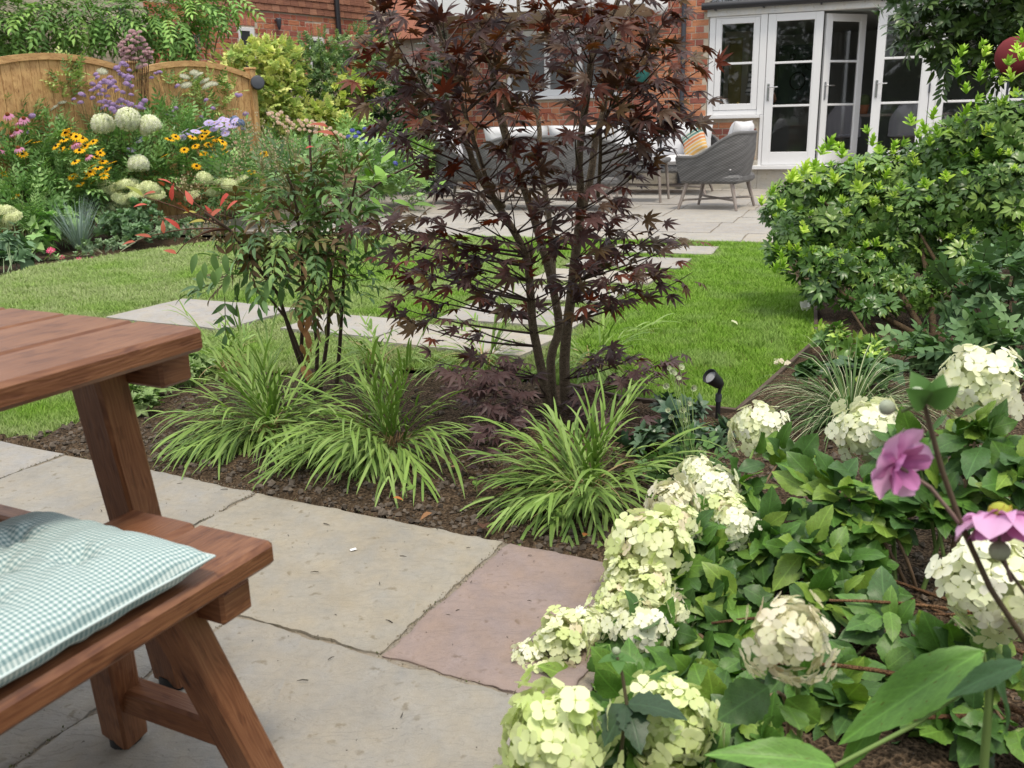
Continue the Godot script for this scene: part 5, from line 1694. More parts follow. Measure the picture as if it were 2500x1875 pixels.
	var low := [Vector3(-0.266, 0.265, -3.05), Vector3(-0.193, 0.247, -3), Vector3(-0.141, 0.264, -3.1), Vector3(-0.081, 0.258, -2.95), Vector3(-0.026, 0.259, -3.05), Vector3(-0.224, 0.19, -3), Vector3(-0.136, 0.203, -2.9), Vector3(-0.07, 0.172, -2.95), Vector3(0.014, 0.17, -3), Vector3(-0.016, 0.113, -2.95), Vector3(-0.098, 0.117, -2.9), Vector3(-0.178, 0.232, -2.95), Vector3(0.045, 0.216, -3.15), Vector3(-0.109, 0.069, -2.75), Vector3(-0.135, 0.006, -2.7), Vector3(-0.108, -0.023, -2.6), Vector3(-0.057, 0.075, -2.85), Vector3(0.289, 0.253, -3.1), Vector3(0.366, 0.269, -3.15), Vector3(0.446, 0.264, -3.1), Vector3(0.527, 0.22, -3.15), Vector3(0.563, 0.187, -3.1), Vector3(0.469, 0.203, -3.05), Vector3(0.609, 0.22, -3.2), Vector3(0.405, 0.233, -3), Vector3(0.348, 0.26, -3.25), Vector3(0.256, 0.179, -3.05), Vector3(0.294, 0.119, -3), Vector3(0.345, 0.09, -2.95), Vector3(0.449, 0.06, -2.9), Vector3(0.518, 0.029, -2.9), Vector3(0.253, 0.043, -3.2)]
	var shapes := [maple_leaf_t(0.12), maple_leaf_t(0.30), maple_leaf_t(0.5)]
	var pal := [Color(0.072, 0.035, 0.030), Color(0.057, 0.028, 0.027), Color(0.091, 0.046, 0.040), Color(0.085, 0.048, 0.028), Color(0.143, 0.040, 0.022), Color(0.110, 0.067, 0.027)]
	var pal_low := [Color(0.11, 0.068, 0.066), Color(0.095, 0.058, 0.056), Color(0.08, 0.046, 0.045)]
	var twig := MB.new()
	var places := []
	var places_low := []
	for li in 2:
		for tip in [tips, low][li]:
			var e: Vector3 = tip - base
			var best := Vector3.ZERO
			var bd := 1e9
			for s in stems:
				for p in s[3]:
					var dd: float = (p - e).length() + maxf(0.0, p.y - e.y + 0.16) * 2.2
					if dd < bd:
						bd = dd
						best = p
			var span := e - best
			var mid := best.lerp(e, 0.5) + Vector3(span.x, 0, span.z) * 0.16 + rdir() * 0.02
			var pts := curve(best, mid, e, 6)
			tube(twig, pts, taper(clampf(0.002 + span.length() * 0.005, 0.002, 0.005), 0.0011, 7), 4, Color(0.085, 0.058, 0.05), false)
			var flat := Vector3(span.x, span.y * 0.6, span.z).normalized()
			var count := (8 if e.y + base.y > 1.05 else 6) if li == 0 else 6
			for i in count:
				var t := 1.0 if i == 0 else 1.0 - (int((i + 1) / 2)) * 0.16 * minf(1.0, 0.34 / maxf(0.05, span.length()) + 0.2)
				t = clampf(t, 0.1, 1.0)
				var p: Vector3 = best.lerp(mid, t).lerp(mid.lerp(e, t), t)
				var sd := 0.0 if i == 0 else (1.0 if i % 2 else -1.0)
				var out := (flat + flat.cross(Vector3.UP) * sd * rf(0.8, 1.5) + Vector3(0, rf(-0.5, 0.3), 0) + rdir() * 0.45).normalized()
				var sz := rf(0.042, 0.068) * (1.0 if li == 0 else 0.92)
				var x := Transform3D(aim(out, (Vector3(0, 1, 0.45) + rdir() * 0.75).normalized(), sz), p + base + out * sz * 0.42 + Vector3(0, rf(-0.035, 0.03), 0))
				if li == 0:
					places.append(x)
				else:
					places_low.append(x)
	var tw2 := part(root, "twigs", twig.mesh(), M.stem)
	tag(tw2, "", "", "", "stuff")
	dress(root, "leaf", shapes, M.maple_leaf, places, pal, 215, "leaves")
	dress(root, "leaf", shapes, M.maple_leaf, places_low, pal_low, 80, "leaves")

# ---------------------------------------------------------------- grasses and small plants of the bed
func tussock(called: String, label: String, base: Vector3, n: int, length: float, width: float, lean: Vector3, sag: float, pal: Array, tip: Color, group: String, spread := 0.6, edge := Color(-1, 0, 0), low := 0.25, cat := "grass") -> Node3D:
	var root := thing(called, label, cat, base, 0.0, group)
	var b := MB.new()
	for i in n:
		var a := rf(0, TAU)
		var out := Vector3(cos(a), 0, sin(a))
		var up := rf(low, 1.3)
		var d := (out * spread * rf(0.4, 1.1) + lean * rf(0.2, 1.0) + Vector3.UP * up).normalized()
		var L := length * rf(0.55, 1.1)
		var c := palette(pal)
		var foot := out * rf(0.0, 0.05) * length * 2.0 + lean * rf(0, 0.06) * length
		blade(b, foot, d, L, width * rf(0.6, 1.2), sag * rf(0.6, 1.4), c, 6, tip)
		if edge.r >= 0:
			blade(b, foot + Vector3(0, 0.001, 0), d, L * 0.98, width * 0.35, sag, edge * rf(0.8, 1.1), 6)
	tag(part(root, "blades", b.mesh(), M.matt), "", "", "", "stuff")
	return root

func hakone(label: String, base: Vector3, culms: int, reach: float, lean: Vector3) -> void:   # arching bamboo-like grass: culms set with long leaves
	var root := thing("hakone_grass", label, "grass", base, 0.0, "clumps of arching green grass along the bed")
	var b := MB.new()
	var pal := [Color(0.178, 0.289, 0.060), Color(0.221, 0.340, 0.076), Color(0.145, 0.246, 0.055), Color(0.255, 0.365, 0.111)]
	for i in culms:
		var a := rf(0, TAU)
		var out := Vector3(cos(a), 0, sin(a))
		var d := (out * rf(0.25, 1.1) + lean * rf(0.1, 1.3) + Vector3.UP * rf(0.15, 0.9)).normalized()
		var L := reach * rf(0.6, 1.05)
		var foot := out * rf(0.0, 0.055)
		var p := foot
		var pts := [p]
		var dd := d
		for k in 5:
			dd = (dd + Vector3.DOWN * 0.10 * (1 + k * 0.4) * (1.3 - dd.y)).normalized()
			p += dd * L * 0.165
			pts.append(p)
		tube(b, pts, [0.0011, 0.001, 0.0009, 0.0008, 0.0007, 0.0006], 3, Color(0.20, 0.24, 0.07), false)
		for k in range(1, 6):
			for s in 2:
				if rng.randf() < 0.08: continue
				var side := dd.cross(Vector3.UP).normalized() * (1 if (k + s) % 2 else -1)
				var ld := (dd * 1.1 + side * rf(0.15, 0.55) + Vector3.UP * rf(-0.05, 0.4)).normalized()
				blade(b, pts[k], ld, L * rf(0.30, 0.54), rf(0.009, 0.0165), rf(0.3, 1.1), palette(pal), 5, Color(0.22, 0.33, 0.09))
	tag(part(root, "leaf_blades", b.mesh(), M.leaf), "", "", "", "stuff")
	var dry := MB.new()
	for i in 9:
		var da := rf(0, TAU)
		blade(dry, Vector3(rf(-0.04, 0.04), 0.02, rf(-0.04, 0.04)), Vector3(cos(da) + lean.x, rf(0.2, 0.9), sin(da)), reach * rf(0.5, 1.0), 0.008, rf(0.6, 1.6), Color(0.42, 0.32, 0.17) * rf(0.7, 1.2), 6)
	for i in 60:
		blade(dry, Vector3(rf(-0.05, 0.05), 0.0, rf(-0.05, 0.05)), Vector3(rf(-1, 1), rf(0.4, 1.6), rf(-1, 1)), rf(0.04, 0.10), 0.004, 0.3, Color(0.34, 0.21, 0.11) * rf(0.6, 1.2), 2)
	tag(part(root, "dry_stubble", dry.mesh(), M.matt), "", "", "", "stuff")

func make_bed_plants() -> void:
	hakone("arching green grass clump nearest the table leg, at the bed edge", Vector3(-0.878, 0, -3.083), 115, 0.40, Vector3(-0.75, 0, 0.1))
	hakone("arching green grass clump in the middle of the bed, below the nandina", Vector3(-0.426, 0, -2.904), 125, 0.43, Vector3(-0.8, 0, 0.15))
	hakone("arching green grass clump with bare brown stubble in front of the maple trunk", Vector3(0.199, 0, -2.449), 100, 0.34, Vector3(-0.35, 0, -0.05))
	hakone("arching green grass behind the nandina stems beside the lawn", Vector3(-1.27, 0, -3.98), 30, 0.34, Vector3(-0.4, 0, 0.0))
	hakone("low green grass clump behind the maple trunk, left of it", Vector3(-0.127, 0, -3.984), 26, 0.34, Vector3(-0.2, 0, 0))
	hakone("upright green grass clump right behind the maple trunk", Vector3(0.36, 0, -3.869), 26, 0.36, Vector3(0.05, 0, 0))
	hakone("small green grass clump between nandina and maple at the lawn edge", Vector3(-0.613, 0, -4.028), 22, 0.30, Vector3(-0.1, 0, 0))
	var lv := leaf_t(0.05, 0.026, 4, 0.2, 0.3, 0.7)
	var ros := rosette(lv, 6, 1.15, 0.3, 2)
	shrub("ground_cover_plant", "dark green whorled ground cover round the black spotlight", "plant", Vector3(0.641, 0, -2.892), [[Vector3(0.558, 0.052, -3.05), Vector3(0.096, 0.041, 0.068)], [Vector3(0.643, 0.012, -2.9), Vector3(0.104, 0.052, 0.078)], [Vector3(0.728, -0.016, -2.85), Vector3(0.064, 0.051, 0.057)], [Vector3(0.461, 0.023, -2.8), Vector3(0.075, 0.038, 0.056)], [Vector3(0.511, -0.024, -2.7), Vector3(0.073, 0.036, 0.054)]], 120, [ros], M.gloss, [Color(0.072, 0.130, 0.072), Color(0.058, 0.111, 0.065), Color(0.104, 0.169, 0.098)], 0.8, 1.2, Color(0.104, 0.156, 0.065), 0.003, 0.6, 0.2)
	var ferny := sprig_pairs(leaf_t(0.035, 0.022, 3, 0.2, 0.2, 0.6, Color.WHITE, Color(-1, 0, 0)), 3, 0.09, 1.0, Color(0.4, 0.5, 0.3))
	shrub("astrantia", "low lobed green foliage at the foot of the white astrantia", "plant", Vector3(0.454, 0, -2.448), [[Vector3(0.427, 0.005, -2.5), Vector3(0.067, 0.034, 0.050)], [Vector3(0.52, 0.021, -2.55), Vector3(0.069, 0.046, 0.057)], [Vector3(0.36, -0.011, -2.45), Vector3(0.044, 0.027, 0.036)]], 60, [ferny], M.leaf, [Color(0.104, 0.195, 0.065), Color(0.130, 0.247, 0.078)], 0.9, 1.3, Color(0.130, 0.195, 0.065), 0.003, 0.6, 0.2)
	shrub("self_sown_weeds", "pale green leafy weeds between the table leg and the first grass clump", "plant", Vector3(-1.407, 0, -3.637), [[Vector3(-1.472, 0.047, -3.6), Vector3(0.064, 0.026, 0.045)], [Vector3(-1.424, 0.048, -3.75), Vector3(0.076, 0.030, 0.053)], [Vector3(-1.416, 0.029, -3.4), Vector3(0.053, 0.021, 0.037)], [Vector3(-1.403, 0.053, -3.9), Vector3(0.070, 0.028, 0.049)], [Vector3(-1.501, 0.043, -3.5), Vector3(0.047, 0.019, 0.033)]], 120, [rosette(leaf_t(0.045, 0.024, 4, 0.2, 0.25, 0.75), 5, 1.1, 0.4, 2)], M.leaf, [Color(0.24, 0.36, 0.13), Color(0.19, 0.30, 0.09), Color(0.29, 0.40, 0.17)], 0.7, 1.1, Color(0.18, 0.26, 0.09), 0.002, 0.6, 0.1)
	# white astrantia on wiry stems
	var ast := thing("astrantia", "wiry stems with small starry greenish-white flowers before the lawn", "flower", Vector3(0.524, 0, -2.506))
	var fl := MB.new()
	var bract := leaf_t(0.013, 0.006, 2, 0.2, -0.3, 0.8, Color(0.75, 0.8, 0.6), Color(0.55, 0.65, 0.4))
	for i in 12:
		var a := TAU * i / 12
		fl.add(bract, Transform3D(aim(Vector3(cos(a), 0.6, sin(a))), Vector3.ZERO))
	for i in 14:
		stem_t(fl, Vector3.ZERO, (rdir() + Vector3.UP * 1.2).normalized() * 0.009, 0.001, Color(0.85, 0.85, 0.72))
	var flm := fl.mesh()
	for tip in [Vector3(0.499, 0.291, -2.75), Vector3(0.519, 0.264, -2.75), Vector3(0.496, 0.296, -2.7), Vector3(0.476, 0.254, -2.72), Vector3(0.565, 0.236, -2.75), Vector3(0.543, 0.199, -2.7), Vector3(0.525, 0.179, -2.7), Vector3(0.49, 0.166, -2.68), Vector3(0.483, 0.177, -2.7), Vector3(0.524, 0.159, -2.66), Vector3(0.559, 0.087, -2.6), Vector3(0.572, 0.073, -2.6), Vector3(0.497, 0.287, -2.8), Vector3(0.534, 0.286, -2.8)]:
		var e: Vector3 = tip - ast.position
		rod(ast, "stalk", curve(Vector3(rf(-0.03, 0.03), 0, rf(-0.03, 0.03)), Vector3(e.x * 0.25, e.y * 0.6, e.z * 0.25), e, 5), taper(0.0022, 0.001, 6), M.stem, 4, Color(0.14, 0.20, 0.07))
		part(ast, "flower", flm, M.petal, Transform3D(aim(rdir() * 0.5 + Vector3(0, 0.3, 1), Vector3.UP, rf(0.9, 1.3)) * Basis(Vector3.RIGHT, PI / 2), e))
	# black garden spotlight on its stake
	var sp := thing("garden_spotlight", "small black adjustable spotlight on a stake at the lawn edge", "spotlight", Vector3(0.748, 0, -3.172))
	var top := Vector3(0, 0.115, 0)
	rod(sp, "stake", [Vector3(0, -0.02, 0), Vector3(0, 0.085, 0)], [0.009, 0.009], M.black, 10)
	rod(sp, "collar", [Vector3(0, 0.055, 0), Vector3(0, 0.082, 0)], [0.0115, 0.0115], M.charcoal, 10)
	var hd := MB.new()
	lathe(hd, [Vector2(0.001, -0.035), Vector2(0.015, -0.034), Vector2(0.021, -0.02), Vector2(0.029, 0.038), Vector2(0.026, 0.038), Vector2(0.022, 0.02)], 16)
	var hx := Transform3D(aim(Vector3(-0.5, 0.45, 0.3)) * Basis(Vector3.RIGHT, PI / 2), top + Vector3(-0.014, 0.018, 0.0))
	part(sp, "lamp_head", hd.mesh(), M.black, hx)
	var lz := MB.new()
	lathe(lz, [Vector2(0.026, 0.026), Vector2(0.001, 0.028)], 16)
	part(sp, "lens", lz.mesh(), mat(Color(0.35, 0.36, 0.38), 0.15), hx)
	rod(sp, "bracket", [Vector3(0, 0.08, 0), Vector3(0.006, 0.11, 0), Vector3(-0.006, 0.125, 0)], [0.007, 0.007, 0.007], M.black, 8)
	# seedlings on the bare soil
	var sl := leaf_t(0.032, 0.022, 4, 0.2, 0.2, 0.7)
	for q in [[Vector3(-0.319, 0, -2.479), "three-leaved seedling at the bed edge below the middle grass clump"], [Vector3(-0.11, 0, -2.497), "single-leaf seedling on the bare soil before the maple"], [Vector3(0.129, 0, -2.258), "small two-leaved seedling left of the stubbly grass clump"], [Vector3(0.095, 0, -2.247), "tiny round-leaved seedling near the paving edge"]]:
		var sd := thing("seedling", q[1], "seedling", q[0], rf(0, 6), "seedlings on the bare soil")
		var b := MB.new()
		tube(b, [Vector3.ZERO, Vector3(0.004, 0.02, 0.0), Vector3(0.01, 0.045, 0.004)], [0.0015, 0.0013, 0.001], 4, Color(0.18, 0.25, 0.08), false)
		for k in 3:
			b.add(sl, Transform3D(aim(Vector3(cos(k * 2.2), 0.5, sin(k * 2.2)), Vector3.UP, rf(0.7, 1.1)), Vector3(0.006, 0.02 + k * 0.012, 0.002)), Color(0.17, 0.28, 0.06))
		part(sd, "shoot", b.mesh(), M.leaf)

# ---------------------------------------------------------------- nandina
func make_nandina() -> void:
	var base := Vector3(-0.807, 0, -3.558)
	var root := thing("nandina_shrub", "nandina with dark canes, green leaflets and red young leaves left of the maple", "shrub", base)
	var canes := [[Vector3(-0.845, -0.006, -3.58), Vector3(-0.839, 0.183, -3.55), Vector3(-0.804, 0.387, -3.52), Vector3(-0.791, 0.612, -3.5), Vector3(-0.798, 0.796, -3.5), Vector3(-0.821, 0.887, -3.5)], [Vector3(-0.808, -0.021, -3.6), Vector3(-0.783, 0.186, -3.6), Vector3(-0.79, 0.404, -3.6), Vector3(-0.745, 0.662, -3.6), Vector3(-0.74, 0.882, -3.55), Vector3(-0.736, 1.017, -3.55)], [Vector3(-0.726, -0.003, -3.62), Vector3(-0.691, 0.201, -3.6), Vector3(-0.657, 0.437, -3.58), Vector3(-0.624, 0.665, -3.55), Vector3(-0.563, 0.866, -3.5)], [Vector3(-0.815, 0, -3.56), Vector3(-0.85, 0.212, -3.5), Vector3(-0.882, 0.434, -3.45), Vector3(-0.949, 0.568, -3.4), Vector3(-1.012, 0.696, -3.35), Vector3(-1.078, 0.761, -3.3)], [Vector3(-0.795, -0.019, -3.62), Vector3(-0.748, 0.224, -3.65), Vector3(-0.718, 0.518, -3.7), Vector3(-0.644, 0.741, -3.75), Vector3(-0.478, 0.847, -3.8), Vector3(-0.376, 0.893, -3.8)], [Vector3(-0.822, -0.006, -3.55), Vector3(-0.822, 0.161, -3.5), Vector3(-0.859, 0.338, -3.45), Vector3(-0.901, 0.428, -3.4)]]
	for c in canes:
		var pts := []
		for p in c: pts.append(p - base)
		rod(root, "cane", pts, taper(0.009, 0.004, pts.size()), M.stem, 6, Color(0.075, 0.052, 0.042))
	var lf := leaf_t(0.066, 0.0195, 4, 0.22, 0.35, 0.72)
	var sp := [sprig_pairs(lf, 3, 0.12, 0.85, Color(0.8, 0.55, 0.4), 1.0, 0.85, 0.3), sprig_pairs(lf, 2, 0.09, 0.8, Color(0.7, 0.6, 0.4), 1.0, 0.9, 0.5)]
	var crown := [[Vector3(-0.797, 0.811, -3.5), Vector3(0.172, 0.110, 0.141)], [Vector3(-0.653, 0.804, -3.55), Vector3(0.175, 0.111, 0.143)], [Vector3(-0.831, 0.65, -3.45), Vector3(0.185, 0.139, 0.162)], [Vector3(-0.666, 0.634, -3.55), Vector3(0.175, 0.143, 0.159)], [Vector3(-0.906, 0.688, -3.4), Vector3(0.107, 0.091, 0.099)], [Vector3(-0.783, 0.494, -3.45), Vector3(0.170, 0.093, 0.131)], [Vector3(-0.606, 0.466, -3.5), Vector3(0.110, 0.094, 0.102)], [Vector3(-0.985, 0.508, -3.4), Vector3(0.122, 0.091, 0.107)], [Vector3(-0.537, 0.783, -3.6), Vector3(0.081, 0.073, 0.077)], [Vector3(-0.992, 0.74, -3.35), Vector3(0.060, 0.060, 0.060)]]
	var places := []
	for q in blob_points(crown, 245, 0.15):
		places.append(Transform3D(toward(q[1], Vector3(0, -0.05, 0.6), 0.3, 0.75, 1.15), q[0]))
	dress(root, "leaf_spray", sp, M.leaf, places, [Color(0.125, 0.231, 0.084), Color(0.167, 0.301, 0.103), Color(0.111, 0.194, 0.088), Color(0.220, 0.361, 0.121), Color(0.17, 0.15, 0.06), Color(0.15, 0.095, 0.05)], 200)
	# broad bright leaves at the upper right, hanging narrow leaves at the lower left
	var big := leaf_t(0.095, 0.032, 5, 0.25, 0.3, 0.7)
	var pl2 := []
	for p in [Vector3(-0.559, 0.892, -3.587), Vector3(-0.528, 0.843, -3.623), Vector3(-0.487, 0.903, -3.639), Vector3(-0.482, 0.822, -3.683), Vector3(-0.44, 0.856, -3.622), Vector3(-0.409, 0.805, -3.677), Vector3(-0.355, 0.866, -3.409), Vector3(-0.341, 0.783, -3.54), Vector3(-0.32, 0.834, -3.683), Vector3(-0.299, 0.778, -3.595), Vector3(-0.547, 0.777, -3.67), Vector3(-0.422, 0.778, -3.434), Vector3(-0.586, 0.849, -3.541), Vector3(-0.352, 0.758, -3.474), Vector3(-0.486, 0.753, -3.563)]:
		pl2.append(Transform3D(aim((rdir() + Vector3(0.5, 0.5, 0.5)).normalized(), Vector3(0, 1, 0.4), rf(0.9, 1.3)), p))
	dress(root, "young_leaf", [big], M.leaf, pl2, [Color(0.216, 0.405, 0.068), Color(0.270, 0.459, 0.095)], 40)
	pl2 = []
	for p in [Vector3(-1.119, 0.577, -3.365), Vector3(-1.056, 0.563, -3.253), Vector3(-1.038, 0.571, -3.293), Vector3(-1.016, 0.539, -3.306), Vector3(-1.027, 0.487, -3.433), Vector3(-0.974, 0.476, -3.403), Vector3(-0.897, 0.48, -3.282), Vector3(-0.983, 0.552, -3.409), Vector3(-1.014, 0.617, -3.278), Vector3(-1.089, 0.606, -3.373), Vector3(-1.108, 0.561, -3.275), Vector3(-0.854, 0.529, -3.25), Vector3(-0.857, 0.469, -3.424), Vector3(-1.121, 0.618, -3.292)]:
		pl2.append(Transform3D(aim((rdir() * 0.3 + Vector3(-0.15, -1, 0.2)).normalized(), Vector3(0, 0.3, 1), rf(0.7, 0.95)), p))
	dress(root, "hanging_leaf", [big], M.leaf, pl2, [Color(0.176, 0.297, 0.095), Color(0.135, 0.243, 0.081)], 40)
	pl2 = []
	for p in [Vector3(-1.261, 0.828, -3.232), Vector3(-1.286, 0.829, -3.416), Vector3(-1.244, 0.852, -3.389), Vector3(-1.163, 0.866, -3.249), Vector3(-1.32, 0.786, -3.411), Vector3(-1.192, 0.806, -3.309), Vector3(-1.176, 0.788, -3.343), Vector3(-1.111, 0.769, -3.229), Vector3(-1.142, 0.753, -3.406), Vector3(-1.096, 0.728, -3.346), Vector3(-1.086, 0.736, -3.412), Vector3(-1.047, 0.766, -3.394), Vector3(-1.319, 0.671, -3.252), Vector3(-1.265, 0.683, -3.267), Vector3(-1.202, 0.701, -3.22), Vector3(-1.142, 0.714, -3.215), Vector3(-1.159, 0.632, -3.196), Vector3(-1.102, 0.794, -3.252), Vector3(-0.99, 0.829, -3.325), Vector3(-0.922, 0.81, -3.181), Vector3(-0.626, 1.045, -3.343), Vector3(-0.592, 1.018, -3.261), Vector3(-0.657, 0.978, -3.254)]:
		pl2.append(Transform3D(aim((rdir() * 0.6 + Vector3(-0.5, 0.25, 0.3)).normalized(), Vector3(0, 1, 0.5), rf(0.5, 0.75)), p))
	dress(root, "red_leaf", [big], M.leaf, pl2, [Color(0.42, 0.055, 0.04), Color(0.36, 0.09, 0.05), Color(0.34, 0.30, 0.06), Color(0.5, 0.10, 0.07), Color(0.28, 0.32, 0.07)], 60)
	pl2 = []
	for p in [Vector3(-0.808, 0.393, -3.488), Vector3(-0.785, 0.369, -3.448), Vector3(-0.807, 0.341, -3.428), Vector3(-0.799, 0.305, -3.448), Vector3(-0.792, 0.266, -3.475), Vector3(-0.8, 0.252, -3.397), Vector3(-0.813, 0.193, -3.507), Vector3(-0.801, 0.173, -3.393), Vector3(-0.801, 0.133, -3.48), Vector3(-0.822, 0.361, -3.491), Vector3(-0.751, 0.363, -3.392)]:
		pl2.append(Transform3D(aim((rdir() * 0.5 + Vector3(0, -1, 0.2)).normalized(), Vector3(0, 0.3, 1), rf(0.6, 0.85)), p))
	dress(root, "dry_leaf", [big], M.matt, pl2, [Color(0.42, 0.21, 0.11), Color(0.36, 0.17, 0.09)], 30)
	# thin twigs out to the red leaves and the airy flower sprays
	var tw3 := MB.new()
	for e in [Vector3(-1.288, 0.823, -3.3), Vector3(-1.181, 0.863, -3.3), Vector3(-1.338, 0.666, -3.3), Vector3(-1.197, 0.618, -3.3), Vector3(-1.135, 0.646, -3.3)]:
		tube(tw3, curve(canes[3][4] - base, (canes[3][5] - base).lerp(e - base, 0.4), e - base, 5), taper(0.003, 0.0015, 6), 4, Color(0.10, 0.05, 0.035), false)
	for e in [Vector3(-0.957, 1.066, -3.508), Vector3(-0.878, 1.036, -3.423), Vector3(-0.923, 0.993, -3.466), Vector3(-0.838, 0.966, -3.352), Vector3(-0.776, 1.02, -3.359), Vector3(-0.821, 0.922, -3.386), Vector3(-0.992, 0.964, -3.541), Vector3(-0.984, 0.925, -3.389), Vector3(-0.91, 0.919, -3.501), Vector3(-0.793, 0.944, -3.536), Vector3(-0.689, 0.912, -3.538), Vector3(-0.603, 0.958, -3.419), Vector3(-1.154, 0.691, -3.421), Vector3(-1.105, 0.686, -3.455), Vector3(-1.062, 0.649, -3.505), Vector3(-1.055, 0.635, -3.372), Vector3(-1.178, 0.835, -3.5), Vector3(-1.21, 0.85, -3.509)]:
		var p: Vector3 = e - base
		var from: Vector3 = canes[0][4] - base if p.y > canes[0][4].y else canes[3][4] - base
		tube(tw3, curve(from, from.lerp(p, 0.5) + Vector3(0, 0.03, 0), p, 4), taper(0.0022, 0.001, 5), 3, Color(0.15, 0.14, 0.06), false)
		for k in 26:
			var q: Vector3 = p + rdir() * Vector3(0.05, 0.075, 0.05) * rf(0.2, 1.0)
			tube(tw3, [p.lerp(q, 0.2) - Vector3(0, 0.02, 0), q], [0.0007, 0.0005], 3, Color(0.26, 0.24, 0.10), false)
			tube(tw3, [q, q + Vector3(0, 0.005, 0)], [0.0028, 0.0018], 4, Color(0.56, 0.48, 0.30) * rf(0.7, 1.2))
	tag(part(root, "flower_sprays", tw3.mesh(), M.stem), "", "", "", "stuff")


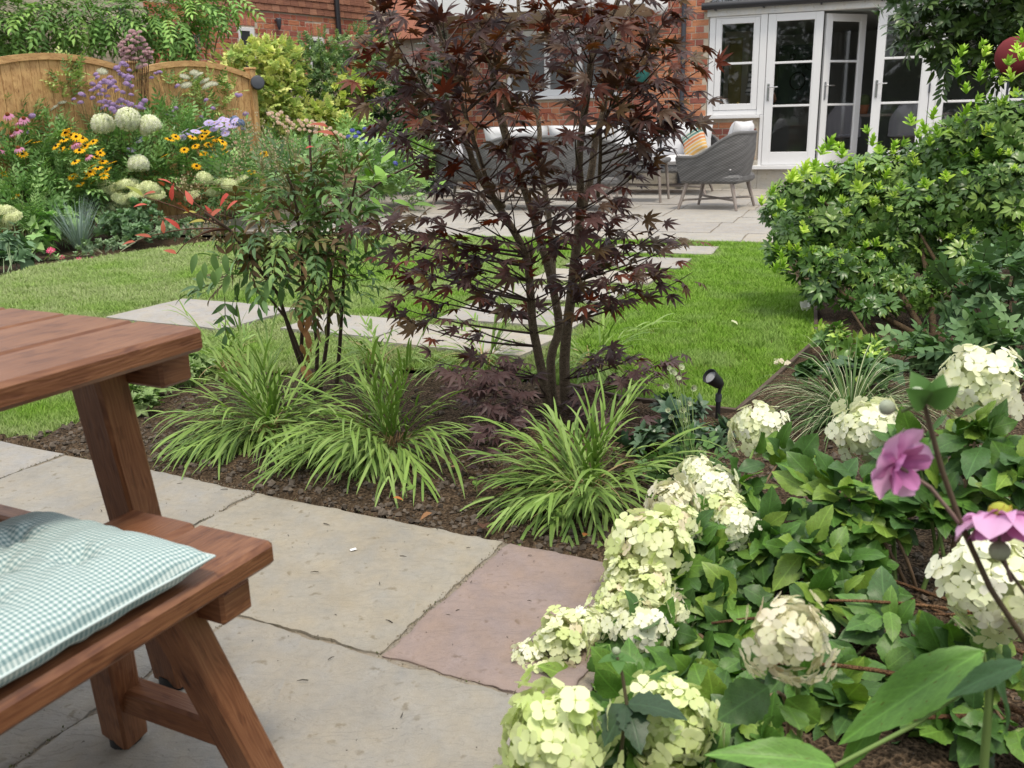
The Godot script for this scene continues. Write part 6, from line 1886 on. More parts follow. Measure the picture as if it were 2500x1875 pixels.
# ---------------------------------------------------------------- choisya and the right-hand bed
func make_choisya() -> void:
	var base := Vector3(1.981, 0, -4.383)
	var root := thing("choisya_shrub", "large glossy green choisya with lime young shoots in front of the garden doors", "shrub", base)
	var lf := leaf_t(0.070, 0.024, 4, 0.2, 0.3, 1.1)
	var tri_leaf := func(n: int, tl: float) -> MB:
		var b := MB.new()
		for k in n:
			var a := TAU * k / n + rf(-0.2, 0.2)
			for j in [-0.62, 0.0, 0.62]:
				var d := Vector3(cos(a + j) * sin(tl), sin(a + j) * sin(tl), cos(tl) + rf(-0.15, 0.15))
				b.add(lf, Transform3D(aim(d, Vector3(0, 0, 1), rf(0.8, 1.1) * (1.0 if j == 0 else 0.85)), Vector3(cos(a), sin(a), 0.2) * 0.022))
		return b
	var old := [tri_leaf.call(4, 1.25), tri_leaf.call(4, 1.0), tri_leaf.call(5, 1.4)]
	var young := [rosette(leaf_t(0.050, 0.019, 4, 0.25, 0.25, 0.9), 5, 0.75, 0.3, 3), rosette(leaf_t(0.045, 0.017, 4, 0.25, 0.2, 0.9), 5, 0.6, 0.3, 2)]
	var blobs := [[Vector3(1.574, 0.564, -5.2), Vector3(0.140, 0.140, 0.140)], [Vector3(1.696, 0.629, -5.2), Vector3(0.175, 0.140, 0.157)], [Vector3(1.879, 0.643, -5.2), Vector3(0.210, 0.163, 0.186)], [Vector3(2.058, 0.688, -5.2), Vector3(0.210, 0.175, 0.192)], [Vector3(2.217, 0.723, -5.1), Vector3(0.206, 0.160, 0.183)], [Vector3(2.382, 0.832, -5), Vector3(0.213, 0.190, 0.202)], [Vector3(2.515, 0.925, -4.9), Vector3(0.197, 0.208, 0.203)], [Vector3(2.623, 0.903, -4.8), Vector3(0.193, 0.236, 0.215)], [Vector3(1.579, 0.428, -5), Vector3(0.168, 0.134, 0.151)], [Vector3(1.778, 0.445, -5), Vector3(0.202, 0.157, 0.179)], [Vector3(1.998, 0.484, -5), Vector3(0.224, 0.202, 0.213)], [Vector3(2.194, 0.533, -4.9), Vector3(0.219, 0.197, 0.208)], [Vector3(2.374, 0.622, -4.8), Vector3(0.236, 0.236, 0.236)], [Vector3(2.53, 0.647, -4.7), Vector3(0.210, 0.232, 0.221)], [Vector3(1.579, 0.286, -4.9), Vector3(0.132, 0.099, 0.115)], [Vector3(1.722, 0.276, -4.8), Vector3(0.172, 0.107, 0.140)], [Vector3(1.913, 0.286, -4.85), Vector3(0.152, 0.098, 0.125)], [Vector3(1.666, 0.146, -4.8), Vector3(0.129, 0.086, 0.107)], [Vector3(2.238, 0.315, -4.9), Vector3(0.154, 0.110, 0.132)], [Vector3(2.395, 0.381, -4.7), Vector3(0.189, 0.126, 0.158)], [Vector3(2.625, 0.397, -4.7), Vector3(0.168, 0.147, 0.158)], [Vector3(1.502, 0.511, -5.3), Vector3(0.059, 0.047, 0.053)], [Vector3(1.858, 0.092, -4.5), Vector3(0.121, 0.081, 0.101)], [Vector3(2.199, 0.212, -4.6), Vector3(0.082, 0.082, 0.082)], [Vector3(1.474, 0.319, -5), Vector3(0.078, 0.056, 0.067)], [Vector3(2.103, 0.34, -4.9), Vector3(0.176, 0.132, 0.154)], [Vector3(1.991, 0.2, -4.7), Vector3(0.126, 0.105, 0.116)], [Vector3(2.101, 0.151, -4.6), Vector3(0.124, 0.082, 0.103)], [Vector3(2.253, 0.294, -4.6), Vector3(0.144, 0.103, 0.124)], [Vector3(1.826, 0.139, -4.7), Vector3(0.105, 0.084, 0.095)]]
	for q in blobs: q[1] *= 0.84
	var places := []
	for q in blob_points(blobs, 2300, 0.25):
		if q[0].y < 0.08: continue
		places.append(Transform3D(toward(q[1], Vector3(-0.1, 0.5, 0.5), 0.35, 0.6, 0.98), q[0]))
	dress(root, "leaf_cluster", old, M.gloss, places, [Color(0.090, 0.180, 0.042), Color(0.116, 0.228, 0.050), Color(0.070, 0.138, 0.040), Color(0.160, 0.276, 0.064), Color(0.212, 0.329, 0.070)], 250)
	# lime shoots on the crown
	var shoots := []
	for p in [Vector3(1.359, 0.584, -4.958), Vector3(1.33, 0.657, -4.711), Vector3(1.455, 0.569, -4.984), Vector3(1.435, 0.715, -4.727), Vector3(1.519, 0.749, -4.802), Vector3(1.596, 0.764, -4.883), Vector3(1.664, 0.842, -4.975), Vector3(1.636, 0.869, -4.802), Vector3(1.74, 0.851, -4.977), Vector3(1.734, 0.824, -4.864), Vector3(1.582, 0.707, -4.794), Vector3(1.688, 0.705, -4.795), Vector3(1.773, 0.767, -4.753), Vector3(1.809, 0.947, -4.723), Vector3(1.842, 0.886, -4.745), Vector3(1.952, 0.838, -4.907), Vector3(2.052, 0.854, -4.999), Vector3(1.989, 0.883, -4.748), Vector3(2.016, 0.982, -4.715), Vector3(2.175, 0.914, -4.996), Vector3(2.156, 0.937, -4.86), Vector3(2.204, 0.917, -4.822), Vector3(2.141, 1.008, -4.771), Vector3(2.192, 0.875, -4.878), Vector3(2.327, 0.907, -4.948), Vector3(2.256, 1.268, -4.837), Vector3(2.268, 1.209, -4.827), Vector3(2.226, 1.3, -4.717), Vector3(2.4, 1.132, -4.975), Vector3(2.308, 1.336, -4.71), Vector3(2.401, 1.305, -4.848), Vector3(2.47, 1.25, -4.952), Vector3(2.341, 1.185, -4.739), Vector3(2.491, 1.208, -4.919), Vector3(2.571, 1.169, -4.985), Vector3(2.551, 1.265, -4.889), Vector3(2.61, 1.326, -4.936), Vector3(2.527, 1.276, -4.732), Vector3(2.579, 1.367, -4.83), Vector3(2.506, 1.181, -4.745), Vector3(2.383, 1.009, -4.953), Vector3(2.356, 1.089, -4.788), Vector3(2.507, 1.066, -4.836), Vector3(2.673, 1.106, -5), Vector3(2.303, 0.765, -4.956), Vector3(2.169, 0.745, -4.993), Vector3(1.956, 0.717, -4.836), Vector3(1.837, 0.656, -4.846), Vector3(1.45, 0.335, -4.919), Vector3(1.452, 0.302, -4.844), Vector3(1.396, 0.247, -4.787), Vector3(1.437, 0.262, -4.821), Vector3(1.615, 0.607, -4.744), Vector3(1.745, 0.598, -4.813), Vector3(1.804, 0.383, -4.997), Vector3(1.896, 0.315, -4.988), Vector3(1.925, 0.566, -4.888), Vector3(2.053, 0.651, -4.85), Vector3(2.158, 0.673, -4.802), Vector3(2.224, 0.713, -4.727), Vector3(2.413, 0.929, -4.782), Vector3(2.6, 0.901, -4.935), Vector3(1.731, 0.301, -4.96), Vector3(1.54, 0.456, -4.808), Vector3(2.726, 0.431, -4.936), Vector3(2.644, 0.367, -4.932), Vector3(2.681, 0.325, -4.908)]:
		shoots.append(Transform3D(aim((rdir() * 0.5 + Vector3(-0.1, 1.0, 0.45)).normalized(), Vector3(0, 0.3, 1), rf(0.95, 1.4)), p))
	for i in 460:
		var q: Array = blob_points([blobs[rng.randi() % 21]], 1, 1.0)[0]
		if q[1].y > 0.35 and q[1].z > -0.5:
			shoots.append(Transform3D(aim((rdir() * 0.4 + q[1] + Vector3.UP * 0.6).normalized(), Vector3(0, 0.3, 1), rf(0.6, 0.95)), q[0]))
	dress(root, "young_shoot", young, M.leaf, shoots, [Color(0.427, 0.608, 0.077), Color(0.350, 0.544, 0.071), Color(0.517, 0.672, 0.116), Color(0.284, 0.465, 0.064)], 200)
	for c in [[Vector3(2.074, -0.028, -4.45), Vector3(1.996, 0.153, -4.6), Vector3(1.958, 0.292, -4.8), Vector3(1.868, 0.443, -5), Vector3(1.71, 0.614, -5.1)], [Vector3(2.115, -0.029, -4.45), Vector3(2.139, 0.192, -4.6), Vector3(2.18, 0.447, -4.9), Vector3(2.153, 0.72, -5)], [Vector3(2.192, -0.009, -4.4), Vector3(2.317, 0.206, -4.5), Vector3(2.47, 0.463, -4.7), Vector3(2.502, 0.784, -4.8)], [Vector3(2.032, -0.026, -4.4), Vector3(1.86, 0.071, -4.5), Vector3(1.74, 0.141, -4.7), Vector3(1.614, 0.279, -4.8)], [Vector3(2.31, 0.102, -4.3), Vector3(2.233, 0.228, -4.5), Vector3(2.191, 0.323, -4.7), Vector3(2.136, 0.46, -4.8)], [Vector3(2.377, 0.082, -4.2), Vector3(2.263, 0.163, -4.3), Vector3(2.215, 0.208, -4.5)], [Vector3(2.09, -0.055, -4.3), Vector3(1.871, -0.058, -4.25), Vector3(1.75, -0.026, -4.3), Vector3(1.714, 0.095, -4.5)]]:
		var pts := []
		for p in c: pts.append(p - base)
		rod(root, "branch", pts, taper(0.018, 0.006, pts.size()), M.bark, 7, Color(0.17, 0.14, 0.10))

func make_right_bed() -> void:
	# evergreen tree leaning in over the doors from the right
	var base := Vector3(5.2, 0, -7.0)
	var root := thing("evergreen_tree", "dark glossy evergreen tree leaning in at the top right corner", "tree", base)
	rod(root, "trunk", [Vector3.ZERO, Vector3(-0.1, 1.2, 0.1), Vector3(-0.3, 2.4, 0.3), Vector3(-0.5, 3.4, 0.4)], [0.13, 0.11, 0.09, 0.05], M.bark, 10, Color(0.14, 0.12, 0.10))
	var lf := leaf_t(0.075, 0.026, 4, 0.2, 0.3, 0.8)
	var sp := [sprig_pairs(lf, 4, 0.14, 0.8, Color(0.5, 0.4, 0.3), 0.9, 1.0, 0.2), rosette(lf, 6, 1.1, 0.3, 2)]
	var blobs := [[Vector3(2.672, 1.591, -6.3), Vector3(0.169, 0.169, 0.169)], [Vector3(2.833, 1.626, -6.2), Vector3(0.250, 0.250, 0.250)], [Vector3(3.049, 1.563, -6.1), Vector3(0.273, 0.273, 0.273)], [Vector3(3.211, 1.479, -6), Vector3(0.242, 0.296, 0.269)], [Vector3(2.776, 1.432, -6.2), Vector3(0.167, 0.125, 0.146)], [Vector3(2.969, 1.372, -6.1), Vector3(0.191, 0.109, 0.150)], [Vector3(3.153, 1.337, -6), Vector3(0.188, 0.107, 0.148)], [Vector3(2.633, 1.715, -6.3), Vector3(0.197, 0.141, 0.169)], [Vector3(3.291, 1.585, -5.9), Vector3(0.291, 0.343, 0.317)], [Vector3(3.013, 1.862, -6.2), Vector3(0.444, 0.250, 0.347)], [Vector3(3.314, 1.827, -6), Vector3(0.403, 0.322, 0.363)], [Vector3(3.596, 1.532, -5.9), Vector3(0.396, 0.396, 0.396)], [Vector3(2.825, 1.277, -6.1), Vector3(0.068, 0.060, 0.064)]]
	var places := []
	for q in blob_points(blobs, 700, 0.3):
		places.append(Transform3D(toward(q[1], Vector3(0, -0.3, 0.4), 0.35, 0.8, 1.2), q[0]))
	dress(root, "leaf_spray", sp, M.gloss, places, [Color(0.052, 0.098, 0.029), Color(0.072, 0.130, 0.036), Color(0.042, 0.075, 0.029), Color(0.098, 0.156, 0.046)], 150)
	for e in [Vector3(2.786, 1.579, -6.2), Vector3(3.067, 1.418, -6.1), Vector3(3.189, 1.645, -6), Vector3(2.665, 1.665, -6.3)]:
		rod(root, "limb", curve(Vector3(-0.4, 2.9, 0.35), (e - base).lerp(Vector3(-0.4, 3.1, 0.35), 0.5) + Vector3(0, 0.2, 0), e - base, 6), taper(0.035, 0.01, 7), M.bark, 7, Color(0.12, 0.10, 0.08))
	# striped sedge in front of the lawn corner
	tussock("striped_sedge", "green and cream striped sedge tuft right of the lawn corner", Vector3(1.193, 0, -3.068), 260, 0.40, 0.0105, Vector3(-0.10, 0, 0.15), 1.5, [Color(0.10, 0.17, 0.06), Color(0.08, 0.14, 0.05)], Color(0.12, 0.2, 0.08), "", 0.95, Color(0.62, 0.64, 0.42), 0.15)
	tussock("grass_tuft", "dark green grass tuft under the choisya branches", Vector3(2.878, 0, -5.746), 150, 0.55, 0.010, Vector3(-0.2, 0, 0.1), 1.1, [Color(0.10, 0.19, 0.05), Color(0.13, 0.23, 0.06)], Color(0.2, 0.28, 0.08), "", 0.8)
	var ov := leaf_t(0.06, 0.034, 5, 0.2, 0.25, 0.75, Color.WHITE, Color(-1, 0, 0), 0.05)
	var rs := [rosette(ov, 5, 1.1, 0.3, 2), sprig_pairs(ov, 3, 0.11, 0.9, Color(0.6, 0.5, 0.4), 1.0, 0.8, 0.3)]
	shrub("viburnum_shrub", "grey-green toothed shrub under the choisya at the right edge", "shrub", Vector3(2.22, 0, -4.063), [[Vector3(2.146, 0.334, -4), Vector3(0.161, 0.090, 0.125)], [Vector3(2.195, 0.242, -3.9), Vector3(0.140, 0.105, 0.122)], [Vector3(2.057, 0.209, -3.9), Vector3(0.122, 0.070, 0.096)], [Vector3(1.995, 0.227, -4), Vector3(0.107, 0.072, 0.090)], [Vector3(2.251, 0.368, -4), Vector3(0.090, 0.090, 0.090)]], 80, rs, M.leaf, [Color(0.117, 0.208, 0.091), Color(0.143, 0.247, 0.117), Color(0.091, 0.156, 0.065)], 0.8, 1.2, Color(0.182, 0.143, 0.104), 0.006, 0.3, 0.3, 40)
	shrub("low_viburnum", "low leafy shoots on the dark soil right of the striped sedge", "shrub", Vector3(1.887, 0, -3.87), [[Vector3(1.785, 0.064, -3.7), Vector3(0.116, 0.041, 0.079)], [Vector3(1.869, 0.105, -3.6), Vector3(0.113, 0.056, 0.085)], [Vector3(1.961, 0.144, -3.5), Vector3(0.110, 0.063, 0.086)], [Vector3(1.742, 0.076, -3.8), Vector3(0.068, 0.037, 0.053)]], 80, rs, M.leaf, [Color(0.104, 0.195, 0.078), Color(0.156, 0.260, 0.104)], 0.8, 1.1, Color(0.182, 0.143, 0.104), 0.004, 0.3, 0.2, 30)
	shrub("young_choisya", "small choisya seedling with yellow-green top by the lawn edging", "shrub", Vector3(1.388, 0, -3.583), [[Vector3(1.403, 0.092, -4), Vector3(0.063, 0.045, 0.054)], [Vector3(1.441, 0.096, -3.9), Vector3(0.087, 0.052, 0.070)], [Vector3(1.494, 0.1, -3.8), Vector3(0.077, 0.043, 0.060)], [Vector3(1.529, 0.053, -3.7), Vector3(0.083, 0.050, 0.066)], [Vector3(1.407, 0.047, -3.6), Vector3(0.097, 0.048, 0.073)]], 55, [rosette(leaf_t(0.055, 0.022, 4, 0.2, 0.3, 1.0), 5, 1.1, 0.3, 2)], M.gloss, [Color(0.104, 0.208, 0.052), Color(0.156, 0.286, 0.065), Color(0.390, 0.546, 0.104)], 0.8, 1.1, Color(0.156, 0.156, 0.078), 0.003, 0.5, 0.2, 30)
	shrub("ivy_patch", "dark ivy leaves creeping behind the striped sedge", "plant", Vector3(1.264, 0, -3.418), [[Vector3(1.205, 0.07, -3.5), Vector3(0.078, 0.028, 0.053)], [Vector3(1.3, 0.09, -3.45), Vector3(0.093, 0.031, 0.062)], [Vector3(1.424, 0.092, -3.4), Vector3(0.091, 0.030, 0.061)]], 60, [rosette(leaf_t(0.05, 0.045, 4, 0.15, 0.2, 0.7), 4, 1.3)], M.gloss, [Color(0.052, 0.111, 0.039), Color(0.072, 0.143, 0.046)], 0.7, 1.1, Color(0.130, 0.130, 0.065), 0.002, 0.7, 0.2)
	# low creeping cover over the rest of the bed
	var gi := rosette(leaf_t(0.05, 0.04, 4, 0.15, 0.2, 0.7), 5, 1.25, 0.4, 1)
	var xs := []
	var cs := []
	while xs.size() < 620:
		var p := Vector3(rf(1.2, 4.3), 0, rf(-6.8, 0.2))
		if in_lawn(p) or st(p).x < 0.75 or bed_noise.get_noise_2d(p.x * 14, p.z * 14) < -0.12:
			continue
		p.y = soil_h(p) + rf(0.01, 0.05)
		xs.append(Transform3D(aim((Vector3.UP + rdir() * 0.4).normalized(), Vector3(0, 0, 1), rf(0.6, 1.2)), p))
		cs.append(palette([Color(0.09, 0.16, 0.05), Color(0.12, 0.21, 0.06), Color(0.06, 0.11, 0.04)]))
	tag(many(self, "creeping_ivy", gi.mesh(), M.gloss, xs, cs), "low creeping ivy over the soil at the right of the bed", "ground cover")
	# a white papery bloom caught under the choisya
	var wf := thing("fallen_flower", "crumpled white flower lying on the lawn edge under the choisya", "flower", Vector3(1.584, 0, -4.819))
	var pt := leaf_t(0.05, 0.045, 4, 0.4, -0.5, 0.6, Color(0.8, 0.8, 0.78))
	var wb := rosette(pt, 6, 0.9, 0.4, 1)
	part(wf, "petals", wb.mesh(), M.petal, Transform3D(aim(Vector3(-0.2, 0.6, 0.6)), Vector3(0, 0.045, 0)))

# ---------------------------------------------------------------- hydrangeas in the foreground
func petal4(r: float, c0: Color, c1: Color) -> MB:   # four-petalled floret facing +z
	var b := MB.new()
	for k in 4:
		var a := TAU * k / 4 + rf(-0.15, 0.15)
		var ax := Vector3(cos(a), sin(a), 0)
		var sd := Vector3(-sin(a), cos(a), 0)
		var w := r * rf(0.46, 0.56)
		var lift := rf(-0.05, 0.25)
		var k0 := b.v.size()
		var pr := [[0.06, 0.0, 0.0], [0.35, -0.75, 0.08], [0.72, -1.0, 0.10], [1.0, -0.42, 0.02], [1.0, 0.42, 0.02], [0.72, 1.0, 0.10], [0.35, 0.75, 0.08]]
		b.vert(ax * r * 0.62 + Vector3(0, 0, r * (0.02 + lift * 0.5)), Vector3.BACK, c0.lerp(c1, 0.6))
		for q in pr:
			b.vert(ax * r * q[0] + sd * w * q[1] + Vector3(0, 0, r * (q[2] + lift * q[0])), Vector3.BACK, c0.lerp(c1, q[0]))
		for i in 7:
			b.tri(k0, k0 + 1 + i, k0 + 1 + (i + 1) % 7)
	b.smooth()
	var e := b.v.size()
	for i in 5:
		b.vert(Vector3(cos(i * TAU / 5), sin(i * TAU / 5), 0.4) * r * 0.08 + Vector3(0, 0, r * 0.05), Vector3.BACK, Color(0.5, 0.55, 0.2))
	b.vert(Vector3(0, 0, r * 0.13), Vector3.BACK, Color(0.5, 0.55, 0.25))
	for i in 5:
		b.tri(e + 5, e + i, e + (i + 1) % 5)
	return b

func mophead(n: int, c0: Color, c1: Color, blush: Color) -> MB:   # unit-radius head of florets, stalk on -y
	var b := MB.new()
	var fls := []
	for k in 4:
		fls.append(petal4(0.24, Color.WHITE, Color.WHITE))
	var lump := fnl(rng.randi() % 999, 1.0, 2)
	var core := MB.new()
	lathe(core, [Vector2(0.02, -0.65), Vector2(0.40, -0.45), Vector2(0.58, -0.1), Vector2(0.55, 0.25), Vector2(0.3, 0.5), Vector2(0.01, 0.58)], 10, c0 * 0.6)
	b.add(core, Transform3D())
	for i in n:
		var y := 1.0 - 1.72 * (i + 0.5) / n
		var a := i * 2.399963 + rf(-0.2, 0.2)
		var d := Vector3(sqrt(maxf(0, 1 - y * y)) * cos(a), y, sqrt(maxf(0, 1 - y * y)) * sin(a))
		var r := rf(0.66, 1.0) * (0.90 + 0.45 * lump.get_noise_3dv(d * 1.2)) / 0.9
		d.y *= 0.84
		var out := (d + rdir() * 0.5).normalized()
		var c := c0.lerp(c1, clampf(rng.randf() * 1.1, 0, 1))
		if rng.randf() < 0.10:
			c = c.lerp(blush, 0.7)
		var k0 := b.v.size()
		b.add(fls[rng.randi() % 4], Transform3D(aim(out, Vector3.UP, rf(0.85, 1.15)) * Basis(Vector3.BACK, rf(0, 3)), d * r), c)
		for j in range(k0, b.v.size()):       # petals round off into the head
			if b.n[j].dot(d) > 0.1:
				b.n[j] = (b.n[j] * 0.5 + d * 0.5).normalized()
	return b

func make_hydrangeas() -> void:
	var heads := []
	heads.append(mophead(105, Color(0.62, 0.72, 0.30), Color(0.86, 0.88, 0.62), Color(0.84, 0.68, 0.60)).mesh())
	heads.append(mophead(120, Color(0.60, 0.72, 0.28), Color(0.84, 0.88, 0.56), Color(0.80, 0.84, 0.6)).mesh())
	heads.append(mophead(100, Color(0.70, 0.76, 0.44), Color(0.89, 0.89, 0.74), Color(0.9, 0.88, 0.82)).mesh())
	heads.append(mophead(92, Color(0.70, 0.72, 0.44), Color(0.84, 0.80, 0.66), Color(0.74, 0.56, 0.48)).mesh())
	# each bush: name label, base, heads [x y z r kind], leaf regions
	var bushes := [
		["hydrangea_bush", "hydrangea with pale green-white mopheads spilling over the pink slab", Vector3(0.373, 0, -1.69),
			[[Vector3(0.665, 0.223, -2.35), 0.070, 2], [Vector3(0.371, 0.177, -2), 0.052, 3], [Vector3(0.496, 0.158, -2.1), 0.060, 2], [Vector3(0.296, 0.14, -1.85), 0.075, 0], [Vector3(0.282, 0.074, -1.75), 0.055, 0], [Vector3(0.256, 0.029, -1.68), 0.064, 2], [Vector3(0.186, 0.018, -1.75), 0.040, 0], [Vector3(0.093, 0.017, -1.66), 0.058, 0], [Vector3(0.039, -0.033, -1.6), 0.040, 0], [Vector3(0.507, 0.128, -1.95), 0.05, 2], [Vector3(0.359, 0.16, -1.9), 0.05, 0], [Vector3(0.459, 0.182, -2.15), 0.045, 2], [Vector3(0.243, 0.087, -1.82), 0.05, 0], [Vector3(0.227, 0.051, -1.76), 0.045, 0], [Vector3(0.142, 0.02, -1.7), 0.045, 2], [Vector3(0.02, -0.017, -1.64), 0.04, 2], [Vector3(0.33, 0.03, -1.74), 0.045, 2], [Vector3(0.489, 0.142, -2), 0.05, 0]],
			[[Vector3(0.421, 0.12, -1.95), Vector3(0.052, 0.044, 0.048)], [Vector3(0.348, 0.068, -1.85), Vector3(0.058, 0.041, 0.050)], [Vector3(0.46, 0.06, -1.9), Vector3(0.077, 0.051, 0.064)], [Vector3(0.395, 0.014, -1.8), Vector3(0.056, 0.048, 0.052)], [Vector3(0.286, 0.009, -1.68), Vector3(0.045, 0.038, 0.041)], [Vector3(0.192, -0.014, -1.6), Vector3(0.050, 0.029, 0.039)], [Vector3(0.316, -0.031, -1.65), Vector3(0.067, 0.030, 0.048)], [Vector3(0.467, 0.012, -1.8), Vector3(0.064, 0.048, 0.056)], [Vector3(0.576, 0.084, -1.95), Vector3(0.079, 0.052, 0.065)], [Vector3(0.552, 0.156, -2.1), Vector3(0.047, 0.038, 0.042)], [Vector3(0.68, 0.191, -2.2), Vector3(0.049, 0.039, 0.044)], [Vector3(0.419, -0.027, -1.7), Vector3(0.061, 0.038, 0.049)], [Vector3(0.134, -0.031, -1.6), Vector3(0.029, 0.021, 0.025)], [Vector3(0.226, 0.007, -1.5), Vector3(0.040, 0.027, 0.034)], [Vector3(0.345, -0.003, -1.55), Vector3(0.049, 0.028, 0.038)], [Vector3(0.454, -0.021, -1.6), Vector3(0.050, 0.029, 0.039)]], 470],
		["hydrangea_bush", "hydrangea with large lime-white mopheads at the bottom edge", Vector3(0.249, 0, -1.272),
			[[Vector3(0.05, 0.139, -1.2), 0.080, 1], [Vector3(0.237, 0.123, -1.24), 0.070, 1], [Vector3(0.513, -0.055, -1.5), 0.055, 2], [Vector3(0.604, -0.097, -1.45), 0.045, 2], [Vector3(0.566, -0.139, -1.5), 0.04, 1]],
			[[Vector3(0.189, 0.017, -1.45), Vector3(0.032, 0.026, 0.029)], [Vector3(0.372, 0.03, -1.4), Vector3(0.044, 0.031, 0.038)], [Vector3(0.411, 0.016, -1.35), Vector3(0.042, 0.030, 0.036)], [Vector3(0.164, 0.068, -1.25), Vector3(0.034, 0.022, 0.028)], [Vector3(0.527, 0.034, -1.5), Vector3(0.054, 0.034, 0.044)], [Vector3(0.589, 0.006, -1.45), Vector3(0.045, 0.039, 0.042)], [Vector3(0.283, 0.049, -1.25), Vector3(0.050, 0.017, 0.034)], [Vector3(0.094, 0.086, -1.2), Vector3(0.021, 0.011, 0.016)]], 170],
		["hydrangea_bush", "hydrangea with creamy white mopheads among leggy brown stems at the right", Vector3(0.878, 0, -1.669),
			[[Vector3(0.884, 0.286, -2.15), 0.080, 2], [Vector3(1.121, 0.407, -2.1), 0.092, 2], [Vector3(0.801, 0.281, -1.38), 0.082, 2]],
			[[Vector3(0.767, 0.193, -2), Vector3(0.072, 0.054, 0.063)], [Vector3(0.848, 0.15, -1.95), Vector3(0.070, 0.052, 0.061)], [Vector3(0.675, 0.11, -1.85), Vector3(0.066, 0.050, 0.058)], [Vector3(0.75, 0.084, -1.8), Vector3(0.064, 0.048, 0.056)], [Vector3(0.943, 0.271, -2), Vector3(0.054, 0.045, 0.049)], [Vector3(1.046, 0.327, -1.95), Vector3(0.061, 0.052, 0.057)], [Vector3(1.093, 0.267, -1.85), Vector3(0.050, 0.066, 0.058)], [Vector3(0.944, 0.2, -1.9), Vector3(0.068, 0.043, 0.055)], [Vector3(1.048, 0.2, -1.85), Vector3(0.050, 0.041, 0.046)], [Vector3(0.655, 0.064, -1.7), Vector3(0.061, 0.046, 0.053)], [Vector3(0.74, 0.082, -1.6), Vector3(0.043, 0.029, 0.036)], [Vector3(0.804, 0.103, -1.45), Vector3(0.052, 0.032, 0.042)], [Vector3(0.871, 0.117, -1.4), Vector3(0.038, 0.044, 0.041)], [Vector3(0.748, 0.048, -1.35), Vector3(0.054, 0.036, 0.045)], [Vector3(0.812, 0.059, -1.3), Vector3(0.035, 0.035, 0.035)], [Vector3(0.681, 0.039, -1.5), Vector3(0.054, 0.034, 0.044)], [Vector3(0.584, 0.009, -1.55), Vector3(0.049, 0.028, 0.038)], [Vector3(0.684, -0.029, -1.4), Vector3(0.050, 0.031, 0.041)]], 500],
		["hydrangea_bush", "single tall hydrangea stem with a small greenish head close to the camera", Vector3(0.465, 0, -1.208),
			[[Vector3(0.378, 0.351, -1.12), 0.052, 3]], [[Vector3(0.376, 0.245, -1.15), Vector3(0.021, 0.021, 0.021)], [Vector3(0.399, 0.206, -1.1), Vector3(0.020, 0.020, 0.020)]], 4],
	]
	var lfs := []
	for q in [[0.085, 0.052, 0.25, 0.30], [0.095, 0.050, 0.15, 0.5], [0.078, 0.055, 0.12, 0.15]]:
		lfs.append(leaf_t(q[0], q[1], 16, q[2] * 0.8, q[3] * 0.7, 0.78, Color.WHITE, Color(-1, 0, 0), 0.05, Color(-1, 0, 0), 2, 0.10))
	var pal := [Color(0.107, 0.242, 0.051), Color(0.133, 0.284, 0.057), Color(0.083, 0.183, 0.049), Color(0.177, 0.342, 0.063), Color(0.095, 0.203, 0.070), Color(0.266, 0.418, 0.076)]
	for bu in bushes:
		var base: Vector3 = bu[2]
		var root := thing(bu[0], bu[1], "hydrangea", base, 0.0, "foreground hydrangeas")
		var tops := []
		for h in bu[3]:
			var p: Vector3 = h[0] - base
			var tilt := aim(Vector3(rf(-0.4, 0.2), 0.8, rf(0.2, 0.7)), Vector3(0, 0, 1), h[1]) * Basis(Vector3.RIGHT, PI / 2) * Basis(Vector3.UP, rf(0, 6))
			part(root, "flower_head", heads[h[2]], M.petal, Transform3D(tilt.scaled_local(Vector3.ONE * 1.14), p))
			tops.append(p)
			var foot := Vector3(p.x * 0.35 + rf(-0.05, 0.05), 0, p.z * 0.35 - 0.05)
			rod(root, "stem", curve(foot, Vector3(p.x * 0.6, p.y * 0.75, p.z * 0.6), p - Vector3(0, 0.02, 0), 7), taper(0.0055, 0.0035, 8), M.stem, 6, Color(0.16, 0.24, 0.07))
		var places := []
		for q in blob_points(bu[4], bu[5], 0.1):
			var d: Vector3 = (q[1] * Vector3(0.8, 0.3, 0.8) + rdir() * 0.8 + Vector3(-0.12, 0.25, 0.3)).normalized()
			places.append(Transform3D(aim(d, (Vector3(-0.1, 0.9, 0.5) + rdir() * 0.6).normalized(), rf(0.65, 1.15)), q[0]))
		dress(root, "leaf", lfs, M.veined, places, pal, 300)
		for q in bu[4]:       # leafy stems into each part of the bush
			var e: Vector3 = q[0] - base
			var f := Vector3(e.x * 0.45 + rf(-0.08, 0.08), 0, e.z * 0.45 - 0.08)
			rod(root, "stem", curve(f, Vector3(e.x * 0.6, e.y * 0.9, e.z * 0.6), e, 6), taper(0.005, 0.0028, 7), M.stem, 5, Color(0.15, 0.22, 0.07) if rng.randf() < 0.5 else Color(0.19, 0.13, 0.085))
	# woody old stems arching through the right-hand bush
	var rb := thing("woody_stems", "tangle of bare brown hydrangea stems over the soil at the right", "stems", Vector3(0.864, 0, -1.473))
	for i in 10:
		var a := Vector3(0.911, 0, -1.446) + Vector3(rf(-0.15, 0.3), rf(0.0, 0.06), rf(-0.3, 0.1)) - rb.position
		var c := a + Vector3(rf(-0.5, -0.2), rf(0.0, 0.08), rf(-0.35, 0.15))
		rod(rb, "stem", curve(Vector3(a.x, maxf(0.01, a.y), a.z), (a + c) * 0.5 + Vector3(0, rf(-0.02, 0.12), 0), c, 7), taper(rf(0.004, 0.007), 0.0028, 8), M.bark, 6, Color(0.24, 0.155, 0.10) * rf(0.7, 1.3))
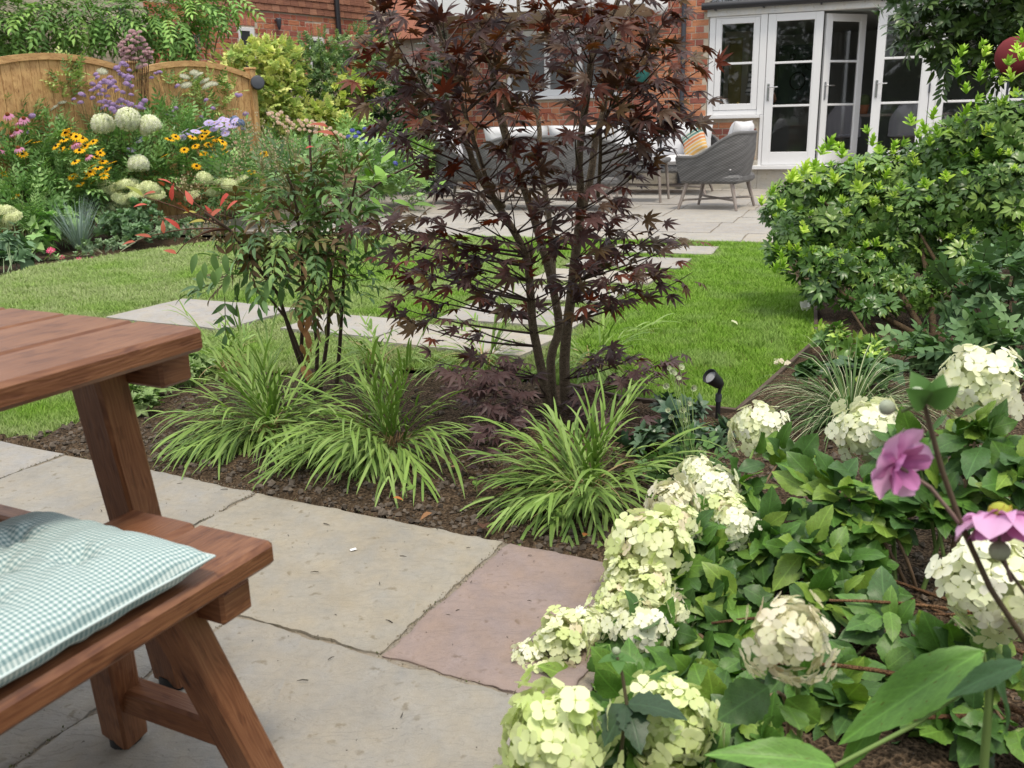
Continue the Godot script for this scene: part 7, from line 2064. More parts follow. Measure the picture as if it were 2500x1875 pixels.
	# low green growth of the bed that shows between the stems
	var cov := rosette(leaf_t(0.05, 0.032, 4, 0.2, 0.25, 0.7), 4, 1.2, 0.3, 1)
	shrub("self_sown_plants", "mixed small green shoots covering the bed below the hydrangeas", "plant", Vector3(0.734, 0, -1.863), [[Vector3(0.592, -0.02, -1.85), Vector3(0.075, 0.041, 0.058)], [Vector3(0.653, -0.044, -1.75), Vector3(0.071, 0.031, 0.051)], [Vector3(0.475, -0.039, -1.75), Vector3(0.063, 0.031, 0.047)], [Vector3(0.848, 0.042, -2), Vector3(0.081, 0.036, 0.058)], [Vector3(0.683, 0.003, -2), Vector3(0.081, 0.045, 0.063)], [Vector3(0.773, 0.051, -2.2), Vector3(0.069, 0.030, 0.049)], [Vector3(0.494, -0.055, -1.65), Vector3(0.059, 0.030, 0.044)], [Vector3(0.8, -0.03, -1.6), Vector3(0.036, 0.029, 0.032)], [Vector3(0.879, -0.091, -1.45), Vector3(0.039, 0.026, 0.032)]], 150, [cov, lfs[2]], M.leaf, [Color(0.124, 0.264, 0.062), Color(0.186, 0.357, 0.078), Color(0.093, 0.186, 0.054), Color(0.310, 0.465, 0.109)], 0.7, 1.1, Color(0.217, 0.279, 0.093), 0.0025, 0.5, 0.2, 60, "leaf_cluster")
	# long leaves close to the camera
	var near := thing("foreground_shoot", "large out-of-focus hydrangea shoot with long leaves in the bottom right corner", "hydrangea", Vector3(0.64, 0, -1.086))
	var bl := leaf_t(0.17, 0.047, 20, 0.4, 0.22, 0.7, Color.WHITE, Color(-1, 0, 0), 0.03, Color(-1, 0, 0), 3, 0.10)
	var root2 := Vector3(0.593, 0.372, -1) - near.position
	rod(near, "stem", [Vector3(root2.x, 0, root2.z), Vector3(root2.x + 0.01, root2.y * 0.5, root2.z), root2], [0.007, 0.006, 0.005], M.stem, 7, Color(0.15, 0.23, 0.07))
	for q in [[Vector3(0.579, 0.402, -1), Vector3(0.396, 0.297, -0.98), 1.0, 0], [Vector3(0.538, 0.483, -0.85), Vector3(0.466, 0.429, -0.88), 0.62, 1], [Vector3(0.387, 0.278, -0.95), Vector3(0.235, 0.315, -0.95), 0.85, 3], [Vector3(0.468, 0.302, -1.02), Vector3(0.414, 0.219, -1), 0.5, 0], [Vector3(0.593, 0.372, -1), Vector3(0.647, 0.275, -1), 0.6, 1]]:
		var p: Vector3 = q[0] - near.position
		var b := MB.new()
		b.add(bl, Transform3D(), [Color(0.156, 0.338, 0.065), Color(0.078, 0.169, 0.078), Color(0.130, 0.260, 0.065), Color(0.182, 0.377, 0.078)][q[3]])
		var ln: float = (q[1] - q[0]).length() / 0.165
		part(near, "leaf", b.mesh(), M.veined, Transform3D(aim(q[1] - q[0], Vector3(0.2, 1, 0.5), ln), p))
		rod(near, "stalk", [root2, (root2 + p) * 0.5 - Vector3(0, 0.01, 0), p], [0.003, 0.003, 0.003], M.stem, 5, Color(0.15, 0.23, 0.07))

# ---------------------------------------------------------------- anemones nearest the camera
func anemone_flower(open: float, n: int) -> MB:   # unit flower facing +z
	var b := MB.new()
	for k in n:
		var a := TAU * k / n + rf(-0.12, 0.12)
		var pt := leaf_t(1.0, rf(0.72, 0.86), 9, 0.34, open * rf(0.7, 1.4), -0.6, [Color(0.52, 0.16, 0.40), Color(0.62, 0.30, 0.56)][k % 2], Color(0.78, 0.48, 0.72), 0.0, Color(-1, 0, 0), 3, 0.10)
		b.add(pt, Transform3D(aim(Vector3(cos(a), sin(a), 0.05 + 0.06 * (k % 2)), Vector3(0, 0, 1), rf(0.9, 1.05)), Vector3(cos(a), sin(a), 0) * 0.05))
	for k in 5:        # a second, deeper-coloured ring folded over the first
		var a := TAU * k / 5 + 0.5
		var pt := leaf_t(0.72, 0.52, 8, 0.5, -0.5 * rf(0.6, 1.3), -0.6, Color(0.40, 0.09, 0.28), Color(0.60, 0.26, 0.52), 0.0, Color(-1, 0, 0), 3, 0.12)
		b.add(pt, Transform3D(aim(Vector3(cos(a), sin(a), -0.25), Vector3(0, 0, -1), rf(0.85, 1.05)), Vector3(cos(a), sin(a), -0.1) * 0.06))
	return b

func make_anemones() -> void:
	var an := thing("anemone", "tall pink Japanese anemone with dark stem and round buds close at the right", "flower", Vector3(0.764, 0, -1.082))
	var b0 := an.position
	var stemc := Color(0.10, 0.075, 0.05)
	var main := [Vector3(0.439, 0.751, -0.93), Vector3(0.467, 0.673, -0.93), Vector3(0.497, 0.604, -0.93), Vector3(0.538, 0.527, -0.93), Vector3(0.59, 0.456, -0.94), Vector3(0.658, 0.358, -0.95)]
	var pts := []
	for p in main: pts.append(p - b0)
	pts.append(Vector3(0.03, 0, 0))
	rod(an, "stem", pts, [0.0026, 0.003, 0.0032, 0.0034, 0.0036, 0.004, 0.005], M.stem, 8, stemc)
	rod(an, "stem", [Vector3(0.415, 0.683, -0.92) - b0, Vector3(0.451, 0.658, -0.92) - b0, Vector3(0.492, 0.611, -0.93) - b0], [0.002, 0.0022, 0.0025], M.stem, 7, Color(0.22, 0.16, 0.13))
	rod(an, "stem", [Vector3(0.537, 0.575, -0.93) - b0, Vector3(0.557, 0.549, -0.935) - b0, Vector3(0.605, 0.488, -0.94) - b0], [0.0018, 0.002, 0.0025], M.stem, 7, stemc)
	rod(an, "stem", [Vector3(0.416, 0.742, -0.93) - b0, Vector3(0.43, 0.748, -0.93) - b0, Vector3(0.442, 0.744, -0.93) - b0], [0.0018, 0.002, 0.0022], M.stem, 7, Color(0.12, 0.15, 0.06))
	var f1 := anemone_flower(0.28, 6)
	part(an, "flower", f1.mesh(), M.petal, Transform3D(aim(Vector3(-0.45, 0.10, -0.85), Vector3.UP, 0.046), Vector3(0.413, 0.688, -0.92) - b0))
	var f2 := anemone_flower(0.55, 7)
	part(an, "flower", f2.mesh(), M.petal, Transform3D(aim(Vector3(0.1, 0.86, -0.45), Vector3(0, 0, 1), 0.054), Vector3(0.534, 0.621, -0.92) - b0))
	var cen := MB.new()
	lathe(cen, [Vector2(0.011, -0.004), Vector2(0.012, 0.0), Vector2(0.010, 0.006), Vector2(0.005, 0.010), Vector2(0.0005, 0.011)], 14, Color(0.45, 0.48, 0.08))
	for i in 40:
		var a := rf(0, TAU)
		tube(cen, [Vector3(cos(a) * 0.009, 0, sin(a) * 0.009), Vector3(cos(a), rf(0.1, 0.6), sin(a)) * rf(0.011, 0.014)], [0.0004, 0.0007], 3, Color(0.70, 0.58, 0.14))
	part(an, "stamens", cen.mesh(), M.petal, Transform3D(Basis(Vector3.RIGHT, -0.45), Vector3(0.53, 0.627, -0.92) - b0))
	rod(an, "stem", [Vector3(0.528, 0.627, -0.92) - b0, Vector3(0.541, 0.583, -0.93) - b0, Vector3(0.563, 0.534, -0.935) - b0], [0.002, 0.002, 0.0022], M.stem, 7, Color(0.20, 0.14, 0.12))
	for q in [[Vector3(0.4, 0.747, -0.93), 0.0088, Color(0.42, 0.46, 0.36)], [Vector3(0.426, 0.764, -0.92), 0.0085, Color(0.5, 0.58, 0.42)], [Vector3(0.536, 0.58, -0.92), 0.0115, Color(0.48, 0.52, 0.38)]]:
		var bd := MB.new()
		lathe(bd, [Vector2(0.001, -1.0), Vector2(0.6, -0.8), Vector2(1.0, -0.1), Vector2(0.85, 0.5), Vector2(0.45, 0.9), Vector2(0.01, 1.0)], 14, q[2])
		part(an, "bud", bd.mesh(), M.petal, Transform3D(aim(Vector3(-0.3, 0.3, 0.4), Vector3.UP, q[1]) * Basis(Vector3.RIGHT, PI / 2), q[0] - b0))
	var br := leaf_t(0.036, 0.026, 6, 0.3, 0.5, 0.8, Color(0.09, 0.19, 0.05))
	for q in [[Vector3(0.437, 0.754, -0.92), Vector3(-0.4, 0.9, 0.1)], [Vector3(0.437, 0.754, -0.92), Vector3(0.6, 0.8, 0.1)], [Vector3(0.437, 0.754, -0.92), Vector3(-0.5, 0.35, 0.6)], [Vector3(0.437, 0.754, -0.92), Vector3(0.5, 0.4, 0.6)], [Vector3(0.437, 0.754, -0.92), Vector3(0, 0.9, -0.5)]]:
		part(an, "bract", br.mesh(), M.leaf, Transform3D(aim(q[1], Vector3(0, 0, 1)), q[0] - b0))
	# a second, budded stem among the lime heads
	var a2 := thing("anemone", "single green anemone bud on a dark stem among the lower mopheads", "flower", Vector3(0.148, 0, -1.116))
	var c0 := a2.position
	rod(a2, "stem", [Vector3(0, 0, 0), Vector3(0.153, 0.081, -1.2) - c0, Vector3(0.163, 0.195, -1.2) - c0, Vector3(0.156, 0.245, -1.2) - c0, Vector3(0.148, 0.276, -1.2) - c0], [0.004, 0.0035, 0.003, 0.0026, 0.0022], M.stem, 7, Color(0.12, 0.10, 0.06))
	var bd2 := MB.new()
	lathe(bd2, [Vector2(0.001, -1.0), Vector2(0.6, -0.8), Vector2(1.0, -0.1), Vector2(0.85, 0.5), Vector2(0.45, 0.9), Vector2(0.01, 1.0)], 14, Color(0.42, 0.5, 0.34))
	part(a2, "bud", bd2.mesh(), M.petal, Transform3D(Basis().scaled(Vector3.ONE * 0.0065), Vector3(0.146, 0.287, -1.2) - c0))
	for k in 4:
		part(a2, "bract", br.mesh(), M.leaf, Transform3D(aim(Vector3(cos(k * 1.6), 0.25, sin(k * 1.6)), Vector3.UP, 0.8), Vector3(0.148, 0.272, -1.2) - c0))
	var dk := leaf_t(0.10, 0.06, 12, 0.2, 0.3, 0.7, Color(0.055, 0.11, 0.06), Color(-1, 0, 0), 0.12)
	for q in [Vector3(1, 0.15, 0.3), Vector3(-0.6, -0.3, 0.7), Vector3(0.2, -0.3, 1)]:
		part(a2, "leaf", dk.mesh(), M.veined, Transform3D(aim(q, Vector3.UP, rf(0.7, 0.95)), Vector3(0.163, 0.195, -1.2) - c0))


# ---------------------------------------------------------------- climbers along the boundary
func make_climbers() -> void:
	var ov := leaf_t(0.055, 0.040, 3, 0.15, 0.25, 0.75, Color.WHITE, Color(-1, 0, 0), 0.0)
	var edged := leaf_t(0.055, 0.042, 3, 0.15, 0.25, 0.75, Color(0.52, 0.60, 0.24), Color(-1, 0, 0), 0.0, Color(0.95, 0.92, 0.48))
	var small := leaf_t(0.045, 0.022, 3, 0.2, 0.25, 0.8)
	var r_edged := [rosette(edged, 5, 1.1, 0.4, 2), sprig_pairs(edged, 3, 0.10, 0.9, Color(0.5, 0.4, 0.2))]
	var r_small := [rosette(small, 6, 1.0, 0.4, 2), sprig_pairs(small, 4, 0.11, 0.9, Color(0.4, 0.4, 0.2))]
	var r_ov := [rosette(ov, 5, 1.1, 0.4, 2), sprig_pairs(ov, 3, 0.11, 0.9, Color(0.4, 0.35, 0.2))]
	shrub("variegated_euonymus", "yellow variegated climber bulging over the end of the fence", "climber", Vector3(-3.727, 0, -15.472), [[Vector3(-3.633, 1.872, -12.9), Vector3(0.231, 0.139, 0.185)], [Vector3(-3.324, 1.949, -13), Vector3(0.291, 0.198, 0.245)], [Vector3(-3.019, 1.902, -13.2), Vector3(0.266, 0.236, 0.251)], [Vector3(-3.253, 2.099, -13.1), Vector3(0.129, 0.129, 0.129)], [Vector3(-3.064, 2.019, -13.2), Vector3(0.166, 0.118, 0.142)], [Vector3(-3.158, 1.685, -13), Vector3(0.291, 0.349, 0.320)], [Vector3(-3.218, 1.368, -12.9), Vector3(0.289, 0.347, 0.318)], [Vector3(-3.299, 1.104, -12.9), Vector3(0.231, 0.289, 0.260)], [Vector3(-3.03, 1.527, -13.1), Vector3(0.293, 0.352, 0.323)], [Vector3(-2.985, 1.151, -13), Vector3(0.233, 0.291, 0.262)], [Vector3(-2.696, 1.09, -13.2), Vector3(0.355, 0.236, 0.296)], [Vector3(-2.37, 1.138, -13.3), Vector3(0.357, 0.238, 0.298)]], 1250, r_edged, M.petal, [Color(0.95, 0.95, 0.65), Color(0.8, 0.9, 0.6), Color(0.6, 0.75, 0.5), Color(1.0, 0.98, 0.8)], 0.9, 1.5, Color(0.20, 0.15, 0.10), 0.015, 0.3, 0.55)
	shrub("jasmine_climber", "grey-green bushy climber right of the yellow variegated one", "climber", Vector3(-2.896, 0, -16.16), [[Vector3(-2.821, 1.949, -13.6), Vector3(0.305, 0.244, 0.274)], [Vector3(-2.507, 2.037, -13.8), Vector3(0.340, 0.247, 0.294)], [Vector3(-2.127, 2.097, -14), Vector3(0.345, 0.251, 0.298)], [Vector3(-1.801, 2.076, -14.2), Vector3(0.286, 0.254, 0.270)], [Vector3(-2.727, 1.701, -13.6), Vector3(0.426, 0.426, 0.426)], [Vector3(-2.241, 1.699, -13.8), Vector3(0.494, 0.433, 0.464)], [Vector3(-1.798, 1.698, -14), Vector3(0.376, 0.376, 0.376)], [Vector3(-2.522, 1.366, -13.6), Vector3(0.365, 0.305, 0.335)], [Vector3(-2.088, 1.36, -13.8), Vector3(0.371, 0.309, 0.340)], [Vector3(-1.952, 2.295, -14.1), Vector3(0.152, 0.101, 0.126)]], 1300, r_small, M.leaf, [Color(0.165, 0.270, 0.105), Color(0.225, 0.330, 0.135), Color(0.300, 0.405, 0.165), Color(0.120, 0.203, 0.083)], 0.9, 1.5, Color(0.240, 0.180, 0.120), 0.015, 0.3, 0.55)
	shrub("golden_ivy", "golden ivy patch low on the green climber", "climber", Vector3(-2.671, 0, -16.085), [[Vector3(-2.259, 1.55, -13.5), Vector3(0.242, 0.181, 0.212)], [Vector3(-2.035, 1.463, -13.5), Vector3(0.242, 0.242, 0.242)], [Vector3(-2.488, 1.086, -13.3), Vector3(0.238, 0.149, 0.194)], [Vector3(-2.206, 1.024, -13.3), Vector3(0.238, 0.119, 0.179)]], 130, r_edged, M.petal, [Color(0.9, 0.95, 0.5), Color(0.7, 0.85, 0.4)], 1.0, 1.6, Color(0.2, 0.15, 0.1), 0.008, 0.2, 0.5)
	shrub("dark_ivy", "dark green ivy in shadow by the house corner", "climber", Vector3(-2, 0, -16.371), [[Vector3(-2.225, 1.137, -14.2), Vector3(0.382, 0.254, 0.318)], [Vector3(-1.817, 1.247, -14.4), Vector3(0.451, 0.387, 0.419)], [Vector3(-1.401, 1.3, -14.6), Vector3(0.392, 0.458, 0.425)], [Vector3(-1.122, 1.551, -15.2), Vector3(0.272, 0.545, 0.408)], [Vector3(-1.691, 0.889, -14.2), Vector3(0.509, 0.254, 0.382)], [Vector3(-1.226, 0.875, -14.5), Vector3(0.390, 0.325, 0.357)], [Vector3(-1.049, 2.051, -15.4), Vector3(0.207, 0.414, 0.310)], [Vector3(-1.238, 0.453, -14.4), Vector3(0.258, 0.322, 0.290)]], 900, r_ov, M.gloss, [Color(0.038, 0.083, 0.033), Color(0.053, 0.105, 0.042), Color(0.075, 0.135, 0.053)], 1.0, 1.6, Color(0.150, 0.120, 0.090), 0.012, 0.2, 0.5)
	# wisteria curtain over the house next door
	var wl := leaf_t(0.09, 0.032, 3, 0.2, 0.4, 0.7)
	var ws := [sprig_pairs(wl, 5, 0.30, 0.95, Color(0.6, 0.6, 0.3), 0.9, 0.9, 0.6), sprig_pairs(wl, 4, 0.24, 0.85, Color(0.6, 0.6, 0.3), 1.0, 0.9, 0.9)]
	var wb := Vector3(-7.575, 0, -21.756)
	var wr := shrub("wisteria", "wisteria with long drooping leaves hanging over the fence at top left", "climber", wb, [[Vector3(-6.288, 2.484, -12.6), Vector3(0.451, 0.339, 0.395)], [Vector3(-5.955, 2.547, -12.8), Vector3(0.516, 0.344, 0.430)], [Vector3(-5.567, 2.535, -13), Vector3(0.524, 0.349, 0.437)], [Vector3(-5.156, 2.572, -13.2), Vector3(0.532, 0.355, 0.443)], [Vector3(-4.74, 2.533, -13.4), Vector3(0.540, 0.420, 0.480)], [Vector3(-4.342, 2.676, -13.6), Vector3(0.335, 0.305, 0.320)], [Vector3(-6.287, 2.188, -12.6), Vector3(0.282, 0.197, 0.240)], [Vector3(-4.049, 2.85, -14), Vector3(0.313, 0.188, 0.251)], [Vector3(-4.587, 2.249, -13.5), Vector3(0.242, 0.242, 0.242)], [Vector3(-4.428, 2.44, -13.6), Vector3(0.244, 0.244, 0.244)], [Vector3(-6.669, 2.375, -12.4), Vector3(0.500, 0.500, 0.500)], [Vector3(-6.62, 2.089, -12.5), Vector3(0.280, 0.224, 0.252)]], 800, ws, M.leaf, [Color(0.180, 0.345, 0.090), Color(0.240, 0.435, 0.112), Color(0.135, 0.255, 0.075), Color(0.315, 0.510, 0.135)], 0.9, 1.4, Color(0.300, 0.255, 0.180), 0.022, -0.25, 0.4)
	var tend := MB.new()
	for q in [[Vector3(-5.624, 2.371, -12.6), Vector3(-5.681, 2.175, -12.6), Vector3(-5.727, 2.052, -12.6)], [Vector3(-5.393, 2.277, -12.7), Vector3(-5.399, 2.127, -12.7), Vector3(-5.487, 2.003, -12.7)], [Vector3(-5.113, 2.479, -12.8), Vector3(-5.159, 2.23, -12.8), Vector3(-5.143, 2.078, -12.8)], [Vector3(-6.026, 2.506, -12.4), Vector3(-5.904, 2.31, -12.4), Vector3(-5.835, 2.163, -12.4)], [Vector3(-4.096, 2.702, -13.2), Vector3(-4.125, 2.55, -13.2), Vector3(-4.148, 2.448, -13.2)], [Vector3(-4.988, 2.226, -12.8), Vector3(-5.056, 2.127, -12.8), Vector3(-5.115, 2.087, -12.8)]]:
		var pts := []
		for p in q: pts.append(p - wb)
		tube(tend, pts, [0.006, 0.005, 0.004], 4, Color(0.30, 0.34, 0.14), false)
	tag(part(wr, "tendrils", tend.mesh(), M.stem), "", "", "", "stuff")
	var fl := MB.new()
	var pt := leaf_t(0.03, 0.026, 2, 0.3, -0.3, 0.8, Color(0.36, 0.32, 0.62), Color(0.5, 0.45, 0.72))
	for i in 46:
		var t := i / 46.0
		var a := i * 2.4
		fl.add(pt, Transform3D(aim(Vector3(cos(a), -0.2, sin(a)), Vector3.UP, 1.0), Vector3(cos(a) * 0.02 * (1 - t), -t * 0.22, sin(a) * 0.02 * (1 - t))))
	for p in [Vector3(-4.989, 2.587, -12.9), Vector3(-5.191, 2.491, -12.8), Vector3(-4.904, 2.344, -12.9), Vector3(-5.881, 2.682, -12.5), Vector3(-4.147, 2.267, -13.2), Vector3(-5.143, 2.455, -12.8)]:
		part(wr, "flower_spike", fl.mesh(), M.petal, Transform3D(Basis(), p - wb))
	# the dark porch behind the wisteria, open to the garden side
	var po := thing("porch", "dark timber porch behind the wisteria above the fence", "porch", Vector3(-13.697, 0, -32.95), deg_to_rad(52.0))
	box(po, "back_panel", Vector3(-2.4, 0, -0.5), Vector3(1.3, 2.9, -0.4), M.charcoal)
	box(po, "roof_board", Vector3(-2.4, 2.9, -0.5), Vector3(1.3, 2.98, 0.35), M.charcoal)
	box(po, "crossbar", Vector3(-1.2, 2.15, -0.38), Vector3(1.2, 2.22, -0.32), mat(Color(0.03, 0.06, 0.075), 0.4))
	box(po, "post", Vector3(1.2, 0, 0.22), Vector3(1.3, 2.897, 0.34), M.charcoal)
	box(po, "post", Vector3(-2.4, 0, 0.22), Vector3(-2.3, 2.897, 0.34), M.charcoal)

# ---------------------------------------------------------------- flower border on the left
func daisy(n: int, c: Color, c2: Color, droop: float, cone: Color, cr: float, ch: float) -> MB:   # faces +y, unit radius
	var b := MB.new()
	var pt := leaf_t(0.86, 0.30, 3, 0.15, droop, 1.0, c, c2)
	for k in n:
		var a := TAU * k / n + rf(-0.08, 0.08)
		b.add(pt, Transform3D(aim(Vector3(cos(a), 0.05, sin(a)), Vector3.UP), Vector3(cos(a), 0, sin(a)) * 0.16))
	lathe(b, [Vector2(cr, -0.02), Vector2(cr, ch * 0.5), Vector2(cr * 0.6, ch * 0.9), Vector2(0.01, ch)], 8, cone)
	return b

func dome(n: int, c: Color, c2: Color, flat: float, grain: float) -> MB:   # dome of tiny flowers, unit radius, facing +y
	var b := MB.new()
	for i in n:
		var y := 1.0 - (1.6 if flat > 0.9 else 1.15) * (i + 0.5) / n
		var a := i * 2.399963
		var d := Vector3(sqrt(maxf(0, 1 - y * y)) * cos(a), y * flat, sqrt(maxf(0, 1 - y * y)) * sin(a))
		var cc := c.lerp(c2, rng.randf()) * rf(0.85, 1.1)
		var r := grain * rf(0.8, 1.25)
		var k := b.v.size()
		for q in [Vector3(1, 0, 0), Vector3(-0.5, 0, 0.87), Vector3(-0.5, 0, -0.87), Vector3(0, 0.9, 0)]:
			b.vert(d * rf(0.9, 1.05) + aim(d + rdir() * 0.4) * Basis(Vector3.RIGHT, PI / 2) * (q * r), (d + q * 0.4).normalized(), cc)
		b.tri(k, k + 1, k + 3); b.tri(k + 1, k + 2, k + 3); b.tri(k + 2, k, k + 3)
	lathe(b, [Vector2(0.9, 0.0), Vector2(0.82, 0.5 * flat), Vector2(0.45, 0.85 * flat), Vector2(0.01, 0.93 * flat)], 9, c * 0.8)
	return b

func flowers(called: String, label: String, base: Vector3, spots: Array, head: MB, r0: float, r1: float, mt: Material, stem_col: Color, face_cam: float, stem_r := 0.003, leaves: MB = null, leaf_pal := [], leaf_n := 2, cat := "flower", group := "") -> Node3D:
	var root := thing(called, label, cat, base, 0.0, group)
	var hm := head.mesh()
	var st := MB.new()
	var lp := []
	var lc := []
	for p in spots:
		var e: Vector3 = p - base
		var up := (Vector3(0, 1, 0) + Vector3(rf(-0.6, 0.6), 0, face_cam + rf(-0.5, 0.4))).normalized()
		part(root, "flower", hm, mt, Transform3D(aim(up.cross(Vector3.RIGHT), up, rf(r0, r1)), e))
		var foot := Vector3(e.x * 0.5 + rf(-0.1, 0.1), 0, e.z * 0.5 + rf(-0.1, 0.1))
		var pts := curve(foot, Vector3(foot.x, e.y * 0.6, foot.z).lerp(e, 0.2), e, 5)
		tube(st, pts, taper(stem_r, stem_r * 0.5, 6), 4, stem_col, false)
		if leaves:
			for k in leaf_n:
				var t := rf(0.25, 0.9)
				var q: Vector3 = pts[int(t * 5)]
				lp.append(Transform3D(aim(rdir() * Vector3(1, 0.4, 1) + Vector3(0, 0.2, 0), Vector3.UP, rf(0.7, 1.2)), q))
				lc.append(palette(leaf_pal))
	tag(part(root, "stems", st.mesh(), M.stem), "", "", "", "stuff")
	if lp.size():
		many(root, "foliage", leaves.mesh(), M.leaf, lp, lc)
	return root

func make_border() -> void:
	var green := [Color(0.202, 0.359, 0.124), Color(0.262, 0.454, 0.157), Color(0.151, 0.264, 0.098), Color(0.337, 0.512, 0.190)]
	var grey := [Color(0.250, 0.352, 0.207), Color(0.315, 0.417, 0.257), Color(0.201, 0.288, 0.172)]
	var lf := leaf_t(0.10, 0.038, 3, 0.2, 0.35, 0.75)
	var wide := leaf_t(0.12, 0.075, 4, 0.2, 0.35, 0.7)
	var thin := leaf_t(0.09, 0.014, 3, 0.2, 0.4, 0.8)
	var sp_lf := sprig_pairs(lf, 3, 0.20, 0.9, Color(0.5, 0.6, 0.3), 1.0, 0.7)
	var sp_thin := sprig_pairs(thin, 5, 0.20, 0.7, Color(0.5, 0.6, 0.3), 1.0, 0.7)
	var ro_wide := rosette(wide, 5, 1.1, 0.4, 1)
	# masses of leaves behind and below the flowers
	shrub("border_greenery", "tall mixed green stems and leaves at the far left of the border", "plant", Vector3(-4.589, 0, -8.875), [[Vector3(-4.983, 0.675, -9.4), Vector3(0.253, 0.295, 0.274)], [Vector3(-4.883, 0.735, -9.8), Vector3(0.307, 0.351, 0.329)], [Vector3(-4.962, 1.025, -9.8), Vector3(0.263, 0.219, 0.241)], [Vector3(-4.621, 0.452, -9.6), Vector3(0.258, 0.258, 0.258)], [Vector3(-4.811, 0.366, -9.2), Vector3(0.247, 0.247, 0.247)], [Vector3(-4.776, 0.934, -10), Vector3(0.269, 0.224, 0.246)], [Vector3(-5.06, 1.189, -9.8), Vector3(0.176, 0.176, 0.176)], [Vector3(-4.535, 0.22, -9), Vector3(0.242, 0.161, 0.202)]], 882, [sp_lf, sp_thin], M.leaf, green, 0.7, 1.1, Color(0.230, 0.300, 0.117), 0.006, 0.5, 0.3)
	shrub("border_greenery", "feathery green foliage below the left black-eyed daisies", "plant", Vector3(-4.416, 0, -9.846), [[Vector3(-4.619, 0.551, -10), Vector3(0.269, 0.224, 0.246)], [Vector3(-4.333, 0.423, -9.9), Vector3(0.266, 0.222, 0.244)], [Vector3(-4.508, 0.71, -10.2), Vector3(0.274, 0.183, 0.228)], [Vector3(-4.486, 0.241, -9.6), Vector3(0.215, 0.172, 0.193)], [Vector3(-4.486, 0.118, -9.2), Vector3(0.165, 0.124, 0.144)]], 546, [sp_thin, sp_lf], M.leaf, green, 0.7, 1.0, Color(0.230, 0.300, 0.117), 0.005, 0.5, 0.3)
	shrub("border_greenery", "loose green foliage between the white globes and the fence", "plant", Vector3(-4.791, 0, -12.205), [[Vector3(-4.224, 0.782, -10.4), Vector3(0.233, 0.233, 0.233)], [Vector3(-3.932, 0.599, -10.4), Vector3(0.279, 0.279, 0.279)], [Vector3(-4.098, 0.95, -10.6), Vector3(0.285, 0.190, 0.237)], [Vector3(-3.731, 0.584, -10.6), Vector3(0.237, 0.237, 0.237)], [Vector3(-3.651, 0.934, -10.9), Vector3(0.293, 0.244, 0.268)], [Vector3(-3.904, 1.075, -11), Vector3(0.296, 0.197, 0.246)], [Vector3(-3.421, 0.743, -11), Vector3(0.246, 0.296, 0.271)], [Vector3(-4.423, 0.961, -10.4), Vector3(0.186, 0.186, 0.186)]], 693, [sp_lf, sp_thin], M.leaf, green, 0.7, 1.1, Color(0.230, 0.300, 0.117), 0.005, 0.5, 0.3)
	shrub("border_greenery", "low green foliage along the lawn behind the nandina", "plant", Vector3(-3.237, 0, -11.828), [[Vector3(-2.969, 0.47, -10), Vector3(0.269, 0.224, 0.246)], [Vector3(-2.667, 0.494, -10.2), Vector3(0.320, 0.228, 0.274)], [Vector3(-2.371, 0.559, -10.5), Vector3(0.329, 0.235, 0.282)], [Vector3(-2.063, 0.536, -10.8), Vector3(0.339, 0.242, 0.290)], [Vector3(-1.749, 0.508, -11.2), Vector3(0.351, 0.251, 0.301)], [Vector3(-1.431, 0.47, -11.8), Vector3(0.317, 0.211, 0.264)], [Vector3(-2.985, 0.74, -10.8), Vector3(0.290, 0.193, 0.242)], [Vector3(-2.606, 0.765, -11.2), Vector3(0.301, 0.150, 0.226)], [Vector3(-1.204, 0.283, -11.5), Vector3(0.206, 0.155, 0.180)]], 882, [sp_lf, sp_thin], M.leaf, green + grey, 0.7, 1.1, Color(0.230, 0.300, 0.117), 0.005, 0.5, 0.3)
	shrub("border_greenery", "bright green leafy clump beside the far patio edge", "plant", Vector3(-2.027, 0, -14.94), [[Vector3(-1.778, 0.766, -12.2), Vector3(0.273, 0.219, 0.246)], [Vector3(-1.488, 0.702, -12.4), Vector3(0.278, 0.222, 0.250)], [Vector3(-1.225, 0.592, -12.4), Vector3(0.222, 0.222, 0.222)], [Vector3(-1.514, 0.383, -11.6), Vector3(0.260, 0.156, 0.208)], [Vector3(-1.986, 0.822, -12.2), Vector3(0.219, 0.219, 0.219)]], 462, [ro_wide, sp_lf], M.leaf, [Color(0.262, 0.418, 0.121), Color(0.201, 0.343, 0.102), Color(0.369, 0.525, 0.171)], 0.8, 1.2, Color(0.230, 0.300, 0.117), 0.005, 0.5, 0.3)
	shrub("climbing_rose", "young climbing rose with yellow-green leaves on the left fence panel", "climber", Vector3(-7.85, 0, -16.763), [[Vector3(-4.672, 1.638, -10.2), Vector3(0.137, 0.137, 0.137)], [Vector3(-4.558, 1.676, -10.2), Vector3(0.091, 0.091, 0.091)], [Vector3(-4.605, 1.489, -10.1), Vector3(0.158, 0.113, 0.136)], [Vector3(-4.747, 1.41, -10.1), Vector3(0.136, 0.090, 0.113)], [Vector3(-4.556, 1.557, -10.3), Vector3(0.115, 0.092, 0.104)], [Vector3(-4.877, 1.37, -10), Vector3(0.134, 0.090, 0.112)]], 110, [sp_lf], M.leaf, [Color(0.334, 0.450, 0.141), Color(0.444, 0.547, 0.186), Color(0.169, 0.272, 0.091)], 0.5, 0.8, Color(0.302, 0.276, 0.122), 0.004, 0.5, 0.2, 40)
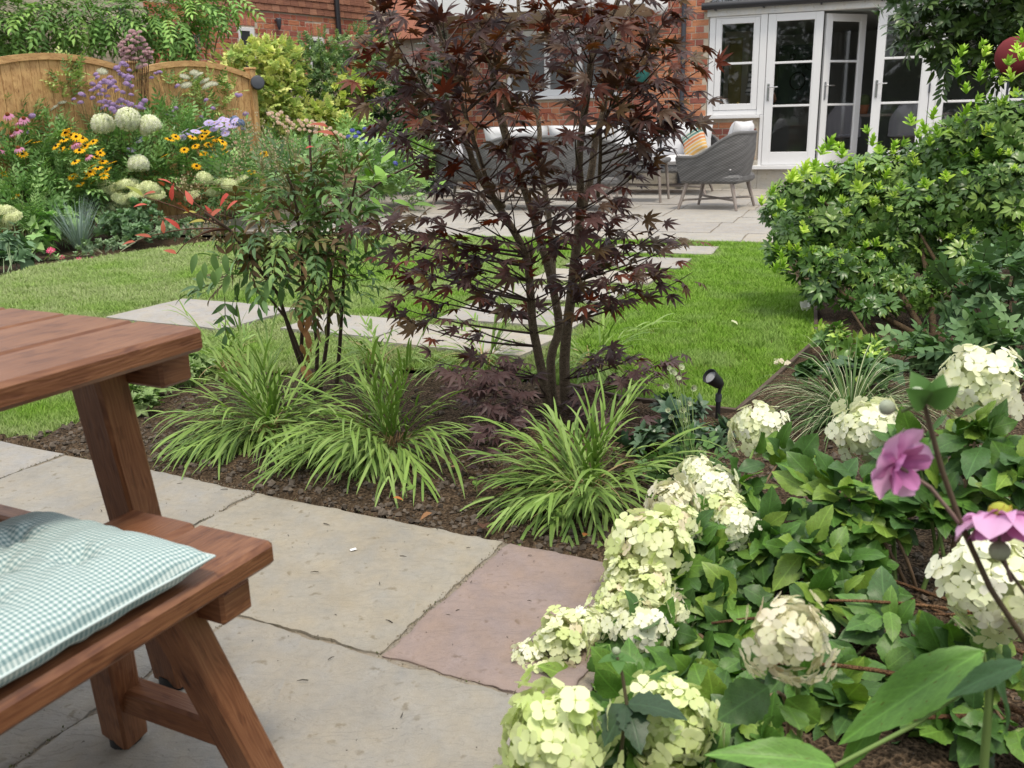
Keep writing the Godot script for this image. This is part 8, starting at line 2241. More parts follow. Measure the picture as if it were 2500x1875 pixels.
	shrub("climbing_rose", "young climbing rose with yellow-green leaves on the right fence panel", "climber", Vector3(-6.092, 0, -18.361), [[Vector3(-3.927, 1.521, -11.5), Vector3(0.155, 0.155, 0.155)], [Vector3(-3.715, 1.519, -11.6), Vector3(0.182, 0.156, 0.169)], [Vector3(-3.576, 1.547, -11.8), Vector3(0.159, 0.106, 0.132)], [Vector3(-3.439, 1.502, -12), Vector3(0.161, 0.064, 0.113)], [Vector3(-3.691, 1.306, -11.6), Vector3(0.156, 0.156, 0.156)], [Vector3(-3.503, 1.305, -11.8), Vector3(0.132, 0.159, 0.145)], [Vector3(-3.946, 1.583, -11.3), Vector3(0.101, 0.101, 0.101)], [Vector3(-3.393, 1.48, -12.1), Vector3(0.108, 0.054, 0.081)]], 150, [sp_lf], M.leaf, [Color(0.334, 0.450, 0.141), Color(0.444, 0.547, 0.186), Color(0.169, 0.272, 0.091)], 0.5, 0.8, Color(0.302, 0.276, 0.122), 0.004, 0.5, 0.2, 40)
	# black-eyed daisies
	var rud := daisy(12, Color(0.85, 0.42, 0.01), Color(0.90, 0.52, 0.02), 0.18, Color(0.03, 0.016, 0.008), 0.24, 0.28)
	flowers("rudbeckia", "left clump of golden black-eyed daisies before the white globes", Vector3(-4.464, 0, -9.856), [Vector3(-4.349, 1.075, -9.432), Vector3(-4.332, 1.015, -9.48), Vector3(-4.2, 0.999, -9.282), Vector3(-4.218, 0.981, -9.452), Vector3(-4.39, 0.916, -9.24), Vector3(-4.353, 0.971, -9.343), Vector3(-4.386, 0.894, -9.485), Vector3(-4.194, 0.906, -9.445), Vector3(-4.172, 0.868, -9.247), Vector3(-4.166, 0.946, -9.573), Vector3(-4.095, 0.797, -9.425), Vector3(-4.038, 0.861, -9.39), Vector3(-4.164, 0.768, -9.106), Vector3(-4.13, 0.713, -9.373), Vector3(-4.007, 0.701, -9.225), Vector3(-4.366, 0.615, -9.436), Vector3(-4.171, 0.617, -9.331), Vector3(-4.196, 0.555, -9.508), Vector3(-4.043, 0.617, -9.424), Vector3(-4.034, 0.673, -9.499), Vector3(-3.884, 0.747, -9.274), Vector3(-4.293, 0.538, -9.422), Vector3(-4.773, 0.958, -9.469), Vector3(-4.71, 0.956, -9.514), Vector3(-4.746, 0.849, -9.275), Vector3(-4.078, 0.749, -9.521), Vector3(-4.096, 0.834, -9.535), Vector3(-4.373, 1.036, -9.444), Vector3(-4.319, 0.933, -9.588), Vector3(-4.502, 0.878, -9.578), Vector3(-4.149, 0.658, -9.359), Vector3(-5.008, 0.658, -9.365), Vector3(-4.848, 0.448, -9.183)], rud, 0.052, 0.062, M.petal, Color(0.13, 0.2, 0.06), 0.55, 0.003, sp_lf, green, 3, "flower", "golden black-eyed daisies")
	flowers("rudbeckia", "right clump of golden black-eyed daisies beside the lilac asters", Vector3(-3.736, 0, -11.425), [Vector3(-3.255, 0.992, -10.335), Vector3(-3.32, 0.962, -10.375), Vector3(-3.471, 0.832, -10.191), Vector3(-3.375, 0.866, -10.277), Vector3(-3.235, 0.88, -10.288), Vector3(-3.147, 0.925, -10.292), Vector3(-3.016, 0.906, -10.069), Vector3(-3.065, 0.794, -10.312), Vector3(-3.182, 0.764, -10.232), Vector3(-3.293, 0.783, -10.266), Vector3(-3.686, 0.778, -10.168), Vector3(-3.378, 0.656, -10.249), Vector3(-3.008, 0.692, -10.31), Vector3(-3.116, 0.943, -10.255), Vector3(-3.58, 0.97, -10.288), Vector3(-3.551, 0.948, -10.011), Vector3(-3.325, 0.963, -10.064), Vector3(-3.223, 1.023, -10.176), Vector3(-3.191, 0.957, -10.26), Vector3(-3.019, 0.85, -10.088), Vector3(-3.166, 0.827, -10.274), Vector3(-2.825, 0.617, -10.252), Vector3(-2.72, 0.592, -10.017), Vector3(-2.615, 0.774, -10.189)], rud, 0.052, 0.062, M.petal, Color(0.13, 0.2, 0.06), 0.55, 0.003, sp_lf, green, 3, "flower", "golden black-eyed daisies")
	# verbena clouds
	var verb := dome(60, Color(0.38, 0.25, 0.50), Color(0.54, 0.41, 0.66), 0.6, 0.26)
	flowers("verbena", "tall wiry purple verbena in front of the fence post", Vector3(-4.85, 0, -11.684), [Vector3(-4.134, 1.598, -9.781), Vector3(-4.065, 1.47, -9.643), Vector3(-4.029, 1.534, -9.707), Vector3(-4.028, 1.508, -9.854), Vector3(-3.943, 1.47, -9.745), Vector3(-3.905, 1.651, -9.755), Vector3(-3.787, 1.568, -9.629), Vector3(-3.893, 1.586, -9.972), Vector3(-3.896, 1.702, -9.904), Vector3(-4.465, 1.338, -10.089), Vector3(-4.525, 1.372, -10.072), Vector3(-4.124, 1.325, -9.79), Vector3(-4.287, 1.309, -10.323), Vector3(-3.946, 1.258, -9.601), Vector3(-4.1, 1.327, -9.924), Vector3(-4.008, 1.234, -9.823), Vector3(-3.732, 1.335, -9.928), Vector3(-3.697, 1.27, -9.692), Vector3(-4.092, 1.649, -10.265), Vector3(-4.151, 1.512, -9.899), Vector3(-4.008, 1.284, -9.629), Vector3(-4.246, 1.275, -10.091), Vector3(-4.154, 1.438, -9.676), Vector3(-4.311, 1.379, -10.036), Vector3(-4.043, 1.308, -9.871), Vector3(-3.93, 1.554, -10.065), Vector3(-4.238, 1.594, -10.367), Vector3(-4.14, 1.338, -10.255), Vector3(-3.918, 1.327, -9.935), Vector3(-4.093, 1.287, -10.25), Vector3(-3.841, 1.308, -10.114), Vector3(-4.355, 1.409, -9.896), Vector3(-4.094, 1.563, -9.714), Vector3(-4.213, 1.524, -10.077), Vector3(-4.141, 1.534, -10.051), Vector3(-4.208, 1.556, -10.366), Vector3(-4.119, 1.709, -10.374), Vector3(-3.936, 1.697, -10.087), Vector3(-3.829, 1.636, -9.881), Vector3(-4.09, 1.622, -10.315), Vector3(-3.722, 1.55, -9.601), Vector3(-4.123, 1.453, -9.686), Vector3(-4.196, 1.45, -10.053), Vector3(-4.139, 1.483, -10.092), Vector3(-3.914, 1.433, -9.713), Vector3(-4.014, 1.431, -10.104), Vector3(-4.013, 1.412, -10.313), Vector3(-4.13, 1.347, -9.901), Vector3(-4.039, 1.281, -9.945), Vector3(-3.914, 1.34, -9.781), Vector3(-3.848, 1.299, -9.833), Vector3(-4.011, 1.287, -10.378), Vector3(-3.746, 1.258, -9.904), Vector3(-4.433, 1.532, -10.369), Vector3(-4.354, 1.42, -10.331), Vector3(-4.172, 1.393, -10.077), Vector3(-3.844, 1.498, -9.808), Vector3(-4.021, 1.498, -10.385)], verb, 0.022, 0.036, M.petal, Color(0.14, 0.16, 0.08), 0.5, 0.0025, thin, grey, 1, "flower", "purple verbena")
	flowers("verbena", "scattered purple verbena heads before the right fence panel", Vector3(-4.114, 0, -12.618), [Vector3(-3.926, 1.668, -10.998), Vector3(-3.723, 1.516, -10.949), Vector3(-3.039, 1.405, -10.891), Vector3(-3.522, 1.367, -11.291), Vector3(-2.991, 1.196, -10.995), Vector3(-3.786, 1.239, -10.872), Vector3(-3.818, 1.155, -10.986), Vector3(-2.979, 1.392, -10.773), Vector3(-3.676, 1.203, -11.073), Vector3(-3.494, 1.171, -10.966), Vector3(-2.999, 1.033, -10.876), Vector3(-3.878, 1.189, -11.169), Vector3(-3.98, 1.215, -11.196), Vector3(-3.915, 1.602, -10.708), Vector3(-3.977, 1.661, -11.02), Vector3(-3.738, 1.274, -10.864), Vector3(-3.441, 1.272, -11.261)], verb, 0.022, 0.032, M.petal, Color(0.14, 0.16, 0.08), 0.5, 0.0025, thin, grey, 1, "flower", "purple verbena")
	flowers("verbena", "small purple verbena heads at the far left edge", Vector3(-5.463, 0, -10.447), [Vector3(-4.95, 1.256, -9.913), Vector3(-4.805, 1.207, -9.698), Vector3(-5.119, 1.17, -9.707), Vector3(-4.868, 1.045, -9.662), Vector3(-5.218, 1.357, -9.996)], verb, 0.03, 0.04, M.petal, Color(0.14, 0.16, 0.08), 0.5, 0.0025, thin, grey, 1, "flower", "purple verbena")
	# tall pink plume
	var plume := dome(70, Color(0.52, 0.31, 0.35), Color(0.67, 0.46, 0.48), 0.65, 0.22)
	flowers("joe_pye_weed", "tall dusty pink plume flower rising above the fence", Vector3(-4.88, 0, -12.227), [Vector3(-4.162, 1.967, -10.659), Vector3(-4.111, 2.034, -10.722), Vector3(-4.031, 2.051, -10.695), Vector3(-3.982, 2.01, -10.729), Vector3(-3.943, 1.945, -10.721), Vector3(-4.184, 1.91, -10.749), Vector3(-4.066, 1.92, -10.624), Vector3(-4.026, 1.916, -10.752), Vector3(-3.944, 1.865, -10.66), Vector3(-4.198, 1.852, -10.707), Vector3(-4.068, 1.86, -10.667), Vector3(-3.982, 1.815, -10.659), Vector3(-3.938, 1.838, -10.706), Vector3(-4.151, 1.821, -10.693), Vector3(-4.011, 1.964, -10.672), Vector3(-3.925, 1.819, -10.749), Vector3(-4.041, 1.713, -10.718), Vector3(-3.929, 1.726, -10.607), Vector3(-4.186, 1.937, -10.65), Vector3(-4.126, 1.998, -10.691), Vector3(-4.096, 2.089, -10.783), Vector3(-4.043, 2.028, -10.778), Vector3(-3.955, 1.987, -10.709), Vector3(-3.874, 1.893, -10.603), Vector3(-4.221, 1.89, -10.756), Vector3(-4.133, 1.871, -10.686), Vector3(-4.067, 1.905, -10.715), Vector3(-3.987, 1.905, -10.742), Vector3(-3.932, 1.869, -10.726), Vector3(-4.178, 1.8, -10.696), Vector3(-4.151, 1.818, -10.782), Vector3(-4.058, 1.796, -10.677), Vector3(-3.971, 1.782, -10.678), Vector3(-3.913, 1.863, -10.77), Vector3(-4.041, 1.983, -10.639), Vector3(-3.97, 2.067, -10.659)], plume, 0.022, 0.040, M.petal, Color(0.14, 0.08, 0.07), 0.4, 0.004, lf, green, 2)
	# white globe hydrangeas
	var globe := dome(420, Color(0.72, 0.78, 0.48), Color(0.90, 0.92, 0.76), 0.95, 0.13)
	flowers("white_hydrangea", "three large creamy white globe flowers in the middle of the border", Vector3(-4.737, 0, -11.658), [Vector3(-4.114, 1.112, -9.733), Vector3(-3.819, 1.153, -9.657), Vector3(-3.641, 1.085, -9.734), Vector3(-3.8, 0.706, -9.719)], globe, 0.10, 0.128, M.petal, Color(0.15, 0.22, 0.07), 0.3, 0.006, wide, green, 8)
	# pale green stonecrop heads
	var sed := dome(120, Color(0.64, 0.71, 0.36), Color(0.82, 0.86, 0.54), 0.55, 0.14)
	var fleshy := leaf_t(0.07, 0.045, 3, 0.3, 0.1, 0.9)
	flowers("stonecrop", "pale lime stonecrop heads left of the red nandina leaves", Vector3(-4.144, 0, -9.611), [Vector3(-4.076, 0.482, -9.573), Vector3(-3.905, 0.515, -9.515), Vector3(-3.923, 0.502, -9.712), Vector3(-4.17, 0.379, -9.764), Vector3(-3.917, 0.381, -9.457), Vector3(-4.219, 0.219, -9.591), Vector3(-4.045, 0.275, -9.62), Vector3(-3.902, 0.265, -9.599), Vector3(-3.746, 0.449, -9.532), Vector3(-3.607, 0.479, -9.461), Vector3(-4.178, 0.272, -9.634), Vector3(-4.108, 0.431, -9.725), Vector3(-3.761, 0.404, -9.427), Vector3(-3.704, 0.398, -9.492), Vector3(-4.32, 0.161, -9.728), Vector3(-3.664, 0.379, -9.717), Vector3(-3.995, 0.307, -9.665)], sed, 0.075, 0.10, M.petal, Color(0.18, 0.26, 0.12), 0.45, 0.005, fleshy, [Color(0.17, 0.27, 0.13), Color(0.14, 0.23, 0.11)], 6)
	flowers("stonecrop", "pale lime stonecrop heads cut off by the left edge", Vector3(-4.022, 0, -7.276), [Vector3(-4.263, 0.415, -7.858), Vector3(-4.309, 0.337, -8.067), Vector3(-4.452, 0.282, -8.144), Vector3(-4.391, 0.359, -8.15), Vector3(-4.445, 0.351, -8.06)], sed, 0.07, 0.09, M.petal, Color(0.18, 0.26, 0.12), 0.45, 0.005, fleshy, [Color(0.17, 0.27, 0.13), Color(0.14, 0.23, 0.11)], 7)
	flowers("stonecrop", "pale lime stonecrop heads behind the nandina", Vector3(-3.38, 0, -10.017), [Vector3(-3.101, 0.56, -9.62), Vector3(-3.034, 0.497, -9.937), Vector3(-2.877, 0.48, -9.688), Vector3(-2.793, 0.517, -9.858), Vector3(-3.147, 0.39, -9.981), Vector3(-3.338, 0.359, -9.885)], sed, 0.07, 0.09, M.petal, Color(0.18, 0.26, 0.12), 0.45, 0.005, fleshy, [Color(0.17, 0.27, 0.13), Color(0.14, 0.23, 0.11)], 6)
	shrub("stonecrop_leaves", "fleshy grey-green stonecrop leaves below the lime heads", "plant", Vector3(-3.742, 0, -9.03), [[Vector3(-3.828, 0.163, -9.2), Vector3(0.185, 0.124, 0.155)], [Vector3(-3.579, 0.08, -9), Vector3(0.161, 0.101, 0.131)], [Vector3(-3.958, 0.106, -9.2), Vector3(0.124, 0.103, 0.113)], [Vector3(-3.651, 0.25, -9.3), Vector3(0.167, 0.125, 0.146)]], 130, [rosette(fleshy, 6, 1.0, 0.3, 2)], M.leaf, [Color(0.185, 0.301, 0.159), Color(0.227, 0.355, 0.188)], 0.8, 1.1, Color(0.211, 0.301, 0.146), 0.005, 0.6, 0.3)
	# echinacea, asters, globe thistle, roses, blue speckle
	var cone := daisy(13, Color(0.55, 0.20, 0.36), Color(0.62, 0.30, 0.46), 0.75, Color(0.20, 0.07, 0.02), 0.34, 0.42)
	flowers("echinacea", "pink coneflowers with brown centres at the left edge", Vector3(-5.039, 0, -9.608), [Vector3(-4.764, 1.215, -9.154), Vector3(-4.731, 1.07, -9.217), Vector3(-4.928, 1.029, -9.467), Vector3(-4.62, 1.178, -9.16), Vector3(-4.759, 1.143, -9.344), Vector3(-4.934, 0.896, -9.266), Vector3(-4.72, 0.906, -9.164), Vector3(-4.259, 0.918, -9.349), Vector3(-4.043, 0.815, -9.117), Vector3(-4.152, 0.932, -9.143)], cone, 0.05, 0.062, M.petal, Color(0.13, 0.18, 0.07), 0.3, 0.0035, lf, green, 3)
	var aster := daisy(20, Color(0.50, 0.40, 0.72), Color(0.62, 0.55, 0.80), 0.1, Color(0.55, 0.42, 0.10), 0.18, 0.1)
	flowers("aster", "lilac asters above the right black-eyed daisies", Vector3(-3.993, 0, -12.588), [Vector3(-3.193, 1.106, -10.452), Vector3(-3.033, 1.132, -10.329), Vector3(-2.934, 1.126, -10.323), Vector3(-3.233, 1.041, -10.53), Vector3(-3.14, 1.039, -10.597), Vector3(-3.593, 1.031, -10.651), Vector3(-3.378, 1.02, -10.354), Vector3(-3.04, 1.081, -10.473), Vector3(-3.138, 1.083, -10.426), Vector3(-3.502, 0.982, -10.54), Vector3(-3.366, 1.058, -10.496), Vector3(-3.642, 0.961, -10.675), Vector3(-3.088, 0.995, -10.45), Vector3(-4.094, 0.847, -10.322), Vector3(-4.182, 0.775, -10.579), Vector3(-4.008, 0.931, -10.36), Vector3(-4.215, 0.799, -10.553), Vector3(-3.272, 1.108, -10.502), Vector3(-3.027, 1.08, -10.664), Vector3(-3.139, 1.139, -10.522)], aster, 0.05, 0.065, M.petal, Color(0.13, 0.2, 0.07), 0.6, 0.003, thin, green, 3)
	var rose := rosette(leaf_t(0.6, 0.62, 3, 0.5, -0.5, 0.7, Color(0.84, 0.62, 0.53), Color(0.90, 0.78, 0.70)), 6, 0.9, 0.3, 3)
	var rose_up := MB.new()
	rose_up.add(rose, Transform3D(Basis(Vector3.RIGHT, -PI / 2), Vector3.ZERO))
	flowers("shrub_rose", "blush pink roses below the yellow variegated climber", Vector3(-3.305, 0, -14.489), [Vector3(-2.696, 1.18, -10.997), Vector3(-2.54, 1.157, -10.711), Vector3(-2.567, 1.055, -10.941), Vector3(-2.303, 1.068, -10.703), Vector3(-2.281, 1.034, -11.1), Vector3(-2.155, 1.014, -10.914), Vector3(-2.096, 0.762, -10.607), Vector3(-1.976, 0.721, -10.688), Vector3(-1.655, 0.701, -10.797), Vector3(-1.924, 0.92, -11.089), Vector3(-2.647, 1.159, -10.643), Vector3(-2.663, 1.116, -11.071), Vector3(-2.33, 0.994, -11.024), Vector3(-2.136, 1.082, -10.568), Vector3(-2.447, 1.042, -11.034), Vector3(-2.432, 1.089, -10.573), Vector3(-2.03, 1.057, -10.6), Vector3(-2.062, 0.966, -10.975), Vector3(-1.918, 0.944, -10.691), Vector3(-1.917, 0.89, -11.202), Vector3(-2.178, 0.774, -10.884), Vector3(-2.7, 0.667, -10.759), Vector3(-2.696, 0.675, -11.137), Vector3(-2.689, 0.654, -10.524), Vector3(-3.212, 0.898, -11.08), Vector3(-3.015, 0.874, -10.543), Vector3(-2.944, 0.879, -10.621), Vector3(-3.202, 0.8, -11.262), Vector3(-3.671, 0.77, -11.045), Vector3(-2.443, 0.978, -10.678), Vector3(-2.057, 0.992, -10.593), Vector3(-2.745, 1.141, -11.278), Vector3(-2.586, 1.182, -11.032), Vector3(-2.562, 1.137, -11.156), Vector3(-2.388, 1.066, -10.612), Vector3(-2.397, 1.096, -11), Vector3(-2.3, 1.032, -10.783), Vector3(-2.22, 1.084, -10.688), Vector3(-2.184, 1.038, -10.767), Vector3(-2.19, 1.06, -10.991), Vector3(-2.095, 1.027, -10.779), Vector3(-2.171, 0.957, -10.809), Vector3(-2.199, 0.973, -10.609), Vector3(-2.408, 0.994, -11.165), Vector3(-2.471, 1.007, -11.018), Vector3(-2.593, 1.022, -11.144), Vector3(-2.599, 1.069, -10.847), Vector3(-2.05, 0.996, -11.181), Vector3(-2.078, 0.921, -10.914)], rose_up, 0.06, 0.085, M.petal, Color(0.15, 0.2, 0.08), 0.8, 0.003, sp_lf, green, 3)
	var speck := dome(26, Color(0.14, 0.16, 0.55), Color(0.25, 0.28, 0.68), 0.8, 0.42)
	flowers("blue_salvia", "small deep blue flowers in front of the dark ivy", Vector3(-2.375, 0, -15.987), [Vector3(-1.887, 0.978, -11.656), Vector3(-1.811, 0.952, -11.644), Vector3(-1.748, 0.998, -11.744), Vector3(-1.645, 0.964, -11.537), Vector3(-1.545, 0.983, -11.358), Vector3(-1.798, 0.908, -11.32), Vector3(-1.732, 0.882, -11.421), Vector3(-1.594, 0.904, -11.324), Vector3(-1.512, 0.894, -11.834), Vector3(-1.931, 0.907, -11.589), Vector3(-1.582, 0.847, -11.756), Vector3(-1.34, 0.59, -11.3), Vector3(-1.271, 0.6, -11.582), Vector3(-1.381, 0.517, -11.834), Vector3(-1.723, 0.828, -11.672), Vector3(-1.407, 0.823, -11.557)], speck, 0.018, 0.03, M.petal, Color(0.13, 0.2, 0.08), 0.4, 0.0025, thin, green, 5)
	var ger := daisy(5, Color(0.45, 0.22, 0.62), Color(0.55, 0.35, 0.72), -0.1, Color(0.3, 0.3, 0.2), 0.12, 0.08)
	flowers("geranium", "purple cranesbill flowers low behind the nandina", Vector3(-2.057, 0, -13.375), [Vector3(-1.959, 0.493, -11.576), Vector3(-1.87, 0.456, -11.32), Vector3(-1.762, 0.669, -11.358), Vector3(-1.69, 0.643, -11.361), Vector3(-1.637, 0.646, -11.512), Vector3(-1.534, 0.706, -11.52), Vector3(-2.016, 0.505, -11.866), Vector3(-1.824, 0.477, -11.356), Vector3(-1.563, 0.443, -11.428), Vector3(-1.469, 0.391, -11.444), Vector3(-1.657, 0.4, -11.363), Vector3(-1.74, 0.47, -11.451), Vector3(-1.497, 0.685, -11.415), Vector3(-2.459, 0.578, -11.587), Vector3(-2.437, 0.64, -11.272)], ger, 0.032, 0.045, M.petal, Color(0.13, 0.2, 0.08), 0.6, 0.0025, lf, green, 5)
	# feathery cream grass, blue fescue, globe thistles, pink campion
	tussock("feather_grass", "pale feathery cream grass between daisies and roses", Vector3(-3.575, 0, -12.481), 260, 0.75, 0.006, Vector3(0.1, 0, 0.1), 0.9, [Color(0.45, 0.42, 0.28), Color(0.38, 0.36, 0.22)], Color(0.62, 0.58, 0.44), "", 0.45, Color(-1, 0, 0), 0.6)
	tussock("blue_fescue", "spiky blue-grey fescue tuft at the lawn edge", Vector3(-3.995, 0, -8.564), 240, 0.50, 0.007, Vector3(0, 0, 0.1), 0.35, [Color(0.22, 0.29, 0.27), Color(0.17, 0.23, 0.22), Color(0.27, 0.34, 0.32)], Color(0.34, 0.42, 0.40), "", 0.55, Color(-1, 0, 0), 0.5)
	var pk := daisy(8, Color(0.75, 0.06, 0.20), Color(0.80, 0.14, 0.28), 0.0, Color(0.7, 0.4, 0.45), 0.2, 0.1)
	flowers("campion", "bright pink low flowers where the border meets the lawn", Vector3(-3.807, 0, -7.683), [Vector3(-3.984, 0.074, -7.985), Vector3(-3.91, 0.073, -7.874), Vector3(-3.981, 0.037, -7.988), Vector3(-3.879, 0.014, -7.938), Vector3(-3.866, 0, -7.935), Vector3(-3.708, -0.012, -7.894), Vector3(-3.645, -0.021, -7.989), Vector3(-3.914, 0.076, -7.824)], pk, 0.022, 0.032, M.petal, Color(0.13, 0.2, 0.08), 0.7, 0.002, thin, green, 4)
	var gt := dome(90, Color(0.18, 0.24, 0.42), Color(0.30, 0.38, 0.58), 0.95, 0.2)
	flowers("globe_thistle", "steel-blue globe thistles at the left edge and by the fence end", Vector3(-5.647, 0, -13.662), [Vector3(-5.63, 1.187, -10.667), Vector3(-2.989, 1.127, -10.516), Vector3(-2.972, 1.092, -10.67), Vector3(-4.136, 0.927, -10.692), Vector3(-5.482, 0.64, -10.465), Vector3(-5.521, 0.698, -10.48)], gt, 0.045, 0.055, M.petal, Color(0.14, 0.18, 0.1), 0.2, 0.003, lf, grey, 2)
	var lace := dome(40, Color(0.55, 0.56, 0.42), Color(0.72, 0.72, 0.60), 0.25, 0.2)
	flowers("fennel_heads", "flat pale umbels fading among the border stems", Vector3(-5.002, 0, -10.352), [Vector3(-5.109, 1.331, -9.82), Vector3(-5.032, 1.361, -9.984), Vector3(-5.039, 1.302, -9.863), Vector3(-4.82, 1.421, -10.121), Vector3(-5.024, 1.386, -10.579), Vector3(-4.667, 1.347, -10.091), Vector3(-4.695, 1.182, -10.049), Vector3(-4.893, 1.262, -10.174), Vector3(-4.732, 1.285, -10.027), Vector3(-3.436, 1.586, -10.386), Vector3(-3.327, 1.625, -10.374), Vector3(-3.146, 1.571, -9.931), Vector3(-3.108, 1.521, -9.992), Vector3(-3.417, 1.5, -10.338), Vector3(-3.196, 1.516, -10.552), Vector3(-3.193, 1.486, -10.317), Vector3(-4.215, 1.645, -10.145)], lace, 0.045, 0.06, M.petal, Color(0.16, 0.18, 0.08), 0.4, 0.0025, thin, grey, 2)
	shrub("grey_catmint", "soft grey-green mound at the lawn edge right of the fescue", "plant", Vector3(-3.646, 0, -8.149), [[Vector3(-3.742, 0.037, -8.3), Vector3(0.149, 0.067, 0.108)], [Vector3(-3.641, 0.027, -8.5), Vector3(0.152, 0.069, 0.110)], [Vector3(-3.68, 0, -7.9), Vector3(0.106, 0.042, 0.074)], [Vector3(-3.236, 0.111, -9), Vector3(0.242, 0.121, 0.181)]], 150, [rosette(leaf_t(0.04, 0.022, 3, 0.2, 0.2, 0.8), 6, 1.0, 0.4, 2)], M.matt, grey, 0.8, 1.2, Color(0.251, 0.276, 0.173), 0.003, 0.5, 0.2)
	shrub("grey_catmint", "broad blue-green leaves low in the border at the left edge", "plant", Vector3(-3.838, 0, -7.047), [[Vector3(-4.241, 0.132, -7.8), Vector3(0.140, 0.140, 0.140)], [Vector3(-4.101, 0.039, -7.7), Vector3(0.103, 0.086, 0.095)], [Vector3(-4.206, 0.022, -7.6), Vector3(0.102, 0.085, 0.094)]], 60, [ro_wide], M.leaf, [Color(0.199, 0.315, 0.186), Color(0.143, 0.246, 0.130)], 0.7, 1.1, Color(0.210, 0.274, 0.146), 0.004, 0.5, 0.2, 20)
	shrub("leafy_clump", "dark leafy clump behind the blue fescue", "plant", Vector3(-4.53, 0, -9.34), [[Vector3(-4.418, 0.15, -8.9), Vector3(0.159, 0.159, 0.159)], [Vector3(-4.287, 0.055, -8.4), Vector3(0.113, 0.113, 0.113)], [Vector3(-4.392, 0.196, -9.2), Vector3(0.165, 0.124, 0.144)]], 70, [ro_wide], M.leaf, green, 0.8, 1.2, Color(0.210, 0.274, 0.146), 0.004, 0.5, 0.2, 20)

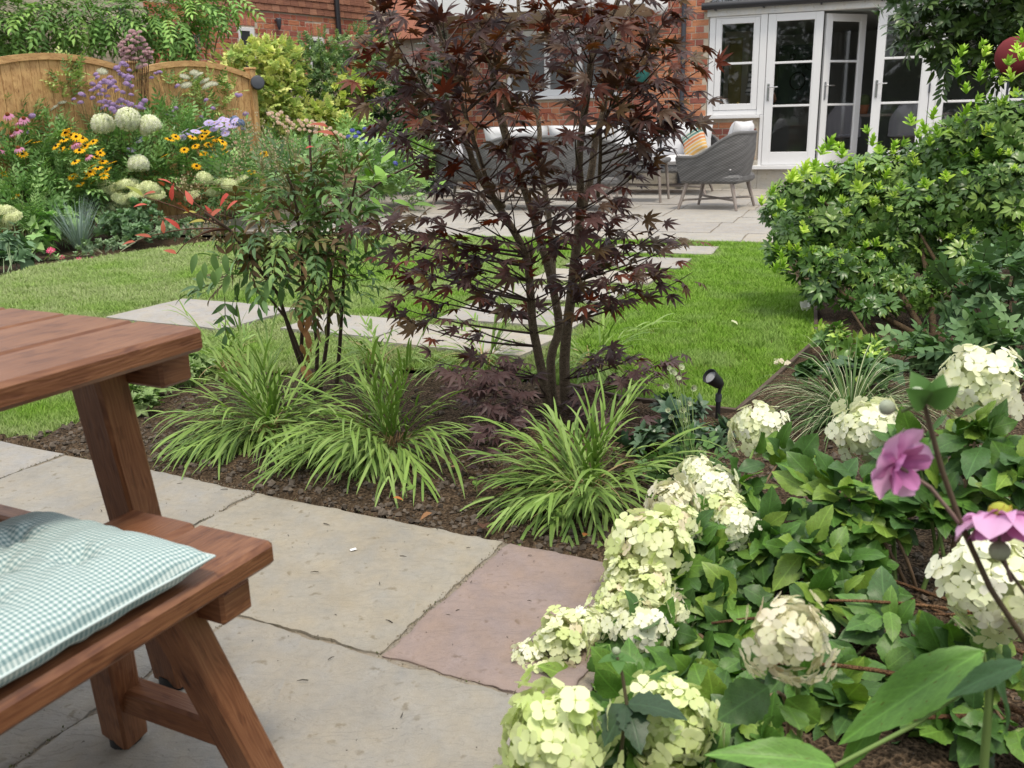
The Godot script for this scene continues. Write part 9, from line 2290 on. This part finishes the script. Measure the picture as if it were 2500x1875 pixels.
# ---------------------------------------------------------------- crumbs and leaves lying about
func make_litter() -> void:
	var b := MB.new()
	for i in 130:
		var p := tw(rf(-1.5, 0.1), 0.003, -rf(0.02, 1.1))
		var d := Vector3(rf(-1, 1), 0, rf(-1, 1)).normalized()
		var L := pow(rng.randf(), 4.0) * 0.022 + 0.0018
		tube(b, [p, p + d * L * 0.5 + Vector3(0, 0.001, 0), p + d * L + Vector3(rf(-0.002, 0.002), 0, rf(-0.002, 0.002))], [0.0007 + L * 0.02, 0.0007 + L * 0.025, 0.0005], 4, Color(0.035, 0.027, 0.02) * rf(0.6, 2.0))
	var o := part(self, "paving_crumbs", b.mesh(), M.stem)
	tag(o, "tiny dark twigs and crumbs scattered on the terrace slabs", "litter", "", "stuff")
	# moss and sifted earth along the joints and the bed edge
	var ms := MB.new()
	var lines := [[-2.6, 0.0, 0.13, 0.0], [-2.6, -0.583, 0.13, -0.583], [-0.288, 0.0, -0.288, -0.583], [-1.125, 0.0, -1.125, -0.583], [-0.675, -0.583, -0.675, -1.18], [-1.967, 0.0, -1.967, -0.583]]
	for i in 900:
		var l: Array = lines[rng.randi() % 6]
		var f := rng.randf()
		var p := tw(lerpf(l[0], l[2], f) + rng.randfn(0.0, 0.006), -0.001, lerpf(l[1], l[3], f) + rng.randfn(0.0, 0.006))
		var c := Color(0.30, 0.26, 0.20) if rng.randf() < 0.85 else Color(0.13, 0.15, 0.06)
		var r := rf(0.0006, 0.0019)
		tube(ms, [p - Vector3(0, r, 0), p + Vector3(rf(-r, r), r * rf(0.6, 1.4), rf(-r, r))], [r, r * 0.5], 4, c * rf(0.6, 1.4))
	tag(part(self, "joint_grit", ms.mesh(), M.clod), "grit and moss lying along the paving joints", "grit", "", "stuff")
	var scrap := thing("paper_scrap", "tiny white scrap of paper on the large tan slab", "paper", Vector3(-0.417, 0, -2.14) + Vector3(0, 0.003, 0), 0.4)
	part(scrap, "sheet", cbox(Vector3(0.016, 0.0008, 0.011), 0.0002), M.white, Transform3D(Basis(Vector3.BACK, 0.08), Vector3(0, 0.001, 0)))
	var lf := leaf_t(0.045, 0.024, 4, 0.4, 0.3, 0.75)
	var k := 0
	for q in [[Vector3(-0.23, 0, -2.339), 0.9, "brown fallen leaf on the soil by the paving edge, left one"], [Vector3(-0.086, 0, -2.231), 1.4, "long dark brown fallen leaf on the soil by the paving edge"], [Vector3(0.176, 0, -2.168), 0.8, "orange fallen leaflet on the soil beside the hydrangea"], [Vector3(-0.18, 0, -2.682), 0.8, "pale fallen leaf on dark soil behind the middle grass clump"], [Vector3(1.385, 0, -3.743), 0.9, "tan fallen leaf beside the lawn edging"], [Vector3(1.264, 0, -3.563), 0.8, "small tan fallen leaf on the soil near the striped sedge"], [Vector3(-0.351, 0, -2.451), 0.7, "curled brown leaf under the middle grass clump"]]:
		var t := thing("fallen_leaf", q[2], "leaf", q[0] + Vector3(0, 0.012, 0), rf(0, 6), "fallen leaves on the soil")
		var m := MB.new()
		m.add(lf, Transform3D(), [Color(0.30, 0.16, 0.08), Color(0.12, 0.065, 0.045), Color(0.45, 0.18, 0.06), Color(0.34, 0.20, 0.13)][k % 4])
		part(t, "blade", m.mesh(), M.matt, Transform3D(Basis().scaled(Vector3.ONE * q[1]), Vector3.ZERO))
		k += 1
	var gl := thing("fallen_leaf", "pale leaf scrap lying on the middle of the right-hand lawn", "leaf", Vector3(1.161, 0, -4.71) + Vector3(0, 0.012, 0), 0.7)
	var gm := MB.new()
	gm.add(lf, Transform3D(), Color(0.62, 0.64, 0.42))
	gm.add(lf, Transform3D(Basis(Vector3.UP, 1.2), Vector3.ZERO), Color(0.62, 0.64, 0.42))
	part(gl, "blade", gm.mesh(), M.matt)
	var gb := thing("fallen_flower_sprig", "bleached flower sprig dropped on the lawn near the edging", "flower", Vector3(1.175, 0, -3.83) + Vector3(0, 0.012, 0))
	var gs := MB.new()
	var pf := petal4(0.012, Color(0.62, 0.56, 0.42), Color(0.72, 0.66, 0.5))
	for i in 9:
		gs.add(pf, Transform3D(aim(rdir() + Vector3.UP * 1.5), Vector3(rf(-0.035, 0.035), rf(0, 0.015), rf(-0.05, 0.05))))
	part(gb, "florets", gs.mesh(), M.petal)

# trees at the back of the terrace, which the door glass mirrors
func make_surroundings() -> void:
	var lf := leaf_t(0.20, 0.11, 3, 0.2, 0.3, 0.7)
	var sp := sprig_pairs(lf, 3, 0.45, 0.9, Color(0.4, 0.35, 0.25), 1.0, 0.8)
	var k := 0
	for q in [[Vector3(-5.5, 0, 6.5), 2.6, "broad leafy tree behind the left end of the terrace"], [Vector3(1.0, 0, 9.0), 3.0, "tall leafy tree behind the terrace, mirrored in the door glass"], [Vector3(6.5, 0, 5.0), 2.4, "leafy tree at the right behind the planting bed"]]:
		var t := thing("garden_tree", q[2], "tree", q[0], 0.0, "trees behind the terrace")
		rod(t, "trunk", [Vector3.ZERO, Vector3(0.1, 1.6, 0), Vector3(-0.1, 3.4, 0.1)], [0.2, 0.16, 0.1], M.bark, 10, Color(0.18, 0.15, 0.12))
		var r: float = q[1]
		var places := []
		for p in blob_points([[q[0] + Vector3(0, 3.6, 0), Vector3(r, 1.7, r)], [q[0] + Vector3(0.6, 5.0, 0.3), Vector3(r * 0.7, 1.5, r * 0.7)], [q[0] + Vector3(-0.8, 2.6, -0.4), Vector3(r * 0.7, 1.1, r * 0.6)]], 620, 0.3):
			places.append(Transform3D(toward(p[1], Vector3(0, -0.2, 0), 0.3, 1.2, 2.0), p[0]))
		dress(t, "leaf_spray", [sp], M.leaf, places, [Color(0.09, 0.16, 0.05), Color(0.12, 0.2, 0.06), Color(0.07, 0.12, 0.04)], 0, "crown")
		k += 1
